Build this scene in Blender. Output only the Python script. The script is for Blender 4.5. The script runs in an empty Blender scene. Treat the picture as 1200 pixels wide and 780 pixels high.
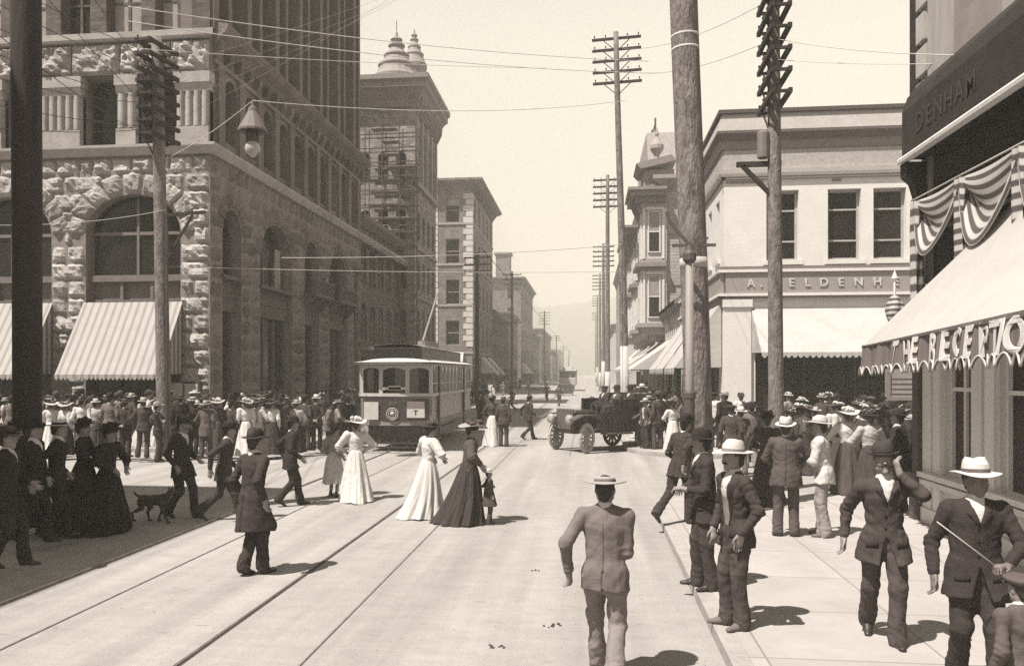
import bpy, math, random
import numpy as np
from mathutils import Vector, Matrix, Euler

SC = bpy.context.scene
COL = SC.collection
R = math.radians
rnd = random.Random(7)

# ---------------------------------------------------------------- camera model (calibration of the street)
TH = math.atan2(120.0, 1000.0)          # camera turned a little to the left of the street axis (+Y)
CT, ST = math.cos(TH), math.sin(TH)
CAM_H = 2.55

def G(px, py, z=0.0):
    """point of the ground plane z that the photograph shows at px, py"""
    d = 1000.0 * (CAM_H - z) / (py - 437.0)
    return D_(px, d)

def D_(px, d):
    xc = (px - 570.0) / 1000.0 * d
    return (xc * CT - d * ST, xc * ST + d * CT)

# ---------------------------------------------------------------- scene helpers
def tag(o, label=None, cat=None, group=None, kind=None):
    if label: o['label'] = label
    if cat: o['category'] = cat
    if group: o['group'] = group
    if kind: o['kind'] = kind
    return o

def empty(name, loc=(0, 0, 0), rz=0.0, label=None, cat=None, group=None, kind=None, parent=None):
    o = bpy.data.objects.new(name, None)
    COL.objects.link(o)
    o.location = loc
    o.rotation_euler = (0, 0, rz)
    o.empty_display_size = 0.2
    if parent: o.parent = parent
    return tag(o, label, cat, group, kind)

def link(name, me, parent=None, mat=None):
    o = bpy.data.objects.new(name, me)
    COL.objects.link(o)
    if parent is not None: o.parent = parent
    if mat is not None:
        if len(me.materials) == 0: me.materials.append(mat)
        if me.materials[0] != mat:
            o.material_slots[0].link = 'OBJECT'
            o.material_slots[0].material = mat
    return o

class MB:
    """collects faces into one mesh"""
    def __init__(self): self.v, self.f, self.m = [], [], []
    def add(self, vs, fs, mi=0):
        n = len(self.v)
        self.v += [tuple(p) for p in vs]
        self.f += [tuple(i + n for i in f) for f in fs]
        self.m += [mi] * len(fs)
        return self
    def box(self, x0, x1, y0, y1, z0, z1, mi=0):
        vs = [(x0, y0, z0), (x1, y0, z0), (x1, y1, z0), (x0, y1, z0), (x0, y0, z1), (x1, y0, z1), (x1, y1, z1), (x0, y1, z1)]
        return self.add(vs, [(3, 2, 1, 0), (4, 5, 6, 7), (0, 1, 5, 4), (1, 2, 6, 5), (2, 3, 7, 6), (3, 0, 4, 7)], mi)
    def bevbox(self, x0, x1, y0, y1, z0, z1, b=0.02, mi=0):
        # box with chamfered edges
        vs, idx = [], {}
        X, Y, Z = (x0, x1), (y0, y1), (z0, z1)
        for i in (0, 1):
            for j in (0, 1):
                for k in (0, 1):
                    s = [1 - 2 * i, 1 - 2 * j, 1 - 2 * k]
                    c = [X[i], Y[j], Z[k]]
                    for a in range(3):
                        p = [c[t] + s[t] * b * (0 if t == a else 1) for t in range(3)]
                        idx[(i, j, k, a)] = len(vs); vs.append(p)
        fs = []
        q = lambda *t: fs.append(tuple(idx[e] for e in t))
        for i in (0, 1):
            q((i, 0, 0, 0), (i, 1, 0, 0), (i, 1, 1, 0), (i, 0, 1, 0))
            q((0, i, 0, 1), (1, i, 0, 1), (1, i, 1, 1), (0, i, 1, 1))
            q((0, 0, i, 2), (1, 0, i, 2), (1, 1, i, 2), (0, 1, i, 2))
        for j in (0, 1):
            for k in (0, 1):
                q((0, j, k, 1), (1, j, k, 1), (1, j, k, 2), (0, j, k, 2))
                q((j, 0, k, 0), (j, 1, k, 0), (j, 1, k, 2), (j, 0, k, 2))
                q((j, k, 0, 0), (j, k, 1, 0), (j, k, 1, 1), (j, k, 0, 1))
                for i in (0, 1):
                    pass
        for i in (0, 1):
            for j in (0, 1):
                for k in (0, 1):
                    q((i, j, k, 0), (i, j, k, 1), (i, j, k, 2))
        return self.add(vs, fs, mi)
    def obox(self, c, u, v, w, mi=0):
        c, u, v, w = Vector(c), Vector(u), Vector(v), Vector(w)
        vs = [c + a * u + b * v + d * w for d in (-1, 1) for a, b in ((-1, -1), (1, -1), (1, 1), (-1, 1))]
        return self.add(vs, [(3, 2, 1, 0), (4, 5, 6, 7), (0, 1, 5, 4), (1, 2, 6, 5), (2, 3, 7, 6), (3, 0, 4, 7)], mi)
    def bar(self, a, b, w, h=None, mi=0):
        a, b = Vector(a), Vector(b)
        h = h or w
        d = (b - a); L = d.length; d.normalize()
        up = Vector((0, 0, 1)) if abs(d.z) < 0.95 else Vector((1, 0, 0))
        s = d.cross(up).normalized(); t = s.cross(d).normalized()
        return self.obox((a + b) / 2, d * (L / 2), s * (w / 2), t * (h / 2), mi)
    def tube(self, pts, r, n=8, caps=True, mi=0):
        pts = [Vector(p) for p in pts]
        rs = r if isinstance(r, (list, tuple)) else [r] * len(pts)
        vs, fs = [], []
        prev = None
        for i, p in enumerate(pts):
            d = (pts[min(i + 1, len(pts) - 1)] - pts[max(i - 1, 0)])
            if d.length < 1e-9: d = Vector((0, 0, 1))
            d.normalize()
            if prev is None:
                up = Vector((0, 0, 1)) if abs(d.z) < 0.9 else Vector((1, 0, 0))
                s = d.cross(up).normalized()
            else:
                s = (prev - d * prev.dot(d)).normalized()
            prev = s
            t = d.cross(s)
            for k in range(n):
                a = 2 * math.pi * k / n
                vs.append(p + (s * math.cos(a) + t * math.sin(a)) * rs[i])
        for i in range(len(pts) - 1):
            for k in range(n):
                k2 = (k + 1) % n
                fs.append((i * n + k, i * n + k2, (i + 1) * n + k2, (i + 1) * n + k))
        if caps:
            fs.append(tuple(range(n))[::-1]); fs.append(tuple((len(pts) - 1) * n + k for k in range(n)))
        return self.add(vs, fs, mi)
    def lathe(self, prof, n=16, c=(0, 0, 0), sx=1.0, sy=1.0, mi=0, fn=None):
        vs, fs = [], []
        for j, (r, z) in enumerate(prof):
            for k in range(n):
                a = 2 * math.pi * k / n
                rr = r if fn is None else fn(r, z, a)
                zz = z
                if isinstance(rr, tuple): rr, zz = rr
                vs.append((c[0] + rr * sx * math.cos(a), c[1] + rr * sy * math.sin(a), c[2] + zz))
        for j in range(len(prof) - 1):
            for k in range(n):
                k2 = (k + 1) % n
                fs.append((j * n + k, j * n + k2, (j + 1) * n + k2, (j + 1) * n + k))
        fs.append(tuple(range(n))[::-1])
        fs.append(tuple((len(prof) - 1) * n + k for k in range(n)))
        return self.add(vs, fs, mi)
    def prism(self, poly, e0, e1, axis='y', mi=0):
        # polygon of (a, b) extruded: axis y -> (a, e, b); x -> (e, a, b); z -> (a, b, e)
        mk = {'y': lambda a, b, e: (a, e, b), 'x': lambda a, b, e: (e, a, b), 'z': lambda a, b, e: (a, b, e)}[axis]
        n = len(poly)
        vs = [mk(a, b, e0) for a, b in poly] + [mk(a, b, e1) for a, b in poly]
        fs = [tuple(range(n))[::-1], tuple(range(n, 2 * n))]
        fs += [(i, (i + 1) % n, n + (i + 1) % n, n + i) for i in range(n)]
        return self.add(vs, fs, mi)
    def grid(self, fn, nu, nv, mi=0):
        vs = [fn(i / nu, j / nv) for j in range(nv + 1) for i in range(nu + 1)]
        fs = [(j * (nu + 1) + i, j * (nu + 1) + i + 1, (j + 1) * (nu + 1) + i + 1, (j + 1) * (nu + 1) + i) for j in range(nv) for i in range(nu)]
        return self.add(vs, fs, mi)
    def mesh(self, name, smooth=False, fix=True):
        me = bpy.data.meshes.new(name)
        me.from_pydata(self.v, [], self.f)
        if smooth: me.polygons.foreach_set('use_smooth', [True] * len(me.polygons))
        if any(self.m): me.polygons.foreach_set('material_index', self.m)
        if fix:
            import bmesh
            bm = bmesh.new(); bm.from_mesh(me)
            bmesh.ops.recalc_face_normals(bm, faces=bm.faces)
            bm.to_mesh(me); bm.free()
        me.update()
        return me
    def build(self, name, mat, parent=None, smooth=False, fix=True, angle=None):
        me = self.mesh(name, smooth, fix)
        for m in (mat if isinstance(mat, (list, tuple)) else [mat]): me.materials.append(m)
        o = bpy.data.objects.new(name, me)
        COL.objects.link(o)
        if parent is not None: o.parent = parent
        return o

# ---------------------------------------------------------------- materials: the photograph is a sepia print
def sep(v):
    """linear base colour of a grey of reflectance v, dark greys browner"""
    v = v * 0.71 if v > 0.2 else v * (0.83 - 0.6 * v)      # print contrast
    t = max(0.0, min(1.0, v / 0.4))
    return (v, v * (0.79 + 0.17 * t), v * (0.78 + 0.155 * t), 1.0)

MATS = {}
def mat(name, v, rough=0.85, var=0.12, vscale=6.0, bump=0.0, bscale=40.0, spec=0.3, metal=0.0, stain=0.0, sscale=1.2, coord='Object', stretch=None, sheen=0.0, island=0.0, folds=0.0):
    if name in MATS: return MATS[name]
    m = bpy.data.materials.new(name); MATS[name] = m
    m.use_nodes = True
    nt = m.node_tree; N = nt.nodes; L = nt.links
    b = N['Principled BSDF']
    b.inputs['Roughness'].default_value = rough
    b.inputs['Specular IOR Level'].default_value = spec
    b.inputs['Metallic'].default_value = metal
    if sheen: b.inputs['Sheen Weight'].default_value = sheen
    tc = N.new('ShaderNodeTexCoord')
    src = tc.outputs[coord]
    if stretch:
        mp = N.new('ShaderNodeMapping'); mp.inputs['Scale'].default_value = stretch
        L.new(src, mp.inputs['Vector']); src = mp.outputs['Vector']
    n1 = N.new('ShaderNodeTexNoise'); n1.inputs['Scale'].default_value = vscale; n1.inputs['Detail'].default_value = 5
    n1.inputs['Roughness'].default_value = 0.65
    L.new(src, n1.inputs['Vector'])
    rp = N.new('ShaderNodeValToRGB')
    rp.color_ramp.elements[0].position = 0.3; rp.color_ramp.elements[1].position = 0.7
    rp.color_ramp.elements[0].color = sep(max(0.004, v * (1 - var))); rp.color_ramp.elements[1].color = sep(min(0.9, v * (1 + var)))
    L.new(n1.outputs['Fac'], rp.inputs['Fac'])
    colr = rp.outputs['Color']
    if stain:
        n2 = N.new('ShaderNodeTexNoise'); n2.inputs['Scale'].default_value = sscale; n2.inputs['Detail'].default_value = 7
        n2.inputs['Roughness'].default_value = 0.7
        L.new(src, n2.inputs['Vector'])
        r2 = N.new('ShaderNodeMapRange'); r2.inputs['From Min'].default_value = 0.45; r2.inputs['From Max'].default_value = 0.72
        r2.inputs['To Max'].default_value = stain
        L.new(n2.outputs['Fac'], r2.inputs['Value'])
        mx = N.new('ShaderNodeMix'); mx.data_type = 'RGBA'
        L.new(r2.outputs['Result'], mx.inputs['Factor']); L.new(colr, mx.inputs['A'])
        mx.inputs['B'].default_value = sep(v * 0.45)
        colr = mx.outputs['Result']
    if island:          # every stone its own tone
        ge = N.new('ShaderNodeNewGeometry'); mr = N.new('ShaderNodeMapRange'); L.new(ge.outputs['Random Per Island'], mr.inputs['Value'])
        mr.inputs['To Min'].default_value = 1 - island; mr.inputs['To Max'].default_value = 1 + island * 0.5
        cc = N.new('ShaderNodeCombineColor'); mm = N.new('ShaderNodeMix'); mm.data_type = 'RGBA'; mm.blend_type = 'MULTIPLY'; mm.inputs['Factor'].default_value = 1
        for i in range(3): L.new(mr.outputs['Result'], cc.inputs[i])
        L.new(colr, mm.inputs['A']); L.new(cc.outputs[0], mm.inputs['B']); colr = mm.outputs['Result']
    L.new(colr, b.inputs['Base Color'])
    if bump:
        n3 = N.new('ShaderNodeTexNoise'); n3.inputs['Scale'].default_value = bscale; n3.inputs['Detail'].default_value = 4
        L.new(src, n3.inputs['Vector'])
        bp = N.new('ShaderNodeBump'); bp.inputs['Strength'].default_value = bump; bp.inputs['Distance'].default_value = 0.05
        L.new(n3.outputs['Fac'], bp.inputs['Height']); L.new(bp.outputs['Normal'], b.inputs['Normal'])
        if folds:       # broad creases under the weave
            n4 = N.new('ShaderNodeTexNoise'); n4.inputs['Scale'].default_value = 5.0; n4.inputs['Detail'].default_value = 2; n4.inputs['Distortion'].default_value = 0.9
            mp4 = N.new('ShaderNodeMapping'); mp4.inputs['Scale'].default_value = (1.0, 1.0, 0.6); L.new(tc.outputs['Object'], mp4.inputs[0]); L.new(mp4.outputs[0], n4.inputs['Vector'])
            b4 = N.new('ShaderNodeBump'); b4.inputs['Strength'].default_value = folds; b4.inputs['Distance'].default_value = 0.09
            L.new(n4.outputs['Fac'], b4.inputs['Height']); L.new(b4.outputs['Normal'], bp.inputs['Normal'])
    return m

def stripes(name, va, vb, freq, axis=0, duty=0.5, coord='Object', rough=0.9, soft=0.06, var=0.1):
    if name in MATS: return MATS[name]
    m = mat(name, 0.5, rough)
    nt = m.node_tree; N = nt.nodes; L = nt.links; b = N['Principled BSDF']
    for l in list(b.inputs['Base Color'].links): L.remove(l)
    tc = N.new('ShaderNodeTexCoord'); sx = N.new('ShaderNodeSeparateXYZ')
    L.new(tc.outputs[coord], sx.inputs[0])
    mu = N.new('ShaderNodeMath'); mu.operation = 'MULTIPLY'; mu.inputs[1].default_value = freq
    L.new(sx.outputs[axis], mu.inputs[0])
    fr = N.new('ShaderNodeMath'); fr.operation = 'FRACT'; L.new(mu.outputs[0], fr.inputs[0])
    rp = N.new('ShaderNodeValToRGB'); e = rp.color_ramp.elements
    e[0].position = 0.0; e[0].color = sep(va); e[1].position = duty - soft; e[1].color = sep(va)
    x = e.new(duty); x.color = sep(vb); y = e.new(1 - soft); y.color = sep(vb); z = e.new(1.0); z.color = sep(va)
    L.new(fr.outputs[0], rp.inputs['Fac'])
    nn = N.new('ShaderNodeTexNoise'); nn.inputs['Scale'].default_value = 3.0; nn.inputs['Detail'].default_value = 5
    L.new(tc.outputs['Object'], nn.inputs['Vector'])
    mr = N.new('ShaderNodeMapRange'); mr.inputs['To Min'].default_value = 1 - var * 1.6; mr.inputs['To Max'].default_value = 1 + var * 0.6
    L.new(nn.outputs['Fac'], mr.inputs['Value'])
    mm = N.new('ShaderNodeMix'); mm.data_type = 'RGBA'; mm.blend_type = 'MULTIPLY'; mm.inputs['Factor'].default_value = 1
    cc = N.new('ShaderNodeCombineColor')
    for i in range(3): L.new(mr.outputs['Result'], cc.inputs[i])
    L.new(rp.outputs['Color'], mm.inputs['A']); L.new(cc.outputs[0], mm.inputs['B'])
    L.new(mm.outputs['Result'], b.inputs['Base Color'])
    return m

def bricks(name, va, vb, scale, bw=0.5, bh=0.25, mortar=0.02, swap='xz', bump=0.6, var=0.3, rough=0.9):
    """coursed masonry in object space; swap: which axes carry the courses"""
    if name in MATS: return MATS[name]
    m = mat(name, va, rough)
    nt = m.node_tree; N = nt.nodes; L = nt.links; b = N['Principled BSDF']
    for l in list(b.inputs['Base Color'].links): L.remove(l)
    tc = N.new('ShaderNodeTexCoord'); sx = N.new('ShaderNodeSeparateXYZ'); cx = N.new('ShaderNodeCombineXYZ')
    L.new(tc.outputs['Object'], sx.inputs[0])
    ad = N.new('ShaderNodeMath'); ad.operation = 'ADD'
    L.new(sx.outputs[0], ad.inputs[0]); L.new(sx.outputs[1], ad.inputs[1])
    L.new(ad.outputs[0], cx.inputs[0]); L.new(sx.outputs[2], cx.inputs[1])
    bt = N.new('ShaderNodeTexBrick'); bt.inputs['Scale'].default_value = scale
    bt.inputs['Brick Width'].default_value = bw; bt.inputs['Row Height'].default_value = bh; bt.inputs['Mortar Size'].default_value = mortar
    bt.inputs['Mortar Smooth'].default_value = 0.3
    bt.inputs['Color1'].default_value = sep(va * (1 - var)); bt.inputs['Color2'].default_value = sep(va * (1 + var)); bt.inputs['Mortar'].default_value = sep(vb)
    L.new(cx.outputs[0], bt.inputs['Vector'])
    nn = N.new('ShaderNodeTexNoise'); nn.inputs['Scale'].default_value = 1.3; nn.inputs['Detail'].default_value = 8; nn.inputs['Roughness'].default_value = 0.7
    L.new(tc.outputs['Object'], nn.inputs['Vector'])
    mr = N.new('ShaderNodeMapRange'); mr.inputs['From Min'].default_value = 0.3; mr.inputs['From Max'].default_value = 0.7
    mr.inputs['To Min'].default_value = 0.62; mr.inputs['To Max'].default_value = 1.2
    L.new(nn.outputs['Fac'], mr.inputs['Value'])
    cc = N.new('ShaderNodeCombineColor')
    for i in range(3): L.new(mr.outputs['Result'], cc.inputs[i])
    mm = N.new('ShaderNodeMix'); mm.data_type = 'RGBA'; mm.blend_type = 'MULTIPLY'; mm.inputs['Factor'].default_value = 1
    L.new(bt.outputs['Color'], mm.inputs['A']); L.new(cc.outputs[0], mm.inputs['B'])
    L.new(mm.outputs['Result'], b.inputs['Base Color'])
    if bump:
        n3 = N.new('ShaderNodeTexNoise'); n3.inputs['Scale'].default_value = 9; n3.inputs['Detail'].default_value = 5
        L.new(tc.outputs['Object'], n3.inputs['Vector'])
        sb = N.new('ShaderNodeMath'); sb.operation = 'SUBTRACT'
        L.new(n3.outputs['Fac'], sb.inputs[0]); L.new(bt.outputs['Fac'], sb.inputs[1])
        bp = N.new('ShaderNodeBump'); bp.inputs['Strength'].default_value = bump; bp.inputs['Distance'].default_value = 0.08
        L.new(sb.outputs[0], bp.inputs['Height']); L.new(bp.outputs['Normal'], b.inputs['Normal'])
    return m

def translucent(m, f):
    """thin cloth that lets some of the light through"""
    nt = m.node_tree; b = nt.nodes['Principled BSDF']; out = [n for n in nt.nodes if n.type == 'OUTPUT_MATERIAL'][0]
    t = nt.nodes.new('ShaderNodeBsdfTranslucent'); x = nt.nodes.new('ShaderNodeMixShader'); x.inputs[0].default_value = f
    if b.inputs['Base Color'].links: nt.links.new(b.inputs['Base Color'].links[0].from_socket, t.inputs['Color'])
    nt.links.new(b.outputs[0], x.inputs[1]); nt.links.new(t.outputs[0], x.inputs[2]); nt.links.new(x.outputs[0], out.inputs['Surface'])
    return m

def glass(name, v=0.02, rough=0.08):
    if name in MATS: return MATS[name]
    m = mat(name, v, rough + 0.08, var=0.5, vscale=0.8, spec=0.16)
    return m

TEXTS = {}
def text_mesh(s, size, depth=0.012, bold=0.0):
    k = (s, size, depth, bold)
    if k in TEXTS: return TEXTS[k]
    cu = bpy.data.curves.new('lettering', 'FONT'); cu.body = s; cu.size = size; cu.extrude = depth; cu.align_x = 'CENTER'; cu.offset = bold
    ob = bpy.data.objects.new('lettering', cu); COL.objects.link(ob)
    dg = bpy.context.evaluated_depsgraph_get(); dg.update()
    me = bpy.data.meshes.new_from_object(ob.evaluated_get(dg))
    bpy.data.objects.remove(ob); bpy.data.curves.remove(cu)
    TEXTS[k] = me
    return me
# ---------------------------------------------------------------- camera, light, air
cam = bpy.data.cameras.new('camera'); co = bpy.data.objects.new('camera', cam); COL.objects.link(co)
co.location = (0, 0, CAM_H); co.rotation_euler = (R(90), 0, TH)
cam.sensor_width = 36.0; cam.lens = 30.0
cam.shift_x = 30 / 1200.0; cam.shift_y = 47 / 1200.0
cam.clip_start = 0.05; cam.clip_end = 6000
SC.camera = co

SUN_EL = R(61.0)
SUN_DIR = Vector((0.722, 0.692, 0.0)) * math.cos(SUN_EL) + Vector((0, 0, -math.sin(SUN_EL)))    # the way the light travels
sl = bpy.data.lights.new('sun', 'SUN'); so = bpy.data.objects.new('sun', sl); COL.objects.link(so)
sl.energy = 5.0; sl.angle = R(0.53); sl.color = (1.0, 0.945, 0.85)
so.rotation_euler = SUN_DIR.to_track_quat('-Z', 'Y').to_euler()
so.location = (-30, -20, 60)

wd = bpy.data.worlds.new('World'); SC.world = wd; wd.use_nodes = True
nt = wd.node_tree; N = nt.nodes; L = nt.links
bg = N['Background']
sky = N.new('ShaderNodeTexSky'); sky.sky_type = 'NISHITA'; sky.sun_disc = False
sky.sun_elevation = SUN_EL
# nishita: rotation 0 = sun towards +Y, turning clockwise seen from above
sky.sun_rotation = math.atan2(-SUN_DIR.x, -SUN_DIR.y)
sky.dust_density = 6.0; sky.air_density = 1.0; sky.altitude = 50
bw = N.new('ShaderNodeRGBToBW'); L.new(sky.outputs[0], bw.inputs[0])
pale = N.new('ShaderNodeMix'); pale.data_type = 'FLOAT'; pale.inputs['Factor'].default_value = 0.8
L.new(bw.outputs[0], pale.inputs['A']); pale.inputs['B'].default_value = 8.5
tint = N.new('ShaderNodeMix'); tint.data_type = 'RGBA'; tint.blend_type = 'MULTIPLY'; tint.inputs['Factor'].default_value = 1
geo = N.new('ShaderNodeTexCoord'); sxz = N.new('ShaderNodeSeparateXYZ'); L.new(geo.outputs['Generated'], sxz.inputs[0])
zen = N.new('ShaderNodeMapRange'); zen.inputs['From Min'].default_value = 0.35; zen.inputs['From Max'].default_value = 0.95
zen.inputs['To Min'].default_value = 1.0; zen.inputs['To Max'].default_value = 0.17; L.new(sxz.outputs[2], zen.inputs['Value'])   # a dusty sky: bright low down, deeper overhead
zm = N.new('ShaderNodeMath'); zm.operation = 'MULTIPLY'; L.new(pale.outputs['Result'], zm.inputs[0]); L.new(zen.outputs['Result'], zm.inputs[1])
L.new(zm.outputs[0], tint.inputs['A']); tint.inputs['B'].default_value = (1.0, 0.938, 0.81, 1)
L.new(tint.outputs['Result'], bg.inputs['Color'])
bg.inputs['Strength'].default_value = 0.0645

vs = SC.view_settings
SC.display_settings.display_device = 'sRGB'
vs.view_transform = 'Standard'; vs.look = 'None'; vs.gamma = 1.0; vs.use_curve_mapping = False
vs.exposure = 1.19
cy = SC.cycles
SC.render.engine = 'CYCLES'
cy.max_bounces = 6; cy.diffuse_bounces = 3; cy.glossy_bounces = 2; cy.transmission_bounces = 3; cy.transparent_max_bounces = 8
cy.volume_bounces = 0; cy.use_denoising = False; cy.caustics_reflective = False; cy.caustics_refractive = False
cy.sample_clamp_indirect = 4.0

# ---------------------------------------------------------------- ground
def ground_mat():
    m = mat('road_dust', 0.45, 0.95, var=0.05, vscale=0.5)
    nt = m.node_tree; N = nt.nodes; L = nt.links; b = N['Principled BSDF']
    for l in list(b.inputs['Base Color'].links): L.remove(l)
    tc = N.new('ShaderNodeTexCoord')
    def noise(scale, det, ro, st=None):
        n = N.new('ShaderNodeTexNoise'); n.inputs['Scale'].default_value = scale; n.inputs['Detail'].default_value = det; n.inputs['Roughness'].default_value = ro
        if st:
            mp = N.new('ShaderNodeMapping'); mp.inputs['Scale'].default_value = st
            L.new(tc.outputs['Object'], mp.inputs[0]); L.new(mp.outputs[0], n.inputs['Vector'])
        else: L.new(tc.outputs['Object'], n.inputs['Vector'])
        return n.outputs['Fac']
    def rng(x, a, b_, c, d):
        r = N.new('ShaderNodeMapRange'); L.new(x, r.inputs['Value'])
        for k, v in zip(('From Min', 'From Max', 'To Min', 'To Max'), (a, b_, c, d)): r.inputs[k].default_value = v
        return r.outputs['Result']
    def mul(x, y):
        r = N.new('ShaderNodeMath'); r.operation = 'MULTIPLY'; L.new(x, r.inputs[0]); L.new(y, r.inputs[1]); return r.outputs[0]
    f = rng(noise(0.28, 8, 0.65, (1.6, 0.5, 1)), 0.3, 0.7, 0.86, 1.1)          # worn, wheel-drawn patches along the street
    f = mul(f, rng(noise(2.2, 8, 0.75, (0.8, 1.7, 1)), 0.3, 0.72, 1.09, 0.86))
    f = mul(f, rng(noise(60, 3, 0.8), 0.25, 0.75, 0.86, 1.12))                  # grit
    f = mul(f, rng(noise(5.5, 4, 0.6, (0.5, 2.2, 1)), 0.64, 0.74, 1.0, 0.66))   # streaks of dirt across
    f = mul(f, rng(noise(1.6, 5, 0.6, (1.0, 0.035, 1)), 0.36, 0.66, 0.84, 1.1))    # cart wheel tracks drawn along the street
    f = mul(f, rng(noise(0.9, 6, 0.7), 0.62, 0.76, 1.0, 0.72))                   # damp and dung stains
    f = mul(f, rng(noise(17, 3, 0.6), 0.66, 0.76, 1.0, 0.55))                   # specks
    mx = N.new('ShaderNodeMix'); mx.data_type = 'RGBA'; L.new(rng(f, 0.3, 1.3, 0, 1), mx.inputs['Factor'])
    mx.inputs['A'].default_value = sep(0.13); mx.inputs['B'].default_value = sep(0.56)
    L.new(mx.outputs['Result'], b.inputs['Base Color'])
    bp = N.new('ShaderNodeBump'); bp.inputs['Strength'].default_value = 0.5; bp.inputs['Distance'].default_value = 0.03
    L.new(noise(22, 6, 0.7), bp.inputs['Height']); L.new(bp.outputs['Normal'], b.inputs['Normal'])
    return m

gb = MB(); gb.add([(-1400, -60, 0), (1400, -60, 0), (1400, 1450, 0), (-1400, 1450, 0)], [(0, 1, 2, 3)])
tag(gb.build('road', ground_mat()), kind='structure')

def block_poly(x0, x1, y0, y1, rc, inset=0.0):
    """rounded corners, counter-clockwise; rc = radius"""
    x0 += inset; x1 -= inset; y0 += inset; y1 -= inset; r = max(0.05, rc - inset)
    pts = []
    for cx, cy_, a0 in ((x1 - r, y0 + r, -90), (x1 - r, y1 - r, 0), (x0 + r, y1 - r, 90), (x0 + r, y0 + r, 180)):
        for k in range(7):
            a = R(a0 + 15 * k); pts.append((cx + r * math.cos(a), cy_ + r * math.sin(a)))
    return pts

PAVE = 0.13
def slab_mat():
    m = bricks('pavement_concrete', 0.47, 0.30, 1.0, bw=1.5, bh=1.5, mortar=0.012, bump=0.0, var=0.05)
    nt = m.node_tree; N = nt.nodes; L = nt.links
    cx = [n for n in N if n.type == 'COMBXYZ'][0]; sx = [n for n in N if n.type == 'SEPXYZ'][0]
    for i, ax in ((0, 0), (1, 1)):
        for l in list(cx.inputs[i].links): L.remove(l)
        L.new(sx.outputs[ax], cx.inputs[i])
    for n in N:
        if n.type == 'MAP_RANGE': n.inputs['To Min'].default_value = 0.86; n.inputs['To Max'].default_value = 1.08
        if n.type == 'TEX_BRICK': n.offset = 0.0
    return m
KX0, KX1 = -9.7, 1.19                    # the kerbs of the street
BLOCKS = [(-60, KX0, -40, 18.0), (KX1, 60, -40, 18.0), (-60, KX0, 26.0, 88.0), (KX1, 60, 26.0, 88.0)]
y = 97.0
while y < 900:
    for a, b in ((-60, KX0), (KX1, 60)): BLOCKS.append((a, b, y, y + 62))
    y += 72
for (x0, x1, y0, y1) in BLOCKS:
    k = MB(); k.prism(block_poly(x0, x1, y0, y1, 2.4), -0.05, PAVE - 0.006, 'z')
    tag(k.build('kerb', mat('kerb_stone', 0.45, 0.8, var=0.12, vscale=5, bump=0.3, bscale=25, stain=0.4)), kind='structure')
    k = MB(); k.prism(block_poly(x0, x1, y0, y1, 2.4, 0.17), 0.02, PAVE, 'z')
    tag(k.build('pavement', slab_mat()), kind='structure')

# the two narrow gauge tracks sunk in the road
RAILS = (-6.42, -5.38, -3.57, -2.50)
for i, x in enumerate(RAILS):
    k = MB()
    k.box(x - (0.02 if i in (0, 2) else 0.014), x + (0.014 if i in (0, 2) else 0.006), -10, 900, -0.02, 0.012 if i else 0.03)
    if i in (0, 2): k.box(x + 0.03, x + 0.036, -10, 900, -0.02, 0.006)
    tag(k.build('tram_rail', mat('rail_steel_worn' if i != 2 else 'rail_steel', 0.3 if i != 2 else 0.14, 0.5, spec=0.4, var=0.3)), kind='structure')
    if i in (1, 3): continue
    g = MB(); g.box(x + 0.014, x + (0.028 if i == 2 else 0.02), -10, 900, -0.03, 0.004)
    tag(g.build('rail_groove', mat('groove_dirt', 0.05, 0.95)), kind='structure')

# grit and pebbles scattered on the near road
gr = MB(); rg = random.Random(44)
for i in range(520):
    d = 4.5 + 14 * rg.random() ** 1.5; px = rg.uniform(60, 860); x, y = D_(px, d); r = rg.uniform(0.003, 0.009)
    if x > KX0 and x < KX1 - 0.05: gr.lathe([(r * 0.7, -0.002), (r, r * 0.3), (r * 0.4, r * 0.8)], 5, (x, y, 0), 1, rg.uniform(0.6, 1.4))
tag(gr.build('road_grit', mat('grit', 0.26, 0.95, var=0.5, vscale=3)), kind='stuff')

# far hills closing the view
def hill_fn(u, v):
    x = -900 + 1800 * u; y_ = 850 + 550 * v
    p = math.sin(min(1, v * 1.25) * math.pi / 2)
    h = 78 + 26 * math.sin(x * 0.0042 + 2.3) + 13 * math.sin(x * 0.013 + 1) + 5 * math.sin(x * 0.041) + 4 * math.sin(x * 0.09 + y_ * 0.05)
    return (x, y_, -1.5 + p * h)
hb = MB(); hb.grid(hill_fn, 90, 24)
tag(hb.build('hills', mat('hill_woods', 0.10, 0.95, var=0.5, vscale=0.05, coord='Object'), smooth=True), kind='structure')

hz = MB(); hz.box(-1500, 1500, -80, 1500, -1.2, 135)
ho = hz.build('haze', None) if False else None
me = hz.mesh('haze'); hm = bpy.data.materials.new('haze_air'); hm.use_nodes = True
for n in list(hm.node_tree.nodes):
    if n.type == 'BSDF_PRINCIPLED': hm.node_tree.nodes.remove(n)
pv = hm.node_tree.nodes.new('ShaderNodeVolumePrincipled')
pv.inputs['Color'].default_value = (1.0, 0.96, 0.88, 1); pv.inputs['Density'].default_value = 0.0019; pv.inputs['Anisotropy'].default_value = -0.3
hm.node_tree.links.new(pv.outputs[0], [n for n in hm.node_tree.nodes if n.type == 'OUTPUT_MATERIAL'][0].inputs['Volume'])
me.materials.append(hm)
tag(link('haze', me), 'thin pale haze filling the air of the street', 'haze', kind='stuff')
# ---------------------------------------------------------------- building kit
def wloc(o):
    p = Vector((0, 0, 0))
    while o is not None:
        p += o.location; o = o.parent
    return p

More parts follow.
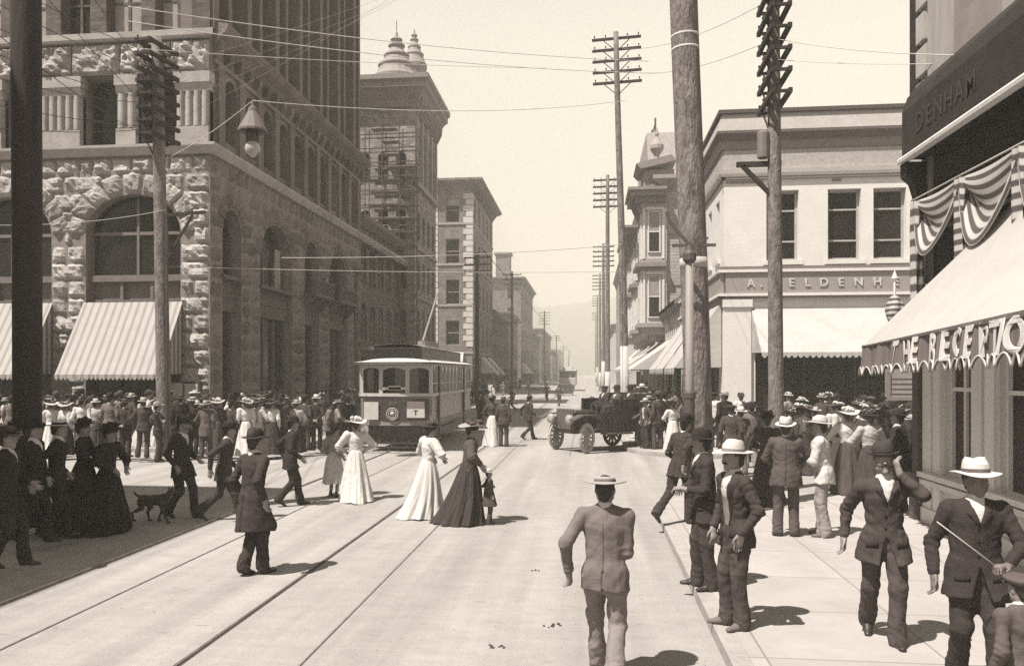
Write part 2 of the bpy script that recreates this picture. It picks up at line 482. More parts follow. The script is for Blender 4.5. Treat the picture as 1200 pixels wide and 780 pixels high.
def WB(mb, name, m, parent, smooth=False, fix=True):
    """build a mesh given in world coordinates under an unrotated parent"""
    o = mb.build(name, m, parent, smooth, fix)
    if parent is not None: o.location = -wloc(parent)
    return o

class Fac:
    """a facade plane: u along it, v up, w outwards"""
    def __init__(self, o, ud, n): self.o, self.ud, self.n = o, ud, n
    def P(self, u, v, w=0.0):
        return (self.o[0] + self.ud[0] * u + self.n[0] * w, self.o[1] + self.ud[1] * u + self.n[1] * w, v)
    def box(self, mb, u0, u1, v0, v1, w0, w1, mi=0):
        ps = [self.P(a, c, b) for c in (v0, v1) for a, b in ((u0, w0), (u1, w0), (u1, w1), (u0, w1))]
        return mb.add(ps, [(3, 2, 1, 0), (4, 5, 6, 7), (0, 1, 5, 4), (1, 2, 6, 5), (2, 3, 7, 6), (3, 0, 4, 7)], mi)
    def prism(self, mb, prof, u0, u1, mi=0, m0=0.0, m1=0.0):
        """profile of (w, v) drawn along u"""
        n = len(prof)
        vs = [self.P(u0 - w * m0, v, w) for w, v in prof] + [self.P(u1 + w * m1, v, w) for w, v in prof]      # m0, m1 = 1: mitred ends
        fs = [tuple(range(n)), tuple(range(n, 2 * n))[::-1]] + [(i, n + i, n + (i + 1) % n, (i + 1) % n) for i in range(n)]
        return mb.add(vs, fs, mi)
    def wall(self, mb, u0, u1, v0, v1, ops=(), depth=0.3, w=0.0, mi=0):
        """a wall sheet with real openings: (a, b, c, d[, rise of the arch])"""
        us = sorted({u0, u1} | {x for o in ops for x in o[:2]}); vv = sorted({v0, v1} | {x for o in ops for x in o[2:4]})
        for i in range(len(us) - 1):
            for j in range(len(vv) - 1):
                cu, cv = (us[i] + us[i + 1]) / 2, (vv[j] + vv[j + 1]) / 2
                if any(o[0] < cu < o[1] and o[2] < cv < o[3] for o in ops): continue
                mb.add([self.P(us[i], vv[j], w), self.P(us[i + 1], vv[j], w), self.P(us[i + 1], vv[j + 1], w), self.P(us[i], vv[j + 1], w)], [(0, 1, 2, 3)], mi)
        for o in ops:
            a, b, c, d = o[:4]; rise = o[4] if len(o) > 4 else 0
            q = lambda *t: mb.add([self.P(x, y_, z) for x, y_, z in t], [(0, 1, 2, 3)], mi)
            s = d - rise
            q((a, c, w), (a, c, w - depth), (a, s, w - depth), (a, s, w)); q((b, c, w), (b, s, w), (b, s, w - depth), (b, c, w - depth))
            q((a, c, w), (b, c, w), (b, c, w - depth), (a, c, w - depth))
            if not rise: q((a, d, w), (a, d, w - depth), (b, d, w - depth), (b, d, w))
            else:
                n = 14; mid, hw = (a + b) / 2, (b - a) / 2
                cv = [(mid - hw * math.cos(math.pi * k / n), s + rise * math.sin(math.pi * k / n)) for k in range(n + 1)]
                for k in range(n):
                    (p0, q0), (p1, q1) = cv[k], cv[k + 1]
                    q((p0, q0, w), (p1, q1, w), (p1, d, w), (p0, d, w)); q((p0, q0, w), (p0, q0, w - depth), (p1, q1, w - depth), (p1, q1, w))
        return mb
    def window(self, op, parent, frame_m, glass_m, w=-0.22, fw=0.07, bars=('mid',), blind=None, name='window', cols=1):
        """window > pane (and blind): a frame with sash bars round a pane"""
        a, b, c, d = op[:4]
        f = MB()
        f_ = lambda *t: self.box(f, *t)
        f_(a - 0.02, a + fw, c, d, w, w + 0.06); f_(b - fw, b + 0.02, c, d, w, w + 0.06)
        f_(a + fw, b - fw, c, c + fw, w, w + 0.07); f_(a + fw, b - fw, d - fw, d + 0.01, w, w + 0.07)
        if 'mid' in bars: f_(a + fw, b - fw, (c + d) / 2 - 0.035, (c + d) / 2 + 0.035, w, w + 0.05)
        for t in bars:
            if isinstance(t, float): f_(a + fw, b - fw, c + (d - c) * t - 0.03, c + (d - c) * t + 0.03, w, w + 0.05)
        for k in range(1, cols):
            x = a + (b - a) * k / cols; f_(x - 0.035, x + 0.035, c + fw, d - fw, w - 0.001, w + 0.045)
        fo = WB(f, name, frame_m, parent)
        g = MB(); self.box(g, a - 0.02, b + 0.02, c, d + 0.01, w - 0.03, w - 0.004)
        WB(g, 'pane', glass_m, fo)
        if blind:
            g = MB(); self.box(g, a + fw, b - fw, c + (d - c) * blind[0], d - fw, w + 0.008, w + 0.02)
            WB(g, 'blind', blind[1], fo)
        return fo

def awning(fac, u0, u1, vtop, vbot, proj, val, m, label, cheeks=True, teeth=0.16, vm=None, group=None, sag=0.05, cheek_m=None, flare=0.0):
    root = empty('awning', fac.P((u0 + u1) / 2, vbot, 0), 0, label, 'awning', group)
    c = MB()
    for off in (0.0, -0.012):
        c.grid(lambda s, t: fac.P(u0 - flare * t + (u1 - u0 + 2 * flare * t) * s, vtop + (vbot - vtop) * t - sag * math.sin(math.pi * t) * (0.6 + 0.4 * math.sin(s * 23)) + off, 0.04 + proj * t), 36, 6)
    WB(c, 'canvas', m, root, smooth=True, fix=False)
    v = MB(); n = max(6, int((u1 - u0) / teeth)); a0 = u0 - flare; du = (u1 - u0 + 2 * flare) / n
    for i in range(n):
        x0, x1 = a0 + du * i, a0 + du * (i + 1)
        pts = [(x0, vbot), (x0, vbot - val * 0.55)] + [(x0 + du * (0.14 + 0.18 * k), vbot - val * (0.55 + 0.45 * math.sin(math.pi * (0.12 + 0.19 * k)))) for k in range(5)] + [(x1 - du * 0.02, vbot - val * 0.55), (x1, vbot)]
        k = len(pts); wob = 0.012 * math.sin(i * 1.7)
        v.add([fac.P(a, b, 0.04 + proj + wob) for a, b in pts] + [fac.P(a, b, 0.05 + proj + wob) for a, b in pts],
              [tuple(range(k)), tuple(range(k, 2 * k))[::-1]] + [(j, k + j, k + (j + 1) % k, (j + 1) % k) for j in range(k)])
    WB(v, 'valance', vm or m, root)
    if cheeks:
        for uu in (u0, u1):
            uo = uu - flare if uu == u0 else uu + flare
            k = MB(); k.add([fac.P(uu, vtop - 0.02, 0.04), fac.P(uu, vbot + 0.02, 0.04), fac.P(uo, vbot - 0.01, 0.03 + proj)], [(0, 1, 2)])
            k.add([fac.P(uu + 0.01, vtop - 0.02, 0.04), fac.P(uu + 0.01, vbot + 0.02, 0.04), fac.P(uo + 0.01, vbot - 0.01, 0.03 + proj)], [(0, 1, 2)])
            WB(k, 'side_flap', cheek_m or m, root, fix=False)
    f = MB(); f.bar(fac.P(u0, vbot, proj), fac.P(u1, vbot, proj), 0.03)
    for uu in (u0 + 0.05, (u0 + u1) / 2, u1 - 0.05):
        f.bar(fac.P(uu, vbot + 0.02, 0.02), fac.P(uu, vbot - 0.02, proj), 0.025)
        f.bar(fac.P(uu, vtop, 0.02), fac.P(uu, vbot - 0.03, proj), 0.02) if False else None
    WB(f, 'frame', mat('awning_iron', 0.06, 0.6), root)
    return root

rb = random.Random(3)
def rock(mb, fac, u0, u1, v0, v1, bulge=0.14, step=0.17, gap=0.018):
    """one rough quarry-faced stone block standing out from the wall"""
    u0 += gap; u1 -= gap; v0 += gap; v1 -= gap
    if u1 - u0 < 0.08 or v1 - v0 < 0.08: return
    nu, nv = max(3, int((u1 - u0) / step)), max(3, int((v1 - v0) / step))
    k1, k2, k3 = rb.uniform(0, 9), rb.uniform(0, 9), rb.uniform(0.75, 1.25)
    tu, tv = rb.uniform(-0.4, 0.4), rb.uniform(-0.5, 0.5)
    def fn(s, t):
        e = min(1, 9.0 * min(s, 1 - s) * (u1 - u0)) * min(1, 9.0 * min(t, 1 - t) * (v1 - v0))
        n = math.sin(s * 5 * (u1 - u0) + k1) * math.sin(t * 7 + k2) + 1.0 * rb.uniform(-1, 1)
        w = -0.02 if e <= 0 else 0.02 + bulge * k3 * (0.55 + tu * (s - .5) + tv * (t - .5) + 0.42 * n) * (0.35 + 0.65 * e)
        return fac.P(u0 + (u1 - u0) * s, v0 + (v1 - v0) * t, max(-0.02, w))
    mb.grid(fn, nu, nv)

def rubble(mb, fac, u0, u1, v0, v1, ops, course=0.68, ring=0.85, lens=(0.7, 1.5), bulge=0.12, step=0.12):
    """coursed blocks over a wall, voussoirs round the arches"""
    n = max(1, round((v1 - v0) / course)); h = (v1 - v0) / n
    arcs = [((o[0] + o[1]) / 2, (o[1] - o[0]) / 2, o[3] - o[4], o[4]) for o in ops if len(o) > 4]
    for j in range(n):
        c0 = v0 + j * h; c1 = c0 + h
        cuts = []
        for o in ops:
            if len(o) > 4:
                mid, hw, s, rise = (o[0] + o[1]) / 2, (o[1] - o[0]) / 2, o[3] - o[4], o[4]
                if c1 <= s + 0.01 and c0 >= o[2] - 0.01: cuts.append((o[0], o[1]))
                elif c0 < o[3] + ring and c1 > o[2]:
                    z = max(0.0, (c0 + c1) / 2 - s) / (rise + ring * 0.8)
                    if z < 1: x = (hw + ring * 0.6) * math.sqrt(1 - z * z); cuts.append((mid - x, mid + x))
            elif c0 < o[3] - 0.05 and c1 > o[2] + 0.05: cuts.append((o[0], o[1]))
        cuts.sort()
        u = u0; segs = []
        for a, b in cuts:
            if a > u: segs.append((u, min(a, u1)))
            u = max(u, b)
        if u < u1: segs.append((u, u1))
        for a, b in segs:
            L_ = b - a
            if L_ < 0.25: rock(mb, fac, a, b, c0, c1, bulge * 0.7, step); continue
            m = max(1, round(L_ / rb.uniform(*lens))); xs = [a] + sorted(a + L_ * (k + rb.uniform(-0.2, 0.2)) / m for k in range(1, m)) + [b]
            for k in range(len(xs) - 1): rock(mb, fac, xs[k], xs[k + 1], c0, c1, bulge, step)
    for mid, hw, s, rise in arcs:
        m = 9
        for k in range(m):
            t0, t1 = math.pi * (k + 0.03) / m, math.pi * (k + 0.97) / m; k1 = rb.uniform(0, 9)
            def fn(a, r):
                t = t0 + (t1 - t0) * a; g = 0.03 + (ring - 0.05) * r
                e = min(1, 6 * min(a, 1 - a)) * min(1, 6 * min(r, 1 - r))
                return fac.P(mid - (hw + g) * math.cos(t), s + (rise + g) * math.sin(t), -0.01 if e <= 0 else 0.04 + bulge * (0.6 + 0.4 * math.sin(a * 4 + k1) * math.sin(r * 5 + k1) + 0.25 * rb.uniform(-1, 1)) * (0.4 + 0.6 * e))
            mb.grid(fn, 7, 6)

# ---------------------------------------------------------------- the stone office block on the corner
ST_L = mat('rough_sandstone', 0.46, 0.95, var=0.25, vscale=2.2, bump=1.0, bscale=11, stain=0.4, sscale=0.8, island=0.3)
ST_S = mat('dressed_sandstone', 0.44, 0.9, var=0.15, vscale=1.5, bump=0.3, bscale=20, stain=0.5, sscale=0.5)
ST_J = mat('stone_joint', 0.26, 0.95, var=0.3, vscale=3)
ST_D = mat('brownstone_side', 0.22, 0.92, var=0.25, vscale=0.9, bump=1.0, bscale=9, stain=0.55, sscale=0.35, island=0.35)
ST_SHAFT = bricks('shaft_brick', 0.13, 0.12, 1.0, bw=0.5, bh=0.16, mortar=0.012, bump=0.3)
GL = glass('dark_glass', 0.018)
GL2 = glass('grey_glass', 0.05, 0.15)
FR_D = mat('dark_frame_paint', 0.07, 0.6)
FR_L = mat('pale_frame_paint', 0.42, 0.7, stain=0.3)
BL = mat('window_blind', 0.36, 0.9, var=0.15)
PANEL = mat('painted_panel', 0.20, 0.7, var=0.15, stain=0.4)

XL, YL = -14.0, 30.3
office = empty('stone_office_block', (XL, YL, 0), 0, 'tall brown stone office block with rusticated arches and long vertical ribs on the corner', 'building')
F = Fac((XL, YL), (-1, 0), (0, -1)); S = Fac((XL, YL), (0, 1), (1, 0))
# front, base storey
fops = [(1.15 + 5.17 * k, 4.93 + 5.17 * k, PAVE, 9.28, 1.45) for k in range(4)]
w = MB(); F.wall(w, 0, 22.2, PAVE, 10.7, fops, 0.55); WB(w, 'front_wall', ST_J, office)
w = MB(); rubble(w, F, 0.0, 10.6, PAVE, 10.68, fops[:2]); WB(w, 'rough_stonework', ST_L, office, smooth=False)
w = MB(); rubble(w, F, 11.3, 22.2, PAVE, 10.68, fops[2:], step=0.34); WB(w, 'rough_stonework', ST_L, office)
for k, o in enumerate(fops):
    a, b = o[0], o[1]
    f = MB()
    F.box(f, a, b, 6.02, 6.26, -0.5, -0.18); F.box(f, a, b, 5.26, 5.34, -0.5, -0.24)
    for t in (0, 0.33, 0.66, 1): F.box(f, a + (b - a - 0.12) * t, a + (b - a - 0.12) * t + 0.12, 5.34, 6.02, -0.5, -0.25)
    for t in (0, 0.5, 1): F.box(f, a + (b - a - 0.1) * t, a + (b - a - 0.1) * t + 0.1, 6.26, 7.85 if t != 0.5 else 9.2, -0.52, -0.38)
    F.box(f, a, b, 7.8, 7.92, -0.52, -0.39)
    fo = WB(f, 'arched_window', PANEL if k < 9 else FR_D, office)
    g = MB(); F.wall(g, a, b, 6.1, 9.3, (), w=-0.46); WB(g, 'pane', GL, fo)
    p = MB(); F.wall(p, a, b, 5.2, 6.1, (), w=-0.42); WB(p, 'spandrel_panel', PANEL, fo)
    s = MB()
    for t in (0, 0.32, 0.68, 0.97): F.box(s, a + (b - a) * t, a + (b - a) * t + 0.11, PAVE, 5.2, -0.5, -0.3)
    F.box(s, a, b, 0.1, 0.75, -0.5, -0.28); F.box(s, a, b, 3.4, 3.52, -0.5, -0.3)
    so_ = WB(s, 'shopfront', FR_D, office)
    g = MB(); F.wall(g, a, b, 0.5, 5.3, (), w=-0.44); WB(g, 'pane', GL, so_)
# belt and the storey of pilasters
bands = MB()
F.prism(bands, [(-0.1, 10.7), (0.16, 10.7), (0.22, 10.8), (0.3, 10.98), (0.3, 11.08), (-0.1, 11.12)], 0, 22.2, m0=1)
S.prism(bands, [(-0.1, 10.7), (0.16, 10.7), (0.22, 10.8), (0.3, 10.98), (0.3, 11.08), (-0.1, 11.12)], 0, 34.0, m0=1)
F.prism(bands, [(-0.4, 15.0), (0.14, 15.02), (0.2, 15.1), (0.2, 15.32), (-0.4, 15.4)], 0, 22.2, m0=1)
WB(bands, 'belt_course', ST_S, office)
piers = [(0.0, 1.3), (2.86, 3.65), (5.1, 6.75), (8.3, 9.0), (10.3, 11.9), (13.4, 14.1), (15.4, 17.0), (18.6, 19.3), (20.5, 22.2)]
wops = [(piers[i][1], piers[i + 1][0], 11.12, 13.75) for i in range(len(piers) - 1)]
w = MB(); F.wall(w, 0, 22.2, 11.0, 15.1, wops, 0.7, w=-0.12); WB(w, 'pilaster_storey_wall', ST_J, office)
for (a, b) in piers:
    pl = MB()
    F.box(pl, a, b, 11.12, 13.05, -0.3, 0.0); n = max(2, int((b - a) / 0.3))
    F.box(pl, a - 0.06, b + 0.06, 13.35, 13.75, -0.3, 0.16); F.prism(pl, [(-0.2, 13.05), (0.05, 13.05), (0.14, 13.35), (-0.2, 13.35)], a - 0.02, b + 0.02)
    for i in range(n):
        x = a + (b - a) * (i + 0.5) / n
        for k in range(6):       # engaged round shafts
            a0, a1 = math.pi * k / 6, math.pi * (k + 1) / 6; rr = (b - a) / n * 0.36
            pl.add([F.P(x - rr * math.cos(a0), 11.75, rr * math.sin(a0)), F.P(x - rr * math.cos(a1), 11.75, rr * math.sin(a1)), F.P(x - rr * math.cos(a1), 13.05, rr * math.sin(a1)), F.P(x - rr * math.cos(a0), 13.05, rr * math.sin(a0))], [(0, 1, 2, 3)])
    F.box(pl, a, b, 11.12, 11.72, 0.0, 0.13)
    WB(pl, 'fluted_pilaster', ST_S, office)
for o in wops[:4]: F.window(o, office, FR_D, GL, w=-0.75, bars=(0.45,), name='pilaster_window')
for o in wops[4:]: F.window(o, office, FR_D, GL, w=-0.75, bars=(), name='pilaster_window')
w = MB(); rubble(w, F, 0, 22.2, 13.78, 14.98, (), course=1.2, lens=(0.9, 2.4), bulge=0.2); WB(w, 'rough_lintel_course', ST_L, office)
# shaft front
w = MB(); bays = []
sp = [(0.0, 0.7), (2.15, 2.7), (4.1, 4.75), (5.95, 6.55), (7.9, 8.4), (9.7, 10.3), (11.6, 12.2), (13.6, 14.2), (15.6, 16.2), (17.6, 18.2), (19.6, 20.2)]
for a, b in sp: F.box(w, a, b, 15.4, 26.9, -0.7, 0.0)
WB(w, 'front_ribs', ST_SHAFT, office)
for i in range(len(sp) - 1):
    a, b = sp[i][1], sp[i + 1][0]
    g = MB(); F.wall(g, a, b, 15.4, 26.9, (), w=-0.5); bo = WB(g, 'window_bay', GL, office)
    s = MB()
    z = 15.4
    while z < 26:
        F.box(s, a, b, z + 2.5, z + 3.6, -0.6, -0.2); F.box(s, a, b, z + 1.2, z + 1.28, -0.6, -0.42); z += 3.6
    F.box(s, a, a + 0.09, 15.4, 26.9, -0.6, -0.4); F.box(s, b - 0.09, b, 15.4, 26.9, -0.6, -0.4); F.box(s, (a + b) / 2 - 0.05, (a + b) / 2 + 0.05, 15.4, 26.9, -0.6, -0.41)
    WB(s, 'window_frames', ST_SHAFT, bo)
    if i in (0, 1, 3, 4): s = MB(); F.box(s, a + 0.1, b - 0.1, 15.55, 17.85, -0.48, -0.45); WB(s, 'blind', BL, bo)
# side
sops = [(1.1, 2.9, 0.9, 9.0, 0.9), (4.9, 8.9, 0.7, 9.2, 1.6), (10.7, 13.0, PAVE, 9.2, 1.0), (14.6, 18.2, 0.7, 9.2, 1.5), (19.6, 20.6, 0.9, 8.8, 0.5)]
w = MB(); S.wall(w, 0, 21.2, PAVE, 10.7, sops, 0.7); WB(w, 'side_wall', ST_J, office)
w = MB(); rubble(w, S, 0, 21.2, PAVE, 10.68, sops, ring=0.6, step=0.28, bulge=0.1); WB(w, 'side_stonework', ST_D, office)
for k, o in enumerate(sops):
    a, b = o[0], o[1]; f = MB()
    S.box(f, a, b, 5.0, 6.2, -0.55, -0.25); S.box(f, a - 0.12, b + 0.12, 6.2, 6.35, -0.55, 0.12); S.box(f, a, b, 5.55, 5.7, -0.5, -0.2)
    for t in ((0, 1) if b - a < 2.5 else (0, 0.34, 0.66, 1)): S.box(f, a + (b - a - 0.14) * t, a + (b - a - 0.14) * t + 0.14, PAVE, o[3] - o[4], -0.58, -0.4)
    fo = WB(f, 'side_arched_window', mat('side_window_frame', 0.12, 0.7, var=0.2), office)
    g = MB(); S.wall(g, a, b, PAVE, 9.25, (), w=-0.52); WB(g, 'pane', GL, fo)
    if k in (1,): g = MB(); S.box(g, a + 2.9, a + 3.6, 6.4, 8.3, -0.5, -0.44); WB(g, 'blind', BL, fo)
def balcony(u0, u1, v):
    f = MB(); S.box(f, u0, u1, v, v + 0.16, -0.05, 0.7); S.box(f, u0, u1, v + 0.75, v + 0.85, 0.56, 0.68)
    n = int((u1 - u0) / 0.22)
    for i in range(n + 1): x = u0 + (u1 - u0 - 0.08) * i / n; S.box(f, x, x + 0.08, v + 0.16, v + 0.75, 0.58, 0.66)
    for x in (u0 + 0.1, (u0 + u1) / 2 - .1, u1 - 0.3): S.prism(f, [(0, v), (0.6, v), (0.5, v - 0.2), (0.05, v - 0.6)], x, x + 0.2)
    return WB(f, 'balcony', mat('balcony_stone', 0.15, 0.9, var=0.2, stain=0.4), office)
balcony(10.4, 13.3, 6.35); balcony(14.6, 18.2, 6.35)
# side, second tier and its heavy cornice
t2 = [(1.4 + 1.95 * k, 2.4 + 1.95 * k, 11.5, 14.0, 0.4) for k in range(10)]
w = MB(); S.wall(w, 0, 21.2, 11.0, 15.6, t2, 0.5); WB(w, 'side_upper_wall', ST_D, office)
for o in t2: S.window(o, office, FR_D, GL, w=-0.45, bars=(0.5,), name='side_window')
c = MB()
S.prism(c, [(-0.3, 14.9), (0.1, 14.9), (0.25, 15.1), (0.5, 15.3), (0.62, 15.5), (0.62, 15.62), (-0.3, 15.75)], 0.2, 21.4)
S.prism(c, [(0, 14.2), (0.1, 14.2), (0.14, 14.35), (0, 14.4)], 0.25, 21.3)
for k in range(22): S.prism(c, [(0, 14.4), (0.12, 14.4), (0.28, 14.6), (0.3, 14.9), (0, 14.9)], 0.3 + 0.97 * k, 0.62 + 0.97 * k)
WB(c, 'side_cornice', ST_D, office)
for k in range(11):
    q = MB(); S.box(q, 0.5 + 1.95 * k, 1.05 + 1.95 * k, 11.12, 14.2, -0.1, 0.14); WB(q, 'side_pilaster', ST_D, office)
# side of the shaft
w = MB()
n = 13; pit = 20.6 / n
for k in range(n + 1):
    c0 = 0.32 + k * pit; wd = 0.34 if k % 2 else 0.46
    S.box(w, c0 - wd / 2, c0 + wd / 2, 15.4, 26.9, -1.2, -0.02 if k % 2 else 0.12)
WB(w, 'side_ribs', mat('rib_brick', 0.20, 0.92, var=0.15, vscale=1.0, bump=0.3, bscale=12, stain=0.3), office)
for k in range(n):
    a, b = 0.32 + k * pit + 0.2, 0.32 + (k + 1) * pit - 0.2
    g = MB(); S.wall(g, a, b, 15.4, 26.9, (), w=-0.62); bo = WB(g, 'window_bay', GL, office)
    s = MB(); z = 15.4
    while z < 26:
        S.box(s, a, b, z + 2.5, z + 3.6, -0.7, -0.42); S.box(s, a, b, z + 1.2, z + 1.27, -0.7, -0.56); z += 3.6
    WB(s, 'spandrels', mat('dark_spandrel', 0.07, 0.9, var=0.3), bo)
w = MB(); w.box(XL - 22.2, XL - 1.25, YL + 1.2, YL + 21.19, 0.2, 26.5); w.box(XL - 22.3, XL + 0.4, YL - 0.4, YL + 21.3, 26.9, 27.6); WB(w, 'core_and_roof', ST_SHAFT, office)
# things standing at the foot of the corner
nb = empty('notice_board', F.P(0.75, PAVE, 0.5), 0, 'pale paper bills on a low board at the foot of the stone corner pier', 'notice board')
k = MB(); F.box(k, 0.25, 1.45, 0.9, 2.25, 0.28, 0.33); WB(k, 'board', FR_D, nb)
for a, b, c0, c1 in ((0.32, 0.82, 1.0, 2.15), (0.9, 1.38, 1.05, 2.18)): k = MB(); F.box(k, a, b, c0, c1, 0.335, 0.342); WB(k, 'paper_bill', mat('paper', 0.62, 0.9), nb)
k = MB(); F.box(k, 0.3, 0.38, PAVE, 2.25, 0.24, 0.28); F.box(k, 1.32, 1.4, PAVE, 2.25, 0.24, 0.28); WB(k, 'post', FR_D, nb)

AWN = stripes('striped_awning', 0.50, 0.35, 3.3, axis=0, duty=0.62, soft=0.1)
AWN_D = stripes('striped_awning_flap', 0.5, 0.2, 3.3, axis=1, duty=0.5, soft=0.05)
awning(F, 1.05, 5.0, 5.22, 2.5, 1.75, 0.2, AWN, 'striped cream awning below the arch beside the stone corner pier', cheek_m=AWN_D, group='striped awnings of the stone block')
awning(F, 6.25, 10.2, 5.22, 2.5, 1.75, 0.2, AWN, 'striped cream awning half hidden by the thick dark pole', cheek_m=AWN_D, group='striped awnings of the stone block')

# low wing between the block and the turreted building
wing = empty('brick_wing', (XL, 58, 0), 0, 'low dark brick wing between the ribbed office block and the turreted building', 'building')
S2 = Fac((XL, YL + 21.25), (0, 1), (1, 0))
BRK = bricks('dark_brick', 0.17, 0.11, 1.0, bw=0.46, bh=0.15, mortar=0.01, bump=0.3)
o2 = [(1.0 + 2.3 * k, 2.4 + 2.3 * k, z, z + 2.4, 0.4) for z in (4.6, 8.3) for k in range(5)] + [(0.8 + 2.35 * k, 2.6 + 2.35 * k, 0.6, 3.6) for k in range(5)]
w = MB(); S2.wall(w, 0, 12.6, PAVE, 12.2, o2, 0.3, w=-0.3); w.box(XL - 10, XL - 0.75, YL + 21.3, YL + 33.7, 0.2, 12.1); WB(w, 'wall', BRK, wing)
c = MB(); S2.prism(c, [(-0.6, 11.8), (-0.2, 11.8), (0.2, 12.2), (0.2, 12.5), (-0.6, 12.5)], 0, 12.6); S2.box(c, 0, 12.6, 4.0, 4.25, -0.4, 0.0); WB(c, 'cornice', ST_D, wing)
for o in o2: S2.window(o, wing, FR_L, GL, w=-0.55, bars=('mid',))

# ---------------------------------------------------------------- turreted building
XT, YT = -13.2, 64.2
tur = empty('turreted_building', (XT, YT, 0), 0, 'dark brick building with stepped corner turrets and a heavy bracketed cornice', 'building')
T = Fac((XT, YT), (0, 1), (1, 0)); TF = Fac((XT, YT), (-1, 0), (0, -1))
TB = bricks('turret_brick', 0.36, 0.15, 1.0, bw=0.46, bh=0.15, mortar=0.01, bump=0.3)
to = [(0.8 + 2.05 * k, 1.9 + 2.05 * k, z, z + 2.3, 0.5) for z in (5.2, 9.0, 12.8) for k in range(4) if k < 4] + [(0.8 + 2.05 * k, 1.9 + 2.05 * k, 17.6, 21.8, 0.55) for k in range(4)]
tg = [(0.5 + 2.1 * k, 2.1 + 2.1 * k, 0.6, 4.0) for k in range(4)]
fo_ = [(0.7 + 1.4 * k, 1.5 + 1.4 * k, z, z + 2.3, 0.4) for z in (5.2, 9.0, 12.8, 17.2) for k in range(4)]
w = MB(); T.wall(w, 0, 8.9, PAVE, 24.1, to + tg, 0.35); TF.wall(w, 0, 9, PAVE, 24.1, fo_, 0.35)
w.box(XT - 9, XT - 0.5, YT + 0.5, YT + 8.9, 0.2, 24.0); WB(w, 'wall', TB, tur)
for o in to + tg: T.window(o, tur, FR_D, GL, w=-0.33, bars=('mid',))
for o in fo_: TF.window(o, tur, FR_L, GL2, w=-0.33, bars=('mid',))
c = MB()
prof = [(-0.3, 22.9), (0.15, 22.9), (0.3, 23.4), (0.75, 24.0), (1.05, 24.2), (1.05, 24.6), (1.25, 24.75), (1.25, 25.1), (-0.3, 25.3)]
T.prism(c, prof, 0, 9.0, m0=1); TF.prism(c, prof, 0, 9, m0=1)
for k in range(12): T.prism(c, [(0, 22.4), (0.2, 22.4), (0.55, 23.1), (0.6, 23.8), (0, 23.8)], 0.2 + 0.76 * k, 0.5 + 0.76 * k)
WB(c, 'cornice', mat('galvanised_cornice', 0.3, 0.85, var=0.15, stain=0.4), tur)
c = MB()
for z in (4.4, 16.9): T.box(c, 0, 8.9, z, z + 0.35, -0.1, 0.28)
for z in (8.3, 12.1): T.box(c, 0, 8.9, z, z + 0.2, -0.1, 0.15)
for k in range(5): T.box(c, 0.2 + 2.05 * k, 0.6 + 2.05 * k, 17.25, 22.4, -0.1, 0.16)
WB(c, 'belt_course', mat('pale_trim', 0.42, 0.85, var=0.15, stain=0.4), tur)
sign = MB(); T.box(sign, 0.4, 8.7, 4.78, 5.15, 0.05, 0.3); T.box(sign, 3, 8.7, 3.9, 4.35, 0.05, 0.35); WB(sign, 'shop_sign', mat('faded_sign', 0.42, 0.8, stain=0.5), tur)
TR = mat('turret_tin', 0.33, 0.7, var=0.12, stain=0.35)
def turret(x, y_, z, r, h, name):
    t = MB(); s = h / 3.4
    t.lathe([(r * 0.98, -2.6), (r, -0.9), (r * 1.12, -0.6), (r * 1.12, -0.3), (r * 0.98, -0.1), (r * 0.84, 0.3 * s), (r * 0.78, 0.62 * s), (r * 0.84, 0.68 * s), (r * 0.84, 0.8 * s), (r * 0.62, 1.1 * s),
             (r * 0.52, 1.5 * s), (r * 0.58, 1.55 * s), (r * 0.58, 1.66 * s), (r * 0.36, 2.0 * s), (r * 0.29, 2.3 * s), (r * 0.38, 2.4 * s), (r * 0.38, 2.5 * s), (r * 0.2, 2.6 * s), (r * 0.2, 2.75 * s), (r * 0.28, 2.95 * s), (r * 0.22, 3.1 * s), (r * 0.08, 3.2 * s), (r * 0.05, 3.6 * s), (0.01, 3.7 * s)], 20, (x, y_, z))
    o = WB(t, name, TR, tur, smooth=False)
    p = MB()
    for k in range(10):
        a = 2 * math.pi * k / 10; p.tube([(x + r * 1.0 * math.cos(a), y_ + r * 1.0 * math.sin(a), z - 1.75), (x + r * 1.06 * math.cos(a), y_ + r * 1.06 * math.sin(a), z - 1.75)], 0.3, 10)
    WB(p, 'round_opening', FR_D, o)
    return o
turret(XT - 1.9, YT + 2.0, 26.1, 1.75, 3.2, 'turret_cap')
b = MB(); b.box(XT - 3.7, XT - 0.1, YT + 0.2, YT + 3.6, 24.0, 25.4); WB(b, 'turret_base', TB, tur)
turret(XT - 1.3, YT + 6.0, 28.6, 0.95, 2.5, 'turret_cap')
b = MB(); b.box(XT - 2.2, XT - 0.4, YT + 5.1, YT + 6.9, 24.0, 26.5); b.prism([(XT - 2.4, 25.8), (XT - 0.2, 25.8), (XT + 0.1, 26.4), (XT + 0.1, 26.6), (XT - 2.4, 26.6)], YT + 4.9, YT + 7.1, 'y'); WB(b, 'turret_base', TR, tur)
k = MB(); k.tube([(XT - 1.9, YT + 2, 28.6), (XT - 1.9, YT + 2, 30.4)], 0.03, 6); WB(k, 'flagstaff', FR_D, tur)

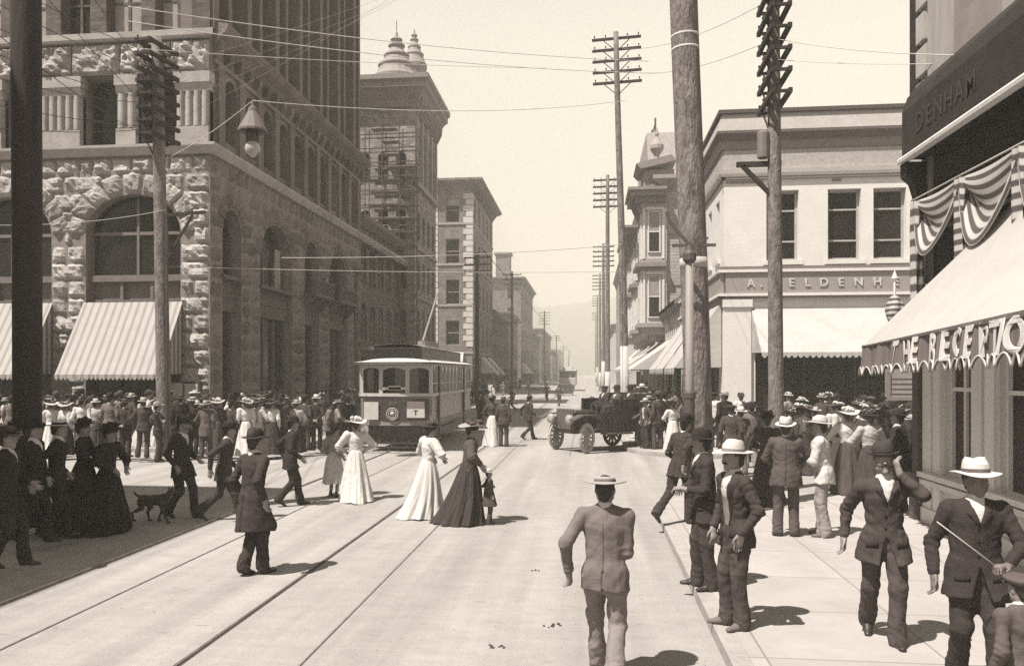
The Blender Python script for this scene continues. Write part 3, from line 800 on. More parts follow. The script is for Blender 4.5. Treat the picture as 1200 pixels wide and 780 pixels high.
# scaffold of poles and ledgers against its front
sc = empty('scaffold', (XT - 2, YT - 1.6, 0), 0, 'timber scaffold of poles and ledgers against the turreted building', 'scaffold')
k = MB()
for x in (-3.4, -2.1, -0.8, 0.3): k.tube([(XT + x, YT - 0.9, PAVE), (XT + x + 0.05, YT - 0.9, 21.0)], 0.04, 6)
for x in (-3.4, -2.1, -0.8): k.tube([(XT + x, YT - 2.0, PAVE), (XT + x, YT - 2.0, 21.6)], 0.04, 6)
WB(k, 'standard', mat('scaffold_timber', 0.10, 0.9, var=0.3), sc)
k = MB()
z = 13.0
while z < 21.3:
    for yy in (-0.9, -2.0): k.bar((XT - 4.0, YT + yy + 0.07, z), (XT + 0.5, YT + yy + 0.07, z + 0.05), 0.075)
    z += 1.05
WB(k, 'ledger', mat('scaffold_timber', 0.10), sc)
for i in range(9):
    k = MB(); k.box(XT - 3.6 + rb.uniform(0, 2), XT - 1.4 + rb.uniform(0, 1.8), YT - 1.9, YT - 1.0, 13.2 + 0.95 * i, 13.25 + 0.95 * i); WB(k, 'plank', mat('scaffold_plank', 0.3, 0.9), sc)
# ---------------------------------------------------------------- the rest of the street
def block(label, xs, x_back, y0, y1, h, floors, wm, name='brick_building', win_w=1.15, gap=1.1, ground=4.2, cor=0.7, corm=None, trim=None, front=True, fl_h=None, gm=None, group=None, rot=True, win=True, wfrm=None, wh=0.6, parapet=0.0, blinds=True):
    """a building with its street wall at x = xs and its end wall towards the camera at y0"""
    sgn = 1 if xs < x_back else -1          # the body lies on this side of the street wall
    root = empty(name, ((xs + x_back) / 2, (y0 + y1) / 2, 0), 0, label, 'building', group)
    A = Fac((xs, y0), (0, 1), (-sgn, 0)); B = Fac((xs, y0), (sgn, 0), (0, -1))
    L_, D__ = y1 - y0, abs(x_back - xs)
    fh = fl_h or (h - ground - 0.6) / max(1, floors)
    gm = gm or GL
    def ops(length):
        n = max(1, int((length - gap) / (win_w + gap))); st = length / n; r = []
        for f in range(floors):
            for k in range(n): c = st * (k + 0.5); r.append((c - win_w / 2, c + win_w / 2, ground + 0.6 + fh * f, ground + 0.6 + fh * f + fh * wh))
        return r
    oa, ob = (ops(L_), ops(D__) if front else []) if win else ([], [])
    n = max(1, int(L_ / 3.6)); st = L_ / n
    sh = [(st * k + 0.35, st * (k + 1) - 0.35, PAVE + 0.05, ground - 0.9) for k in range(n)] if win else []
    w = MB(); A.wall(w, 0, L_, PAVE, h, oa + sh, 0.28); B.wall(w, 0, D__, PAVE, h, ob, 0.28)
    w.box(*sorted((xs + sgn * 0.45, x_back)), y0 + 0.45, y1, 0.2, h - 0.3); WB(w, 'wall', wm, root)
    for o in oa: A.window(o, root, wfrm or FR_L, gm, w=-0.25, blind=(rb.choice([0.4, 0.55, 0.7]), BL) if blinds and rb.random() < 0.5 else None)
    for o in ob: B.window(o, root, wfrm or FR_L, gm, w=-0.25, blind=(rb.choice([0.4, 0.55, 0.7]), BL) if blinds and rb.random() < 0.5 else None)
    for o in sh: A.window(o, root, FR_D, GL, w=-0.26, bars=(0.7,), name='shop_window')
    if cor:
        c = MB(); pr = [(-0.3, h - 0.9), (0.08, h - 0.9), (0.2, h - 0.5), (cor, h - 0.1), (cor, h + 0.15), (-0.3, h + 0.3)]
        B.prism(c, pr, 0, D__, m0=1); WB(c, 'end_cornice', corm or trim or ST_D, root); c = MB()
        A.prism(c, pr, 0, L_, m0=1)
        for k in range(int(L_ / 1.2)): A.prism(c, [(0, h - 1.3), (0.12, h - 1.3), (cor * 0.7, h - 0.25), (0, h - 0.25)], 0.3 + 1.2 * k, 0.55 + 1.2 * k)
        WB(c, 'cornice', corm or trim or ST_D, root)
    if trim:
        c = MB()
        for z in [ground - 0.4] + [ground + 0.35 + fh * f for f in range(1, floors)]:
            A.box(c, -0.12, L_, z, z + 0.22, -0.1, 0.12); B.box(c, -0.1, D__, z + 0.001, z + 0.221, -0.1, 0.121)
        WB(c, 'belt_course', trim, root)
    return root, A, B, oa, ob

TAN = bricks('tan_brick', 0.33, 0.24, 1.0, bw=0.46, bh=0.15, mortar=0.01, bump=0.25, var=0.12)
TAN2 = bricks('side_brick', 0.26, 0.18, 1.0, bw=0.46, bh=0.15, mortar=0.01, bump=0.25, var=0.15)
PALE = mat('pale_stucco', 0.66, 0.9, var=0.1, vscale=1.0, stain=0.3, sscale=0.4)
PALE2 = mat('pale_trim', 0.34)
WHT = mat('white_paint', 0.84, 0.75, var=0.05, vscale=2.0, bump=0.08, bscale=14, stain=0.12, sscale=0.7)
GREY = mat('grey_paint', 0.40, 0.8, var=0.08, stain=0.2)

b3, A3, B3, oa3, ob3 = block('tan brick hotel of five storeys with pale quoins and a dark projecting cornice', -13.3, -27, 97.2, 118, 24.6, 4, TAN2, win_w=1.6, gap=1.9, ground=5.2, cor=1.3, corm=ST_D, trim=PALE2, name='brick_hotel', wfrm=FR_L)
q = MB()
for k in range(0, 26): q.box(-14.0 - 0.35 * (k % 2), -13.24, 97.13, 97.8 + 0.35 * (k % 2), 5.6 + 0.68 * k, 5.6 + 0.68 * k + 0.6)
WB(q, 'quoin_strip', PALE, b3)
for x in (-18.2, -22.5):
    q = MB()
    for k in range(0, 26): q.box(x - 0.5, x + 0.9, 97.14, 97.3, 5.6 + 0.68 * k, 5.6 + 0.68 * k + 0.6)
    WB(q, 'quoin_strip', PALE, b3)
awning(B3, 1.0, 5.0, 5.0, 2.6, 2.2, 0.3, mat('white_canvas', 0.72, 0.9, var=0.06), 'plain white awning on the tan hotel end wall behind the streetcar')
block('low dark shop row between the tan hotel and the chimneyed block', -13.4, -26, 118.2, 141, 11.2, 2, BRK, name='shop_row', cor=0.5, front=False, gap=1.5)
block('low pale shop with awnings before the chimneyed block', -13.3, -26, 141.2, 160, 12.6, 2, TAN, name='shop_row', cor=0.5, front=False, gap=1.5)
b4, A4, B4, _, _ = block('brick block with a square rooftop chimney down the street', -13.4, -30, 169.5, 205, 21.5, 4, TAN2, name='brick_building', win_w=1.3, gap=1.9, cor=0.9)
ch = MB(); ch.bevbox(-19.2, -16.2, 176, 179, 21.6, 27.2, 0.1); ch.bevbox(-19.5, -15.9, 175.7, 179.3, 27.0, 27.6, 0.1); WB(ch, 'chimney', TAN2, b4)
for (xs, xb, y0, y1, h, fl, nm) in ((-13.3, -28, 205.3, 232, 12, 2, 'plain two storey shop building past the chimneyed block'), (-13.3, -28, 241, 300, 15, 3, 'long faint three storey block on the streetcar side far down the street'),
                                    (-13.3, -28, 313, 372, 10.5, 2, 'faint low block in the haze beyond the long three storey block'), (-13.4, -28, 385, 444, 13, 2, 'hazy block near the end of the streetcar side')):
    block(nm, xs, xb, y0, y1, h, fl, TAN2 if y0 < 300 else TAN, win=y0 < 300, cor=0.5, gap=2.5, win_w=1.4, front=False, blinds=False)

# awnings down the streetcar side
cw = mat('white_canvas', 0.72)
for i, (fac, a, b, t) in enumerate(((A3, 8, 12, 'white awning over a shop door along the tan hotel'), (A3, 15, 19, 'small white awning at the far end of the tan hotel'), (A4, 3, 9, 'white awning at the foot of the chimneyed block'))):
    awning(fac, a, b, 4.6, 2.5, 1.9, 0.25, cw, t, teeth=0.3)

# ---------------------------------------------------------------- the white painted corner store
XR, YR = 5.0, 32.7
store = empty('corner_store', (XR + 6, YR + 7, 0), 0, 'white painted two storey corner store with big sash windows and a lettered grey band', 'building')
W_ = Fac((XR, YR), (1, 0), (0, -1)); V_ = Fac((XR, YR), (0, 1), (-1, 0))
def ux(px):
    t = (px - 570) / 1000.0
    return YR * (t * CT - ST) / (CT + t * ST) - XR
zr = lambda py, d=31.7: CAM_H + (437 - py) * d / 1000
wo = [(ux(898), ux(936), 6.72, 9.32), (ux(970), ux(1009), 6.72, 9.32), (ux(1023.5), ux(1062), 6.72, 9.32), (ux(1099), ux(1137), 6.72, 9.32)]
go = [(1.15, 6.6, PAVE + 0.02, 4.6), (7.2, 12.4, PAVE + 0.02, 4.6)]
so2 = [(1.0 + 2.1 * k, 1.95 + 2.1 * k, 6.9, 9.2) for k in range(6)]
sg = [(1.2 + 4.3 * k, 4.9 + 4.3 * k, PAVE + 0.02, 4.4) for k in range(3)]
w = MB(); W_.wall(w, 0, 13, PAVE, 10.9, wo + go, 0.35); V_.wall(w, 0, 14.0, PAVE, 10.9, so2 + sg, 0.3)
WB(w, 'wall', WHT, store)
w = MB(); w.box(XR + 0.6, XR + 13, YR + 0.6, YR + 14.2, 4.7, 11.3); w.box(XR + 2.2, XR + 13, YR + 3.5, YR + 14.2, 0.14, 4.6); w.box(XR + 0.3, XR + 13, YR + 0.35, YR + 3.5, 4.62, 4.69); WB(w, 'core', mat('dark_interior', 0.045, 0.9, var=0.3), store)
for o in wo: W_.window(o, store, mat('sash_paint', 0.5, 0.7), GL, w=-0.3, fw=0.09, bars=(0.28, 0.72))
for o in so2:
    V_.window(o, store, mat('sash_paint', 0.5), GL, w=-0.27, bars=('mid',))
tri = MB()
W_.prism(tri, [(-0.1, 9.83), (0.08, 9.83), (0.16, 9.95), (0.2, 10.1), (-0.1, 10.12)], 0, 13, m0=1); V_.prism(tri, [(-0.1, 9.83), (0.08, 9.83), (0.16, 9.95), (0.2, 10.1), (-0.1, 10.12)], 0, 14.0, m0=1)
for o in wo: W_.box(tri, o[0] - 0.12, o[1] + 0.12, 6.55, 6.72, -0.05, 0.12)
for o in so2: V_.box(tri, o[0] - 0.1, o[1] + 0.1, 6.76, 6.9, -0.05, 0.1)
WB(tri, 'string_course', WHT, store)
dk = MB()
for i, a in enumerate((0.1, 3.9)):
    for k in range(16 if i == 0 else 4): W_.box(dk, a + 0.085 * k, a + 0.045 + 0.085 * k, 9.6, 9.68, 0.0, 0.04)
W_.box(dk, -0.2, 13, 9.74, 9.83, -0.05, 0.1); V_.box(dk, -0.1, 14.2, 9.741, 9.83, -0.05, 0.1)
WB(dk, 'dentil_band', mat('grey_trim', 0.22, 0.8), store)
fz = MB(); W_.box(fz, 0.0, 13, 10.12, 10.85, -0.1, 0.03); V_.box(fz, 0.0, 14.2, 10.121, 10.85, -0.1, 0.03); WB(fz, 'frieze', mat('brick_frieze', 0.46, 0.9, var=0.15, vscale=8, bump=0.3), store)
cn = MB(); pr = [(-0.3, 10.85), (0.1, 10.85), (0.14, 11.05), (0.2, 11.3), (0.27, 11.42), (0.27, 11.5), (-0.3, 11.55)]
W_.prism(cn, pr, 0, 13, m0=1); V_.prism(cn, pr, 0, 14.0, m0=1)
for k in range(36): W_.box(cn, 0.02 + 0.36 * k, 0.2 + 0.36 * k, 11.0, 11.15, 0.0, 0.1)
for k in range(38): V_.box(cn, 0.02 + 0.36 * k, 0.2 + 0.36 * k, 11.0, 11.15, 0.0, 0.1)
WB(cn, 'cornice', mat('cornice_brown', 0.14, 0.85, var=0.15), store)
pp = MB(); W_.prism(pp, [(-0.8, 11.5), (0.25, 11.52), (0.08, 12.18), (-0.8, 12.18)], 0, 13, m0=1); V_.prism(pp, [(-0.8, 11.5), (0.25, 11.52), (0.08, 12.18), (-0.8, 12.18)], 0, 14.0, m0=1); WB(pp, 'parapet', mat('parapet_paint', 0.48, 0.8, var=0.08, stain=0.25), store)
pc = MB(); cp = [(-0.8, 12.18), (0.2, 12.18), (0.2, 12.32), (-0.8, 12.32)]; W_.prism(pc, cp, 0, 13, m0=1); V_.prism(pc, cp, 0, 14.0, m0=1); WB(pc, 'coping', mat('coping_dark', 0.09, 0.8), store)
sb = MB(); W_.box(sb, 0.05, 12.9, 5.5, 6.28, 0.0, 0.16); V_.box(sb, -0.1, 14.2, 5.5, 6.28, 0.0, 0.15)
sbo = WB(sb, 'sign_band', mat('sign_grey', 0.36, 0.8, var=0.06, stain=0.15), store)
fm = MB()
for z in (5.4, 6.28): W_.box(fm, -0.2, 12.95, z, z + 0.1, 0.0, 0.24); V_.box(fm, -0.23, 14.2, z + 0.001, z + 0.099, 0.0, 0.239)
WB(fm, 'sign_frame', mat('white_paint', 0.74), sbo)
dl = MB(); W_.box(dl, -0.2, 12.95, 5.33, 5.4, 0.0, 0.2); W_.box(dl, -0.15, 12.95, 6.385, 6.5, 0.0, 0.18); V_.box(dl, -0.2, 14.2, 5.331, 5.4, 0.0, 0.2); WB(dl, 'moulding', mat('grey_trim', 0.22), sbo)
LET = mat('letter_pale', 0.62, 0.7, var=0.05)
letters = 'A. FELDENHEIMER'
xs_l = [ux(879), ux(891), None, ux(909), ux(926.5), ux(945), ux(964), ux(984), ux(1004.5), ux(1026.5)]
xs_l += [xs_l[-1] + 0.64 * (k + 1) for k in range(5)]
for chx, u in zip(letters, xs_l):
    if chx == ' ': continue
    o = link('letter', text_mesh(chx, 0.42, 0.02, 0.006), sbo, LET)
    p = Vector(W_.P(u, 5.74, 0.18)); o.location = p - wloc(sbo); o.rotation_euler = (R(90), 0, 0)
# the white corner pier and shop front
pr = MB(); W_.box(pr, -0.02, 0.98, PAVE, 5.3, -0.02, 0.12); W_.box(pr, -0.08, 1.04, PAVE, 0.7, 0.0, 0.2); W_.box(pr, -0.06, 1.02, 5.0, 5.3, 0.0, 0.19); W_.box(pr, 6.62, 7.15, PAVE, 5.0, -0.02, 0.1); WB(pr, 'corner_pier', WHT, store)
for o in go: W_.window((o[0], o[1], PAVE + 0.5, 4.6), store, FR_D, GL, w=-0.33, bars=(0.75,), name='shop_window', cols=3)
for o in sg: V_.window((o[0], o[1], PAVE + 0.5, 4.4), store, FR_D, GL, w=-0.28, bars=(0.75,), name='shop_window', cols=2)
CANV = translucent(mat('cream_canvas', 0.66, 0.9, var=0.07, vscale=1.5, bump=0.3, bscale=2.2, stain=0.2), 0.2)
awning(W_, 1.0, 12.6, 4.95, 3.28, 1.9, 0.2, CANV, 'long cream awning with a toothed edge across the white corner store', teeth=0.2, cheek_m=CANV, sag=0.03)
for i, (a, b) in enumerate(((0.3, 4.6), (5.2, 9.3), (9.8, 13.6))):
    awning(V_, a, b, 5.25, 2.75, 1.75, 0.26, CANV, ['cream side awning hanging steeply beside the big slanting pole', 'second cream awning along the side of the white store', 'third cream awning along the side of the white store'][i], teeth=0.24, sag=0.12)

# ---------------------------------------------------------------- ornate bay fronted house beyond it
XV, YV = 5.0, 57.6
vic, AV, BV, ova, ovb = block('ornate pale building with stacked bay windows under bracketed hoods and a mansard roof', XV, XV + 14, YV, 80, 15.4, 3, PALE, name='victorian_building', win_w=1.2, gap=1.6, ground=4.6, cor=0.8, corm=GREY, trim=GREY, wfrm=FR_L, front=False)
lowb, AL, BL_, _, _ = block('low shop with a sloping roof edge between the white store and the ornate bays', XV, XV + 12, 47.0, 57.4, 6.4, 0, PALE, name='shop_row', cor=0.4, front=False, ground=4.4)
HOOD = mat('hood_grey', 0.30, 0.8, stain=0.3)
def bay(y0, y1, z0, z1, top):
    d = 1.5; m = MB(); m.box(XV - d, XV + 0.1, y0, y1, z0, z1); o = WB(m, 'bay', PALE, vic); mid = (z0 + z1) / 2
    for (za, zb, ex) in ((z0 - 0.9, z0 - 0.5, -0.5), (z0 - 0.5, z0 - 0.02, 0.05), (z0 - 0.02, z0 + 0.25, 0.3), (mid - 0.5, mid - 0.25, 0.12), (mid - 0.25, mid + 0.02, 0.42), (mid + 0.02, mid + 0.3, 0.1), (z1 - 0.5, z1 - 0.2, 0.15), (z1 - 0.2, z1 + 0.15, 0.45), (z1 + 0.15, z1 + 0.5, 0.8), (z1 + 0.5, z1 + 0.7, 0.95)):
        h = MB(); h.box(XV - d - ex, XV + 0.05, y0 - ex, y1 + ex, za, zb - 0.003); WB(h, 'hood', HOOD if ex > 0.3 else GREY, o)
    FF = Fac((XV - d, y0), (1, 0), (0, -1)); SF = Fac((XV - d, y0), (0, 1), (-1, 0))
    for a, b in ((z0 + 0.6, mid - 0.8), (mid + 0.7, z1 - 0.75)):
        FF.window((0.38, d - 0.32, a, b), o, WHT, GL, w=0.03, blind=(0.5, BL)); L_ = y1 - y0
        k = MB(); FF.prism(k, [(0, b + 0.05), (0.2, b + 0.05), (0.24, b + 0.2), (0, b + 0.35)], 0.25, d - 0.2); FF.box(k, 0.05, 0.2, a - .5, b + 0.3, 0, 0.1); FF.box(k, d - 0.2, d - 0.05, a - .5, b + 0.3, 0, 0.1); WB(k, 'window_trim', WHT, o)
        for q in range(2): SF.window((0.3 + q * L_ / 2, L_ / 2 - 0.2 + q * L_ / 2, a, b), o, WHT, GL, w=0.03)
        for q in (0.05, L_ / 2 - 0.1, L_ - 0.25): k = MB(); SF.box(k, q, q + 0.2, a - .5, b + 0.3, 0, 0.1); WB(k, 'pilaster', WHT, o)
    for q in range(5):
        k = MB(); SF.prism(k, [(0, z1 - 0.9), (0.15, z1 - 0.9), (0.6, z1 + 0.1), (0, z1 + 0.1)], q * (y1 - y0 - 0.2) / 4, q * (y1 - y0 - 0.2) / 4 + 0.2); WB(k, 'bracket', HOOD, o)
    if top:
        t = MB(); t.box(XV - d + 0.1, XV + 0.6, y0 + 0.1, y1 - 0.1, z1 + 0.7, z1 + 2.0); t.prism([(XV - d - 0.1, z1 + 2.0), (XV - d - 0.4, z1 + 2.35), (XV + 0.4, z1 + 2.9), (XV + 0.7, z1 + 2.5)], y0 - 0.3, y1 + 0.2, 'y'); WB(t, 'bay_parapet', HOOD, o)
        f = MB(); f.lathe([(0.4, 0), (0.4, 0.4), (0.22, 0.5), (0.16, 0.8), (0.46, 1.25), (0.46, 1.5), (0.2, 1.9), (0.1, 2.05), (0.14, 2.25), (0.02, 2.7)], 12, (XV - 0.5, y0 + 0.5, z1 + 2.2)); WB(f, 'urn_finial', GREY, o)
bay(57.3, 60.6, 5.6, 14.0, True); bay(66.0, 69.3, 5.6, 13.0, False); bay(74.5, 77.8, 5.6, 13.0, False)
ms = MB(); ms.prism([(66.0, 15.5), (84, 15.5), (80.5, 21.8), (69.5, 21.8)], XV - 0.4, XV + 2.4, 'x'); WB(ms, 'mansard', mat('slate_pale', 0.34, 0.85, var=0.2, vscale=6), vic)
ms = MB()
for yy in (69.6, 73, 77, 80.4): ms.bar((XV + 0.3, yy, 21.8), (XV + 0.3, yy, 23.0), 0.14)
ms.bar((XV + 0.3, 69.6, 22.6), (XV + 0.3, 80.4, 22.6), 0.08); WB(ms, 'roof_cresting', FR_D, vic)
gm = bricks('clapboard', 0.5, 0.32, 1.0, bw=30.0, bh=0.22, mortar=0.02, bump=0.3, var=0.04)
gw = MB(); gw.box(XV + 0.02, XV + 11, YV - 0.06, YV - 0.01, 6.5, 15.2); WB(gw, 'clapboard_gable', gm, vic)
rf = MB(); rf.prism([(XV - 0.4, 6.3), (XV + 5, 9.5), (XV + 5, 9.7), (XV - 0.4, 6.55)], 47.2, 57.4, 'y'); WB(rf, 'roof', mat('roof_dark', 0.06, 0.9), lowb)
AW2 = stripes('thin_striped_canvas', 0.62, 0.4, 2.2, axis=1, duty=0.8, soft=0.05)
awning(AL, 0.3, 10.2, 4.6, 2.75, 2.7, 0.25, AW2, 'broad striped awning on the low shop past the slanting pole', teeth=0.3, sag=0.2)
for a, b, t in ((0.2, 8.2, 'striped awning under the ornate bay windows'), (8.7, 15.0, 'striped awning at the middle of the ornate building'), (15.5, 22, 'faded striped awning beyond the ornate bay windows')):
    awning(AV, a, b, 4.7, 2.85, 2.7, 0.25, AW2, t, teeth=0.3, sag=0.15)

for i, (xs, y0, y1, h, fl, m, t) in enumerate(((4.8, 80.3, 88, 17, 4, TAN, 'pale four storey block past the mansard roof'), (5.0, 97, 130, 13.5, 3, PALE, 'pale three storey row across the second side street'), (5.0, 130.4, 159, 19, 4, TAN, 'tall faint block seen between the telegraph poles'),
                                               (5.0, 169, 231, 12, 2, PALE, 'faint pale low row far along the pole line'), (5.0, 241, 303, 16, 3, TAN, 'faint high block far along the pole line'), (5.0, 313, 375, 11, 2, TAN, 'hazy last block along the pole line'))):
    block(t, xs, xs + 16, y0, y1, h, fl, m, cor=0.6, gap=1.9, win=y0 < 240, front=(i in (1,)), blinds=False, trim=GREY if i < 2 else None)
AV2 = Fac((4.8, 80.3), (0, 1), (-1, 0))
awning(AV2, 0.5, 7, 4.8, 2.7, 2.2, 0.25, cw, 'white awning past the striped awnings before the second side street', teeth=0.4)

# ---------------------------------------------------------------- the dark signed building close by, with the lettered awning
XD, YD = 5.5, 15.0
den = empty('saloon_building', (XD + 4, 8, 0), 0, 'dark fronted saloon building with quoined corner, lettered fascia and wooden shop front', 'building')
DN = Fac((XD, YD), (0, -1), (-1, 0))                    # u runs back towards the camera
DARK = mat('fascia_dark', 0.028, 0.8, var=0.3, vscale=3, stain=0.2)
STU = mat('painted_brick_grey', 0.33, 0.9, var=0.12, vscale=1.5, stain=0.4)
dw = [(1.5 + 2.5 * k, 2.4 + 2.5 * k, 7.9, 10.9) for k in range(4)]
gops = [(0.95, 1.95, 0.95, 3.0), (2.75, 4.6, 0.9, 3.0), (5.4, 7.6, 0.9, 3.0)]
w = MB(); DN.wall(w, 0, 18, 7.0, 14, dw, 0.35); w.box(XD + 0.5, XD + 12, -3, YD, 0.2, 13.9); w.box(XD + 0.01, XD + 0.6, YD - 0.4, YD, PAVE, 14.0); WB(w, 'upper_wall', STU, den)
for o in dw: DN.window(o, den, FR_D, GL2, w=-0.3)
q = MB(); z = 6.9
k = 0
while z < 13.6:
    DN.box(q, -0.03, 0.42 if k % 2 else 0.3, z, z + 0.44, -0.3, 0.07); z += 0.56; k += 1
WB(q, 'quoins', mat('quoin_paint', 0.5, 0.85, stain=0.2), den)
q = MB()
for i in range(5): DN.box(q, 0.5 + 2.5 * i, 1.3 + 2.5 * i, 7.0, 11.4, 0.0, 0.08)
WB(q, 'pilaster', mat('pilaster_paint', 0.45, 0.85, stain=0.3, stretch=(1, 1, 0.2)), den)
dp = MB(); DN.box(dp, -0.5, -0.03, 6.3, 9.6, -0.42, 0.0); WB(dp, 'end_pier', DARK, den)
fs = MB(); DN.prism(fs, [(-0.2, 6.08), (0.34, 6.08), (0.34, 6.85), (0.26, 7.1), (0.1, 7.3), (-0.2, 7.35)], 0.12, 18); fso = WB(fs, 'fascia', DARK, den)
fm = MB(); DN.prism(fm, [(0.26, 6.03), (0.40, 6.02), (0.41, 6.07), (0.36, 6.12), (0.26, 6.11)], 0.05, 18); WB(fm, 'white_moulding', WHT, fso)
for u in (0.0, 4.2, 9):
    br = MB(); DN.prism(br, [(0, 6.02), (0.33, 6.02), (0.32, 5.8), (0.2, 5.68), (0.12, 5.4), (0, 5.2)], u, u + 0.25); WB(br, 'scroll_bracket', DARK, den)
for i, chx in enumerate('DENHAM'):
    o = link('letter', text_mesh(chx, 0.42, 0.002, 0.004), fso, mat('faded_letter', 0.05, 0.8))
    p = Vector(DN.P(0.9 + 0.36 * i, 6.36, 0.352)); o.location = p - wloc(fso); o.rotation_euler = (R(90), 0, R(-90))
tb = MB(); DN.box(tb, 0.0, 18, 4.0, 6.4, -0.3, -0.05); WB(tb, 'transom_wall', DARK, den)
WOOD = mat('shopfront_wood', 0.85, 0.75, var=0.18, vscale=2.5, stretch=(1, 1, 0.15), bump=0.15, bscale=12, stain=0.35)
sf = MB(); DN.wall(sf, 0.2, 14, PAVE, 4.0, gops, 0.16); WB(sf, 'shopfront', WOOD, den)
tr = MB()
for a, b in ((0.2, 0.55), (0.62, 0.9), (2.0, 2.32), (2.42, 2.7), (4.65, 4.95), (5.05, 5.35)): DN.box(tr, a, b, PAVE, 4.0, 0.0, 0.05)
DN.box(tr, 0.2, 14, 0.74, 0.82, 0.0, 0.1); DN.box(tr, 0.2, 14, 0.86, 0.94, 0.0, 0.14); DN.box(tr, 0.2, 14, PAVE, 0.36, 0.0, 0.08)
WB(tr, 'shopfront_trim', mat('shopfront_pale', 0.95, 0.7, var=0.12, vscale=3, stretch=(1, 1, 0.2), stain=0.3), den)
for o in gops: DN.window(o, den, mat('shopfront_pale', 0.55), GL2, w=-0.14, bars=(0.66,), name='shop_window', cols=2 if o[1] - o[0] > 1.2 else 2)
po = MB(); DN.box(po, -0.05, 0.16, PAVE, 4.0, -0.2, 0.12); DN.box(po, -0.08, 0.19, PAVE, 0.9, -0.2, 0.16); WB(po, 'corner_post', mat('post_dark', 0.10, 0.7, var=0.2, stretch=(1, 1, 0.2)), den)

# its big white awning, hipped at the far end, with the lettered valance
A_, B_ = Vector((4.5, 14.75, 3.0)), Vector((3.62, 6.6, 3.07))
T1, T2, W1 = Vector((5.5, 11.6, 4.85)), Vector((5.5, 2.0, 4.85)), Vector((5.46, 15.15, 3.0))
B2 = B_ + (B_ - A_) * 0.4
aw = empty('saloon_awning', (5.0, 9, 3), 0, 'big white awning with a lettered striped valance on the saloon building', 'awning')
WC = translucent(mat('awning_white', 0.80, 0.9, var=0.05, vscale=1.2, bump=0.25, bscale=2.5, stain=0.1, sscale=0.9), 0.36)
c = MB()
for off in (0,):
    def top(s, t):
        p = (A_ + (B2 - A_) * s) * (1 - t) + (T1 + (T2 - T1) * s) * t
        p = p + Vector((0, 0, -0.07 * min(1, s * 7) * math.sin(math.pi * t) * (0.7 + 0.3 * math.sin(s * 19)) + off)); return tuple(p)
    c.grid(top, 40, 8)
    c.grid(lambda s, t: tuple((A_ * (1 - s) + W1 * s) * (1 - t) + T1 * t + Vector((0, 0, off))), 6, 6)
WB(c, 'canvas', WC, aw, smooth=True, fix=False)
vx = (B2 - A_); VL = vx.length; vd = vx.normalized(); vn = vd.cross(Vector((0, 0, 1))).normalized()
if vn.x > 0: vn = -vn
VAL = stripes('valance_grey', 0.22, 0.19, 6.0, axis=1, duty=0.5, soft=0.2)
v = MB(); tm = MB(); nsc = int(VL / 0.2)
VH = 0.5
def vp(s, z): 
    fl = 0.04 * math.sin(s * 6.1) + 0.022 * math.sin(s * 15.7 + 1)
    k = max(0.0, (3.05 - z)) / VH
    return A_ + vd * s + Vector((0, 0, -A_.z + z + (B_.z - A_.z) * s / VL)) + vn * (0.004 + (fl + 0.02) * k)
for off in (0.0, 0.012):
    m = nsc * 8
    for i in range(m):
        s0, s1 = VL * i / m, VL * (i + 1) / m
        def low(s):
            f = (s / VL * nsc) % 1.0
            return 3.0 - VH + 0.13 * abs(math.sin(math.pi * ((s / VL * nsc)))) ** 0.6 - 0.0
        rows = 4
        for r in range(rows):
            z = lambda s, q: 3.0 + (low(s) - 3.0) * q / rows
            v.add([vp(s0, z(s0, r)) + vn * -off, vp(s1, z(s1, r)) + vn * -off, vp(s1, z(s1, r + 1)) + vn * -off, vp(s0, z(s0, r + 1)) + vn * -off], [(0, 1, 2, 3)])
vo = WB(v, 'valance', VAL, aw, smooth=True, fix=False)
pts = []
for i in range(nsc):
    s0 = VL * i / nsc; ps = [vp(s0 + VL / nsc * q, 3.0 - VH + 0.13 * abs(math.sin(math.pi * q)) ** 0.6 - 0.03 * (1 - abs(math.sin(math.pi * q))) + 0.012) + vn * 0.012 for q in (0.02, 0.08, 0.2, 0.35, 0.5, 0.65, 0.8, 0.92, 0.98)]
    tm.tube(ps, 0.011, 5)
WB(tm, 'scallop_trim', mat('trim_white', 0.62, 0.85), aw, smooth=True)
LW = mat('letter_white', 0.74, 0.85)
sx = 1.55
def s_at(px):
    lo_, hi_ = 0.0, VL
    for _ in range(50):
        m_ = (lo_ + hi_) / 2; p = A_ + vd * m_
        if 570 + 1000 * (p.x * CT + p.y * ST) / (-p.x * ST + p.y * CT) < px: lo_ = m_
        else: hi_ = m_
    return lo_
for chx, lpx in zip('THERECEPTION', (1052, 1063, 1075, 1096, 1110, 1124, 1139, 1154, 1169, 1180, 1193, 1214)):
    me_ = text_mesh(chx, 0.46, 0.004, 0.014).copy(); c0 = s_at(lpx)
    for v_ in me_.vertices: v_.co = vp(c0 + v_.co.x * 1.12, 2.635 + v_.co.y) + vn * (0.012 + v_.co.z)
    o = link('letter', me_, vo, LW); o.location = -wloc(vo)

f = MB(); f.tube([A_ - Vector((0, 0, 0.02)), B2 - Vector((0, 0, 0.02))], 0.025, 6); f.bar(A_, W1, 0.03)
for s in (0.0, 0.33, 0.66, 1.0): p = A_ + (B2 - A_) * s; f.bar(p - Vector((0, 0, .02)), Vector((5.44, p.y, 2.98)), 0.03)
WB(f, 'frame', mat('awning_iron', 0.06), aw)

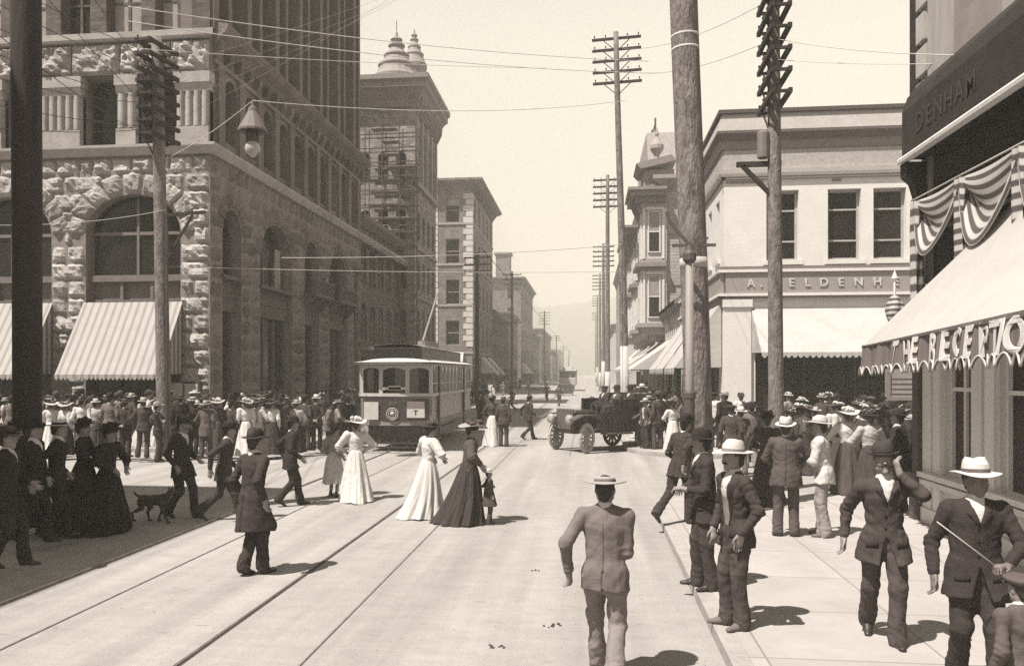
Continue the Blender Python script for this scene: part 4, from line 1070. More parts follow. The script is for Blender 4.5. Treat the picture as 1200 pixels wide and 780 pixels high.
# striped bunting swagged along it
BUN = stripes('bunting_stripe', 0.68, 0.14, 8.0, axis=2, duty=0.5, soft=0.12, coord='UV')
def drape(name, fn, nu, nv, parent):
    """cloth with stripes along v through its UV map"""
    me = bpy.data.meshes.new(name); vs, fs = [], []
    for off in (0, 1):
        n0 = len(vs)
        vs += [tuple(Vector(fn(i / nu, j / nv)) + Vector((0.012 * off, 0, 0))) for j in range(nv + 1) for i in range(nu + 1)]
        fs += [(n0 + j * (nu + 1) + i, n0 + j * (nu + 1) + i + 1, n0 + (j + 1) * (nu + 1) + i + 1, n0 + (j + 1) * (nu + 1) + i) for j in range(nv) for i in range(nu)]
    me.from_pydata(vs, [], fs); uv = me.uv_layers.new(name='UVMap')
    nn = (nu + 1) * (nv + 1)
    for l in me.loops:
        k = l.vertex_index % nn; uv.data[l.index].uv = ((k % (nu + 1)) / nu, (k // (nu + 1)) / nv)
    me.polygons.foreach_set('use_smooth', [True] * len(me.polygons)); me.materials.append(BUN2)
    o = bpy.data.objects.new(name, me); COL.objects.link(o)
    if parent: o.parent = parent; o.location = -wloc(parent)
    return o
BUN2 = stripes('bunting_cloth', 0.55, 0.09, 7.0, axis=1, duty=0.5, soft=0.12, coord='UV')
bu = empty('bunting', (5.3, 14, 5.2), 0, 'striped patriotic bunting swagged between the dark fascia and the big white awning', 'bunting')
for i in range(4):
    ya, yb = 14.7 - 1.7 * i, 14.7 - 1.7 * (i + 1)
    def sw(s, t, ya=ya, yb=yb):
        y_ = ya + (yb - ya) * s
        dep = 0.2 + (0.75 + 0.12 * math.sin(ya * 3)) * math.sin(math.pi * s) ** 0.8
        z = 5.36 - dep * t - 0.05 * math.sin(math.pi * s) + 0.02
        return (5.36 - 0.10 * math.sin(t * 7 + s * 2) * (0.4 + t) * 0.8 - 0.12 * math.sin(math.pi * s) * t, y_ + 0.04 * math.sin(t * 9), z)
    drape('swag', sw, 20, 14, bu)
    def tail(s, t, ya=ya):
        return (5.33 - 0.08 * math.sin(s * 9 + t * 2), ya + (s - 0.5) * (0.22 + 0.25 * t), 5.38 - (1.75 if ya > 14 else 1.15) * t - 0.1 * abs(s - 0.5))
    drape('tail', tail, 12, 12, bu)
k = MB(); k.tube([(5.35, 15.0, 5.42), (5.35, 6, 5.40)], 0.015, 5); WB(k, 'cord', WHT, bu)
fl = empty('furled_flag', (5.0, 14.75, 3.9), 0, 'furled striped flag on a short staff at the far tip of the white awning', 'flag')
def flag(s, t): a = s * 2 * math.pi; r = (0.04 + 0.10 * math.sin(math.pi * min(1, t * 1.1)) ) * (1 + 0.3 * math.sin(3 * a + 4 * t)); return (5.0 + r * math.cos(a), 14.75 + r * math.sin(a), 3.2 + 0.62 * (1 - t))
drape('flag_cloth', flag, 18, 10, fl)
k = MB(); k.tube([(5.0, 14.75, 3.0), (5.0, 14.75, 4.05)], 0.02, 6); k.lathe([(0.02, 0), (0.05, 0.06), (0.0, 0.2)], 8, (5.0, 14.75, 4.05)); WB(k, 'staff', WHT, fl)

hs = empty('hanging_sign', (5.5, 17.4, 2.2), 0, 'small framed wooden sign board hanging beyond the corner post', 'sign')
def hp(px, py, d): x, y_ = D_(px, d); return (x, y_, CAM_H + (437 - py) * d / 1000)
p0 = hp(1040, 466, 17.0); p1 = hp(1068, 438, 17.0)
k = MB(); k.box(p0[0], p1[0], p0[1], p0[1] + 0.04, p0[2], p1[2] + 0.1); WB(k, 'board', mat('sign_tan', 0.42, 0.8, stain=0.2), hs)
k = MB(); k.box(p0[0] - 0.03, p0[0] + 0.05, p0[1] - 0.03, p0[1] + 0.05, p0[2] - 0.03, p1[2] + 0.1); k.box(p0[0] - 0.03, p1[0] + 0.02, p0[1] - 0.035, p0[1] + 0.05, p0[2] - 0.05, p0[2] + 0.02)
for i in range(4): k.box(p0[0] + 0.07, p1[0], p0[1] - 0.01, p0[1], p0[2] + 0.08 + 0.1 * i, p0[2] + 0.095 + 0.1 * i)
WB(k, 'sign_frame', mat('sign_edge', 0.3, 0.8), hs)
k = MB(); k.bar((p1[0] - 0.1, p1[1] + 0.02, p1[2]), (p1[0] - 0.1, p1[1] + 0.02, 3.0), 0.03); k.bar((p1[0] - 0.1, p1[1] + 0.02, 3.0), (5.6, 15.0, 3.0), 0.04); WB(k, 'hanger', FR_D, hs)

# the building behind the viewer's shoulder whose shade lies over the near corner
nl = empty('corner_building', (-20, 2, 0), 0, 'brick corner building shading the near crossing', 'building')
NS = Fac((-14, 11.0), (0, -1), (1, 0)); NF = Fac((-14, 11.0), (-1, 0), (0, 1))
no = [(1.2 + 2.6 * k, 2.6 + 2.6 * k, z, z + 2.2) for z in (5.4, 9.4, 13.8) for k in range(4)]
w = MB(); NS.wall(w, 0, 12.5, PAVE, 19.0, no, 0.3); NF.wall(w, 0, 14, PAVE, 19.0, no, 0.3); w.box(-28, -14.5, -1.5, 10.5, 0.2, 19.0); w.box(-28, -14.02, -1.5, 10.98, 18.8, 19.1); WB(w, 'wall', TAN2, nl)
for o in no: NS.window(o, nl, FR_L, GL); NF.window(o, nl, FR_L, GL)
# ---------------------------------------------------------------- poles and wires
POLE = mat('weathered_pole', 0.24, 0.9, var=0.5, vscale=9, stretch=(1, 1, 0.3), bump=1.0, bscale=26, stain=0.6, sscale=5)
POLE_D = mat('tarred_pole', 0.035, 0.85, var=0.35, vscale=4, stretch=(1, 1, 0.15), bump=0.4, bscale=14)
ARM = mat('crossarm_wood', 0.04, 0.9, var=0.3)
BAND = mat('white_band', 0.6, 0.7, stain=0.2)
def pole(label, x, y, h, r0, r1, lean=(0, 0), m=None, arms=(), arm_dir=(1, 0), arm_len=2.2, rings=(), group=None, base=PAVE, braces=True, wob=0.0, double=False, low=None, steps=False, aw=0.1):
    root = empty('utility_pole', (x, y, base), 0, label, 'utility pole', group)
    s = MB(); n = 14
    at = lambda t: Vector((lean[0] * t + wob * math.sin(t * 5), lean[1] * t + wob * math.sin(t * 4 + 1), -0.1 + (h + 0.1) * t))
    s.tube([at(i / n) for i in range(n + 1)], [r0 + (r1 - r0) * i / n for i in range(n + 1)], 14)
    s.build('shaft', m or POLE, root, smooth=True)
    ad = Vector((arm_dir[0], arm_dir[1], 0)).normalized(); pd = Vector((-ad.y, ad.x, 0))
    for z in arms:
        c = at(z / h) + pd * (r1 + 0.05); a = MB()
        for off in ((0, -2 * r1 - 0.1) if double else (0,)): a.bar(c - ad * arm_len / 2 + pd * off, c + ad * arm_len / 2 + pd * off, aw, aw * 1.15)
        if double: 
            for e in (-1, 1): a.bar(c + ad * e * arm_len * 0.46, c + ad * e * arm_len * 0.46 + pd * (-2 * r1 - .1), aw * 0.7)
        k = max(4, int(arm_len / 0.35))
        for i in range(k):
            p = c + ad * (-arm_len / 2 + 0.1 + (arm_len - 0.2) * i / (k - 1)); a.lathe([(0.012, 0.05), (0.012, 0.1), (0.026, 0.11), (0.03, 0.16), (0.012, 0.18)], 6, p)
        if braces:
            for e in (-1, 1): a.bar(c + ad * e * arm_len * 0.28 + Vector((0, 0, -0.03)), at((z - 0.55) / h) + pd * r1, 0.03)
        a.build('crossarm', ARM, root)
    for z0, z1, mm in rings:
        g = MB(); t0, t1 = z0 / h, z1 / h; rr = lambda t: (r0 + (r1 - r0) * t) + 0.003
        g.tube([at(t0), at(t1)], [rr(t0), rr(t1)], 14); g.build('painted_band', mm, root, smooth=True)
    return root, at

p1x, p1y = D_(31, 14.2)
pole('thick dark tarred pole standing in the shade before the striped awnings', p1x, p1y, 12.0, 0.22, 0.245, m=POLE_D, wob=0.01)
bx_, by_ = D_(193, 26.4)
p2, p2at = pole('grey telegraph pole before the stone block, its arms bunched near the top', bx_, by_, 12.8, 0.23, 0.17, lean=(-0.25, 0), arms=(9.7, 10.1, 10.5, 10.9, 11.3, 11.7, 12.1, 12.5), arm_dir=(0.15, 1), arm_len=1.45, double=True, group='corner telegraph poles')
k = MB(); k.bar((0.1, 0, 7.3), (1.35, -0.1, 7.35), 0.09); k.bar((0.05, 0, 5.9), (0.95, -0.08, 7.28), 0.07); k.build('bracket', ARM, p2)
k = MB(); k.tube([(0.16, -0.16, 0), (0.16, -0.16, 7.0)], 0.04, 6); k.build('conduit', FR_D, p2)
p4x, p4y = D_(822, 14.4)
p4, p4at = pole('big slanting grey pole with a white painted band at the near kerb', p4x, p4y, 9.8, 0.225, 0.235, lean=(-0.30, 0.15), rings=((4.25, 4.42, BAND), (7.92, 7.96, BAND), (8.14, 8.18, BAND)), wob=0.015)
# slim iron post with a bracket head next to it
l4x, l4y = D_(808, 13.9)
ip = empty('iron_post', (l4x, l4y, PAVE), 0, 'slim two tone iron post with branching bracket beside the big slanting pole', 'post')
k = MB(); k.tube([(0, 0, -0.05), (0, 0, 4.35)], [0.075, 0.062], 12); k.build('shaft', mat('iron_pale', 0.33, 0.6, var=0.12, stain=0.3, stretch=(1, 1, 0.2)), ip, smooth=True)
k = MB(); k.lathe([(0.085, 0), (0.085, 2.0), (0.1, 2.02), (0.1, 2.1), (0.075, 2.14)], 12, (0, 0, 0)); k.build('lower_sleeve', mat('iron_dark', 0.10, 0.6, var=0.2), ip, smooth=False)
k = MB(); k.lathe([(0.06, 4.2), (0.11, 4.26), (0.11, 4.36), (0.07, 4.42), (0.05, 4.5)], 12); k.bar((-0.28, 0, 4.5), (0.42, 0.02, 4.5), 0.045); k.bar((0, 0, 4.5), (-0.32, 0.0, 4.9), 0.05); k.bar((-0.32, 0, 4.9), (-0.36, 0, 5.05), 0.05); k.bar((0.05, 0, 4.45), (0.3, 0, 4.62), 0.03)
k.build('bracket', mat('iron_dark', 0.10), ip)
p5x, p5y = D_(910, 18.6)
p5, p5at = pole('straight brown pole with end-on double crossarms before the white corner store', p5x, p5y, 11.2, 0.17, 0.125, lean=(-0.06, 0.05), arms=(8.35, 8.8, 9.25, 9.7, 10.15, 10.6, 11.05), arm_dir=(0.02, 1), arm_len=1.7, double=True, aw=0.085, group='corner telegraph poles')
k = MB(); k.bar((-0.85, 0, 6.98), (0.1, 0, 6.98), 0.09, 0.11); k.bar((-0.72, 0, 6.95), (-0.02, 0, 6.2), 0.09); k.build('side_bracket', ARM, p5)
k = MB(); k.lathe([(0.10, 8.0), (0.13, 8.02), (0.13, 8.55), (0.1, 8.6)], 10, (-0.28, 0, -0.9)); k.build('transformer_case', mat('grey_trim', 0.22), p5)
p6x, p6y = D_(733, 35.0)
pole('tall dark telegraph pole with five short crossarms and a whitewashed foot', p6x, p6y, 16.4, 0.185, 0.105, lean=(-0.36, 0.0), arms=(14.4, 14.85, 15.3, 15.75, 16.2), arm_dir=(1, -0.12), arm_len=2.0, rings=((0.1, 3.6, BAND),), group='telegraph poles receding up the street', aw=0.085, wob=0.03)
DESC = ['second whitewashed telegraph pole up the street', 'third telegraph pole, thinner and paler, up the street', 'faint fourth telegraph pole up the street', 'very faint distant telegraph pole of the receding line', 'last telegraph pole of the receding line, almost lost in haze']
for i, (px, d, top) in enumerate(((712, 58, 205), (707, 80, 285), (703, 112, 320), (700, 160, 345), (698, 220, 365))):
    x, y = D_(px, d); hh = CAM_H + (437 - top) * d / 1000 - PAVE
    pole(DESC[i], x, y, hh, 0.19, 0.12, arms=[hh - 0.3 - 0.45 * k for k in range(5)], arm_dir=(1, -0.1), arm_len=2.0, rings=((0.1, 2.6 + (i % 2), BAND),), group='telegraph poles receding up the street', braces=i < 1)
DESC = ['dark pole with crossarms against the tan hotel', 'dark pole with a lamp bracket before the chimneyed block', 'tall pole with many arms beyond the chimneyed block', 'thin faint pole on the streetcar side past the many armed pole', 'faintest thin pole on the streetcar side']
for i, (px, d, top, na) in enumerate(((559, 74, 296, 3), (600, 108, 318, 3), (638, 180, 364, 5), (652, 250, 392, 3), (660, 330, 405, 3))):
    x, y = D_(px, d); hh = CAM_H + (437 - top) * d / 1000 - PAVE
    pole(DESC[i], x, y, hh, 0.19, 0.14, m=POLE_D, arms=[hh - 0.4 - 0.6 * k for k in range(na)] + ([hh * 0.58] if i == 1 else []), arm_dir=(1, -0.1), arm_len=2.4, group='poles along the streetcar side', braces=False)

WIRE_L = mat('bright_wire', 0.62, 0.5); WIRE_D = mat('dark_wire', 0.05, 0.6)
def PX(px, py, d):
    x, y = D_(px, d); return Vector((x, y, CAM_H + (437 - py) * d / 1000.0))
def wire(label, a, b, sag, r, m, group='wires strung over the crossing'):
    a, b = Vector(a), Vector(b); n = 24; k = MB()
    k.tube([a.lerp(b, i / n) - Vector((0, 0, sag * 4 * (i / n) * (1 - i / n))) for i in range(n + 1)], r, 5)
    return tag(k.build('overhead_wire', m, None, smooth=True), label, 'wire', group)
tip2 = Vector((bx_ - 0.25, by_, PAVE)); P5 = Vector((p5x, p5y, PAVE))
wire('upper bright wire crossing the dark ribs of the office block', PX(150, 8, 24), PX(760, 72, 34), 0.25, 0.014, WIRE_L)
wire('second bright wire just below the upper one across the dark ribs', PX(150, 25, 24), PX(770, 86, 34), 0.3, 0.014, WIRE_L)
wire('third fainter bright wire lower across the dark ribs', PX(160, 57, 25), PX(640, 80, 34), 0.1, 0.010, WIRE_L)
LAMP = PX(296, 118, 23.5)
wire('bright span wire holding the hooded arc lamp from the stone corner pole', tip2 + Vector((0.2, 0, 9.0)), LAMP, 0.12, 0.013, WIRE_L)
wire('bright span wire running from the arc lamp towards the telegraph poles', LAMP, PX(732, 118, 35), 0.35, 0.012, WIRE_L)
wire('lower bright trolley wire passing before the turreted building', PX(330, 302, 26), PX(733, 286, 35), 0.15, 0.012, WIRE_L)
wire('lowest bright wire at the arch tops of the stone side wall', PX(196, 312, 26.4), PX(733, 318, 35), 0.1, 0.010, WIRE_L)
wire('bright wire dropping across the arches before the grey telegraph pole', PX(-60, 262, 22), PX(194, 246, 26.3), 0.2, 0.010, WIRE_L)
for i, (a, b, t) in enumerate(((9.6, 330, 'dark wire running up from the grey telegraph pole to the thick tarred pole'), (10.4, 200, 'dark wire next below the topmost between the two corner poles'), (11.4, 90, 'topmost dark wire between the thick tarred pole and the grey pole'))):
    wire(t, tip2 + Vector((0, 0, a)), PX(-40, b - 320, 14), 0.2, 0.009, WIRE_D)
for i, (a, t) in enumerate(((15.9, 'faint wire across the pale sky at the tall pole top'), (15.0, 'lower faint wire across the pale sky from the tall pole'))):
    wire(t, (p6x - 0.3, p6y, a), P5 + Vector((-0.05, 0, 10.6 - 0.9 * i)), 0.4, 0.007, mat('grey_wire', 0.3, 0.6))
wire('pale wire over the dark fascia from the brown pole', P5 + Vector((0, 0, 9.7)), PX(1290, 62, 10), 0.15, 0.008, WIRE_L)
wire('second pale wire over the dark fascia just under the first', P5 + Vector((0, 0, 9.25)), PX(1290, 66, 10.5), 0.1, 0.006, WIRE_L)
for i, x in enumerate((-5.9, -3.03)):
    wire(['trolley wire hung above the track of the streetcar', 'trolley wire hung above the empty track'][i], (x, 24, 6.1), (x, 200, 6.0), 0.0, 0.01, WIRE_D, 'trolley wires')

for i in range(7):
    a_ = PX(-60, -60 + 34 * i, 15 + i); wire(['highest', 'second highest', 'third', 'fourth', 'fifth', 'sixth', 'lowest'][i] + ' of the dark wires slanting down over the stone front', a_, tip2 + Vector((-0.1, (-0.6, 0.6)[i % 2], 9.8 + 0.4 * (6 - i))), 0.15, 0.010, WIRE_D, 'dark wires over the stone front')
for i in range(4):
    wire(['upper', 'second', 'third', 'lowest'][i] + ' thin pale wire from the bunched arms towards the street', tip2 + Vector((0.1, 0.4, 10.2 + 0.6 * i)), PX(500 + 60 * i, -30 - 20 * i, 30), 0.2, 0.004, mat('grey_wire', 0.3, 0.6))
lamp = empty('arc_lamp', LAMP, 0, 'arc lamp with conical metal hood and white glass globe hung on a span wire', 'street lamp')
k = MB(); k.lathe([(0.03, 0.0), (0.05, -0.15), (0.12, -0.2), (0.14, -0.32), (0.4, -0.8), (0.4, -0.86), (0.33, -0.81), (0.1, -0.4)], 12); k.build('hood', mat('lamp_tin', 0.17, 0.6, var=0.15), lamp)
k = MB(); k.tube([(0, 0, -0.5), (0, 0, -1.15)], 0.13, 10); k.bar((-0.16, 0, -0.8), (-0.16, 0, -1.5), 0.03); k.bar((0.16, 0, -0.8), (0.16, 0, -1.5), 0.03); k.build('mechanism', FR_D, lamp)
k = MB(); k.lathe([(0.1, -1.12), (0.18, -1.19), (0.215, -1.32), (0.18, -1.45), (0.09, -1.52), (0.04, -1.57)], 14); k.build('globe', mat('milk_glass', 0.5, 0.2), lamp, smooth=True)

# ---------------------------------------------------------------- the streetcar
car = empty('streetcar', (-6.22, 27.2, 0), 0, 'electric streetcar with pale roof, dark dash and white route boards', 'streetcar')
C_CREAM = mat('car_cream', 0.56, 0.5, var=0.08, vscale=2, stain=0.15)
C_DARK = mat('car_dark', 0.045, 0.4, var=0.2, spec=0.5)
C_PANEL = mat('car_side_panel', 0.24, 0.3, var=0.2, vscale=1.2, spec=0.6, stain=0.3)
C_ROOF = mat('car_roof', 0.66, 0.8, var=0.06, stain=0.15)
HW, LN = 1.2, 9.0
def plan(w, bow, y0=0.0, n=7):      # plan outline, the ends gently bowed
    pts = []
    for i in range(n): s = -1 + 2 * i / (n - 1); pts.append((s * w, y0 - bow * (1 - s * s)))
    for i in range(n): s = 1 - 2 * i / (n - 1); pts.append((s * w, LN - y0 + bow * (1 - s * s)))
    return pts
k = MB(); k.prism(plan(HW, 0.28), 0.86, 1.02, 'z'); k.build('bumper_sill', mat('car_sill', 0.3, 0.6), car)
k = MB(); k.prism(plan(HW - 0.02, 0.26, 0.02), 1.02, 1.8, 'z'); body = k.build('body', C_PANEL, car)
k = MB(); k.prism([(x, y) for x, y in plan(HW - 0.1, 0.3, -0.012)][:7] + [(HW - 0.1, 0.3), (-HW + 0.1, 0.3)], 1.03, 1.72, 'z'); k.build('dash', C_DARK, car)
k = MB(); k.prism(plan(HW + 0.03, 0.31), 1.8, 1.9, 'z'); k.build('belt_rail', C_CREAM, car)
k = MB(); k.prism(plan(HW - 0.02, 0.26, 0.02), 2.76, 2.92, 'z'); k.build('letterboard', C_CREAM, car)
def yb(x): return -0.28 * (1 - (x / HW) ** 2)
k = MB()
for x in (-1.15, -0.45, 0.42, 1.15):
    k.bar((x, yb(x) + 0.05, 1.9), (x, yb(x) + 0.05, 2.8), 0.12)
for x0, x1 in ((-1.15, -0.45), (-0.45, 0.42), (0.42, 1.15)):
    for q in range(7):
        t0, t1 = q / 7, (q + 1) / 7; f = lambda t: 2.72 - 0.13 * abs(2 * t - 1) ** 2.5
        xa, xb = x0 + (x1 - x0) * t0, x0 + (x1 - x0) * t1
        k.add([(xa, yb(xa) + 0.02, f(t0)), (xb, yb(xb) + 0.02, f(t1)), (xb, yb(xb) + 0.02, 2.8), (xa, yb(xa) + 0.02, 2.8)], [(0, 1, 2, 3)])
for s in (-1, 1):
    n = 11
    for i in range(n + 1):
        y = 0.06 + (LN - 0.12) * i / n; k.box(s * (HW - 0.03) - 0.03, s * (HW - 0.03) + 0.03, y - 0.05, y + 0.05, 1.9, 2.78)
    k.box(s * (HW - 0.02) - 0.015, s * (HW - 0.02) + 0.015, 0.1, LN - 0.1, 2.2, 2.24)
k.build('window_posts', C_CREAM, car)
k = MB(); k.prism(plan(HW - 0.09, 0.24, 0.1), 1.85, 2.78, 'z'); cab = k.build('window_glass', mat('car_glass', 0.03, 0.1, var=0.5, vscale=1.5, spec=0.6), car)
k = MB()
for x, w_ in ((0.0, 0.38), (0.02, 0.2)): k.box(x - w_, x + w_, yb(0) - 0.02, yb(0) + 0.12, 2.02 if w_ > .3 else 2.0, 2.1 if w_ > .3 else 2.14)
k.build('destination_card', mat('paper', 0.62), car)
k = MB()
def roof(u, v):
    y = -0.42 + (LN + 0.84) * v; x = -1.32 + 2.64 * u
    s = 2 * u - 1; e = min(1.0, (0.3 + 6 * min(v, 1 - v))) if True else 1
    b = 0.35 * (1 - s * s)
    yy = y - (0.25 * (1 - s * s) if v < 0.06 else (-0.25 * (1 - s * s) if v > 0.94 else 0))
    return (x, yy, 2.9 + 0.2 * (1 - abs(s) ** 2.6) * min(1, (min(v, 1 - v) * 9) ** 0.7 + 0.02))
k.grid(roof, 18, 26); k.grid(lambda u, v: tuple(Vector(roof(u, v)) * 1.0 - Vector((0, 0, 0.05 + 0.0))), 18, 26); k.build('roof', C_ROOF, car, smooth=True, fix=False)
k = MB(); k.prism([(-0.8, 0.25), (0.8, 0.25), (0.8, LN - 0.25), (-0.8, LN - 0.25)], 2.95, 3.4, 'z'); cl = k.build('clerestory', C_DARK, car)
k = MB(); k.grid(lambda u, v: (-0.92 + 1.84 * u, 0.0 + LN * v, 3.40 + 0.10 * (1 - (2 * u - 1) ** 2)), 10, 12); k.grid(lambda u, v: (-0.92 + 1.84 * u, 0.0 + LN * v, 3.36), 10, 12); k.build('clerestory_roof', C_ROOF, car, smooth=True, fix=False)
for i, (a, b, c, d, m_, nm) in enumerate(((-1.0, -0.52, 1.05, 1.62, mat('paper', 0.62), 'route_board'), (0.42, 1.0, 1.12, 1.4, mat('paper', 0.62), 'route_board'), (0.42, 1.0, 1.4, 1.64, mat('grey_trim', 0.22), 'dash_panel'))):
    k = MB(); ym = min(yb(a), yb(b)) - 0.035; k.box(a, b, ym - 0.03, ym, c, d); o = k.build(nm, m_, car)
    if i == 1: k = MB(); k.box(0.69, 0.73, ym - 0.036, ym - 0.03, 1.2, 1.36); k.box(0.64, 0.78, ym - 0.036, ym - 0.03, 1.33, 1.36); k.build('latch', C_DARK, o)
k = MB()
for rr in (0.19, 0.13):
    pts = [(-0.05 + rr * math.cos(2 * math.pi * q / 20), yb(0) - 0.05, 1.24 + rr * math.sin(2 * math.pi * q / 20)) for q in range(21)]; k.tube(pts, 0.018, 6, caps=False)
k.tube([(-0.05, yb(0) - 0.06, 1.24), (-0.05, yb(0) - 0.02, 1.24)], 0.08, 14); k.build('round_emblem', mat('brass_pale', 0.45, 0.4, spec=0.6), car, smooth=True)
o = link('number', text_mesh('307', 0.17, 0.004, 0.003), car, mat('dash_number', 0.16, 0.6)); o.location = (-0.05, yb(0) - 0.055, 1.52); o.rotation_euler = (R(90), 0, 0)
k = MB(); k.bar((-1.1, -0.55, 0.32), (1.1, -0.55, 0.32), 0.06); k.bar((-1.1, -0.7, 0.2), (1.1, -0.7, 0.2), 0.05)
for x in (-1.0, -0.5, 0, 0.5, 1.0): k.bar((x, -0.7, 0.2), (x, 0.1, 0.5), 0.03)
k.box(-1.0, 1.0, 0.25, 0.5, 0.25, 0.86); k.build('fender', C_DARK, car)
k = MB(); k.box(-0.72, 0.72, 2.4, 6.6, 0.35, 0.62); k.box(-0.85, -0.7, 2.0, 7.0, 0.3, 0.6); k.box(0.7, 0.85, 2.0, 7.0, 0.3, 0.6); k.box(-0.9, 0.9, 0.7, 8.3, 0.66, 0.86); k.build('truck', C_DARK, car)
for x in (-0.53, 0.53):
    for y in (3.2, 5.7): k = MB(); k.tube([(x - 0.05, y, 0.41), (x + 0.05, y, 0.41)], 0.4, 20); k.build('wheel', mat('wheel_iron', 0.06, 0.5), car)
k = MB(); k.box(0.95, 1.3, 0.25, 1.2, 0.36, 0.42); k.bar((1.23, 0.3, 0.4), (1.23, 0.3, 0.9), 0.04); k.bar((1.23, 1.15, 0.4), (1.23, 1.15, 0.9), 0.04); k.build('step', C_DARK, car)
for y in (1.15, 6.9): k = MB(); k.box(HW - 0.015, HW + 0.05, y - 0.08, y + 0.08, 0.5, 2.8); k.build('door_post', C_DARK, car)
k = MB(); k.tube([(0, LN * 0.5, 3.5), (0, LN * 0.5, 3.75)], 0.2, 10); k.box(-0.3, 0.3, 3.4, 6.0, 3.5, 3.58); k.tube([(0, LN * 0.5, 3.75), (0.06, 7.6, 6.0)], [0.045, 0.03], 8); k.build('trolley_pole', mat('iron_pale', 0.42), car)
k = MB(); k.tube([(-0.98, yb(.95) - 0.02, 0.72), (-0.98, yb(.95) - 0.16, 0.72)], 0.13, 12); k.build('coupler_lamp', mat('brass_pale', 0.45), car)

# a second streetcar and wagons far up the street
def far_car(x, y, label):
    r = empty('streetcar', (x, y, 0), 0, label, 'streetcar')
    k = MB(); k.bevbox(-1.2, 1.2, 0, 8.5, 0.8, 1.9, 0.08); k.build('body', mat('car_cream', 0.56), r)
    k = MB(); k.box(-1.1, 1.1, 0.08, 8.4, 1.9, 2.8); k.build('window_glass', mat('car_glass', 0.03), r)
    k = MB()
    for xx in (-1.15, -0.4, 0.4, 1.15): k.bar((xx, 0.03, 1.9), (xx, 0.03, 2.8), 0.1)
    for s in (-1, 1):
        for i in range(9): k.bar((s * 1.15, 0.1 + i, 1.9), (s * 1.15, 0.1 + i, 2.8), 0.1)
    k.build('window_posts', mat('car_cream', 0.56), r)
    k = MB(); k.bevbox(-1.3, 1.3, -0.3, 8.8, 2.8, 3.05, 0.08); k.bevbox(-0.7, 0.7, 0.6, 8.0, 3.05, 3.4, 0.06); k.build('roof', C_ROOF, r)
    k = MB(); k.box(-0.9, 0.9, 0.5, 8, 0.2, 0.8); k.build('truck', C_DARK, r)
    k = MB(); k.tube([(0, 4, 3.4), (0.1, 6.5, 5.8)], 0.05, 6); k.build('trolley_pole', FR_D, r)
far_car(-3.0, 122, 'pale streetcar far up the street on the empty track')
def wagon(x, y, label, top):
    r = empty('wagon', (x, y, 0), 0, label, 'wagon')
    k = MB(); k.box(-0.75, 0.75, 0, 2.4, 0.8, 1.3 if not top else 1.15); k.build('bed', C_DARK, r)
    if top:
        k = MB(); k.grid(lambda u, v: (-0.85 + 1.7 * u, -0.2 + 2.4 * v, 2.3 + 0.22 * (1 - (2 * u - 1) ** 2)), 8, 2); k.grid(lambda u, v: (-0.85 + 1.7 * u, -0.2 + 2.4 * v, 2.24 + 0.2 * (1 - (2 * u - 1) ** 2)), 8, 2)
        for a in (-0.75, 0.75):
            for b in (0.1, 2.0): k.bar((a, b, 1.1), (a, b, 2.3), 0.05)
        k.build('canopy', mat('fascia_dark', 0.028), r)
    for a in (-0.85, 0.85):
        for b in (0.4, 2.0):
            k = MB(); k.tube([(a + 0.5 * 0, b + 0.5 * math.cos(q), 0.52 + 0.5 * math.sin(q)) for q in [2 * math.pi * j / 16 for j in range(17)]], 0.04, 6, caps=False)
            for j in range(6): q = math.pi * j / 6; k.bar((a, b + 0.5 * math.cos(q), 0.52 + 0.5 * math.sin(q)), (a, b - 0.5 * math.cos(q), 0.52 - 0.5 * math.sin(q)), 0.03)
            k.build('wheel', C_DARK, r)
x, y = D_(629, 84); wagon(x, y, 'small covered wagon with a dark canopy halted up the street', True)
x, y = D_(662, 96); wagon(x, y, 'open delivery wagon in front of the far streetcar', False)

# ---------------------------------------------------------------- the open touring car
AUTO_YAW = math.atan2(-0.75, 0.66) # turns local -Y ... set below
ax, ay = 0.38, 28.7
auto = empty('touring_car', (ax, ay, 0), 0, 'dark open touring car with pale artillery wheels turning across the crossing', 'car')
fwd = Vector((-0.80, -0.60, 0)).normalized()
auto.scale = (1.22, 1.08, 1.25); auto.rotation_euler = (0, 0, math.atan2(-fwd.x, fwd.y))     # local +Y = forward
A_BODY = mat('car_enamel', 0.03, 0.35, var=0.3, vscale=1.5, spec=0.5); A_DUST = mat('dusty_fender', 0.10, 0.5, var=0.25)
WB_ = 2.2
k = MB(); k.bevbox(-0.4, 0.4, -1.5, 1.35, 0.48, 0.6, 0.03); k.build('chassis', A_BODY, auto)
k = MB(); k.bevbox(-0.36, 0.36, 0.45, 1.3, 0.6, 1.08, 0.06); k.build('hood', A_BODY, auto)
k = MB(); k.bevbox(-0.38, 0.38, 1.28, 1.36, 0.58, 1.12, 0.02); k.build('radiator', mat('radiator_dull', 0.12, 0.5), auto)
k = MB(); k.prism([(-1.75, 0.58), (-0.5, 0.58), (-0.42, 1.2), (-0.75, 1.2), (-0.8, 0.95), (-1.3, 0.95), (-1.45, 1.42), (-1.85, 1.5), (-1.9, 1.0)], -0.72, 0.72, 'x'); k.prism([(-0.52, 0.58), (0.45, 0.58), (0.45, 0.8), (-0.02, 0.85), (-0.15, 1.25), (-0.5, 1.3)], -0.6, 0.6, 'x'); k.build('body', A_BODY, auto)
k = MB()
for s in (-1, 1): k.box(s * 0.7 - 0.05, s * 0.7 + 0.05, -1.9, 0.1, 0.5, 1.36); k.box(s * 0.7 - 0.06, s * 0.7 + 0.06, -1.9, -0.75, 1.36, 1.5); k.box(s * 0.62 - 0.05, s * 0.62 + 0.05, 0.1, 0.5, 0.55, 1.05)
k.build('tonneau_side', A_BODY, auto)
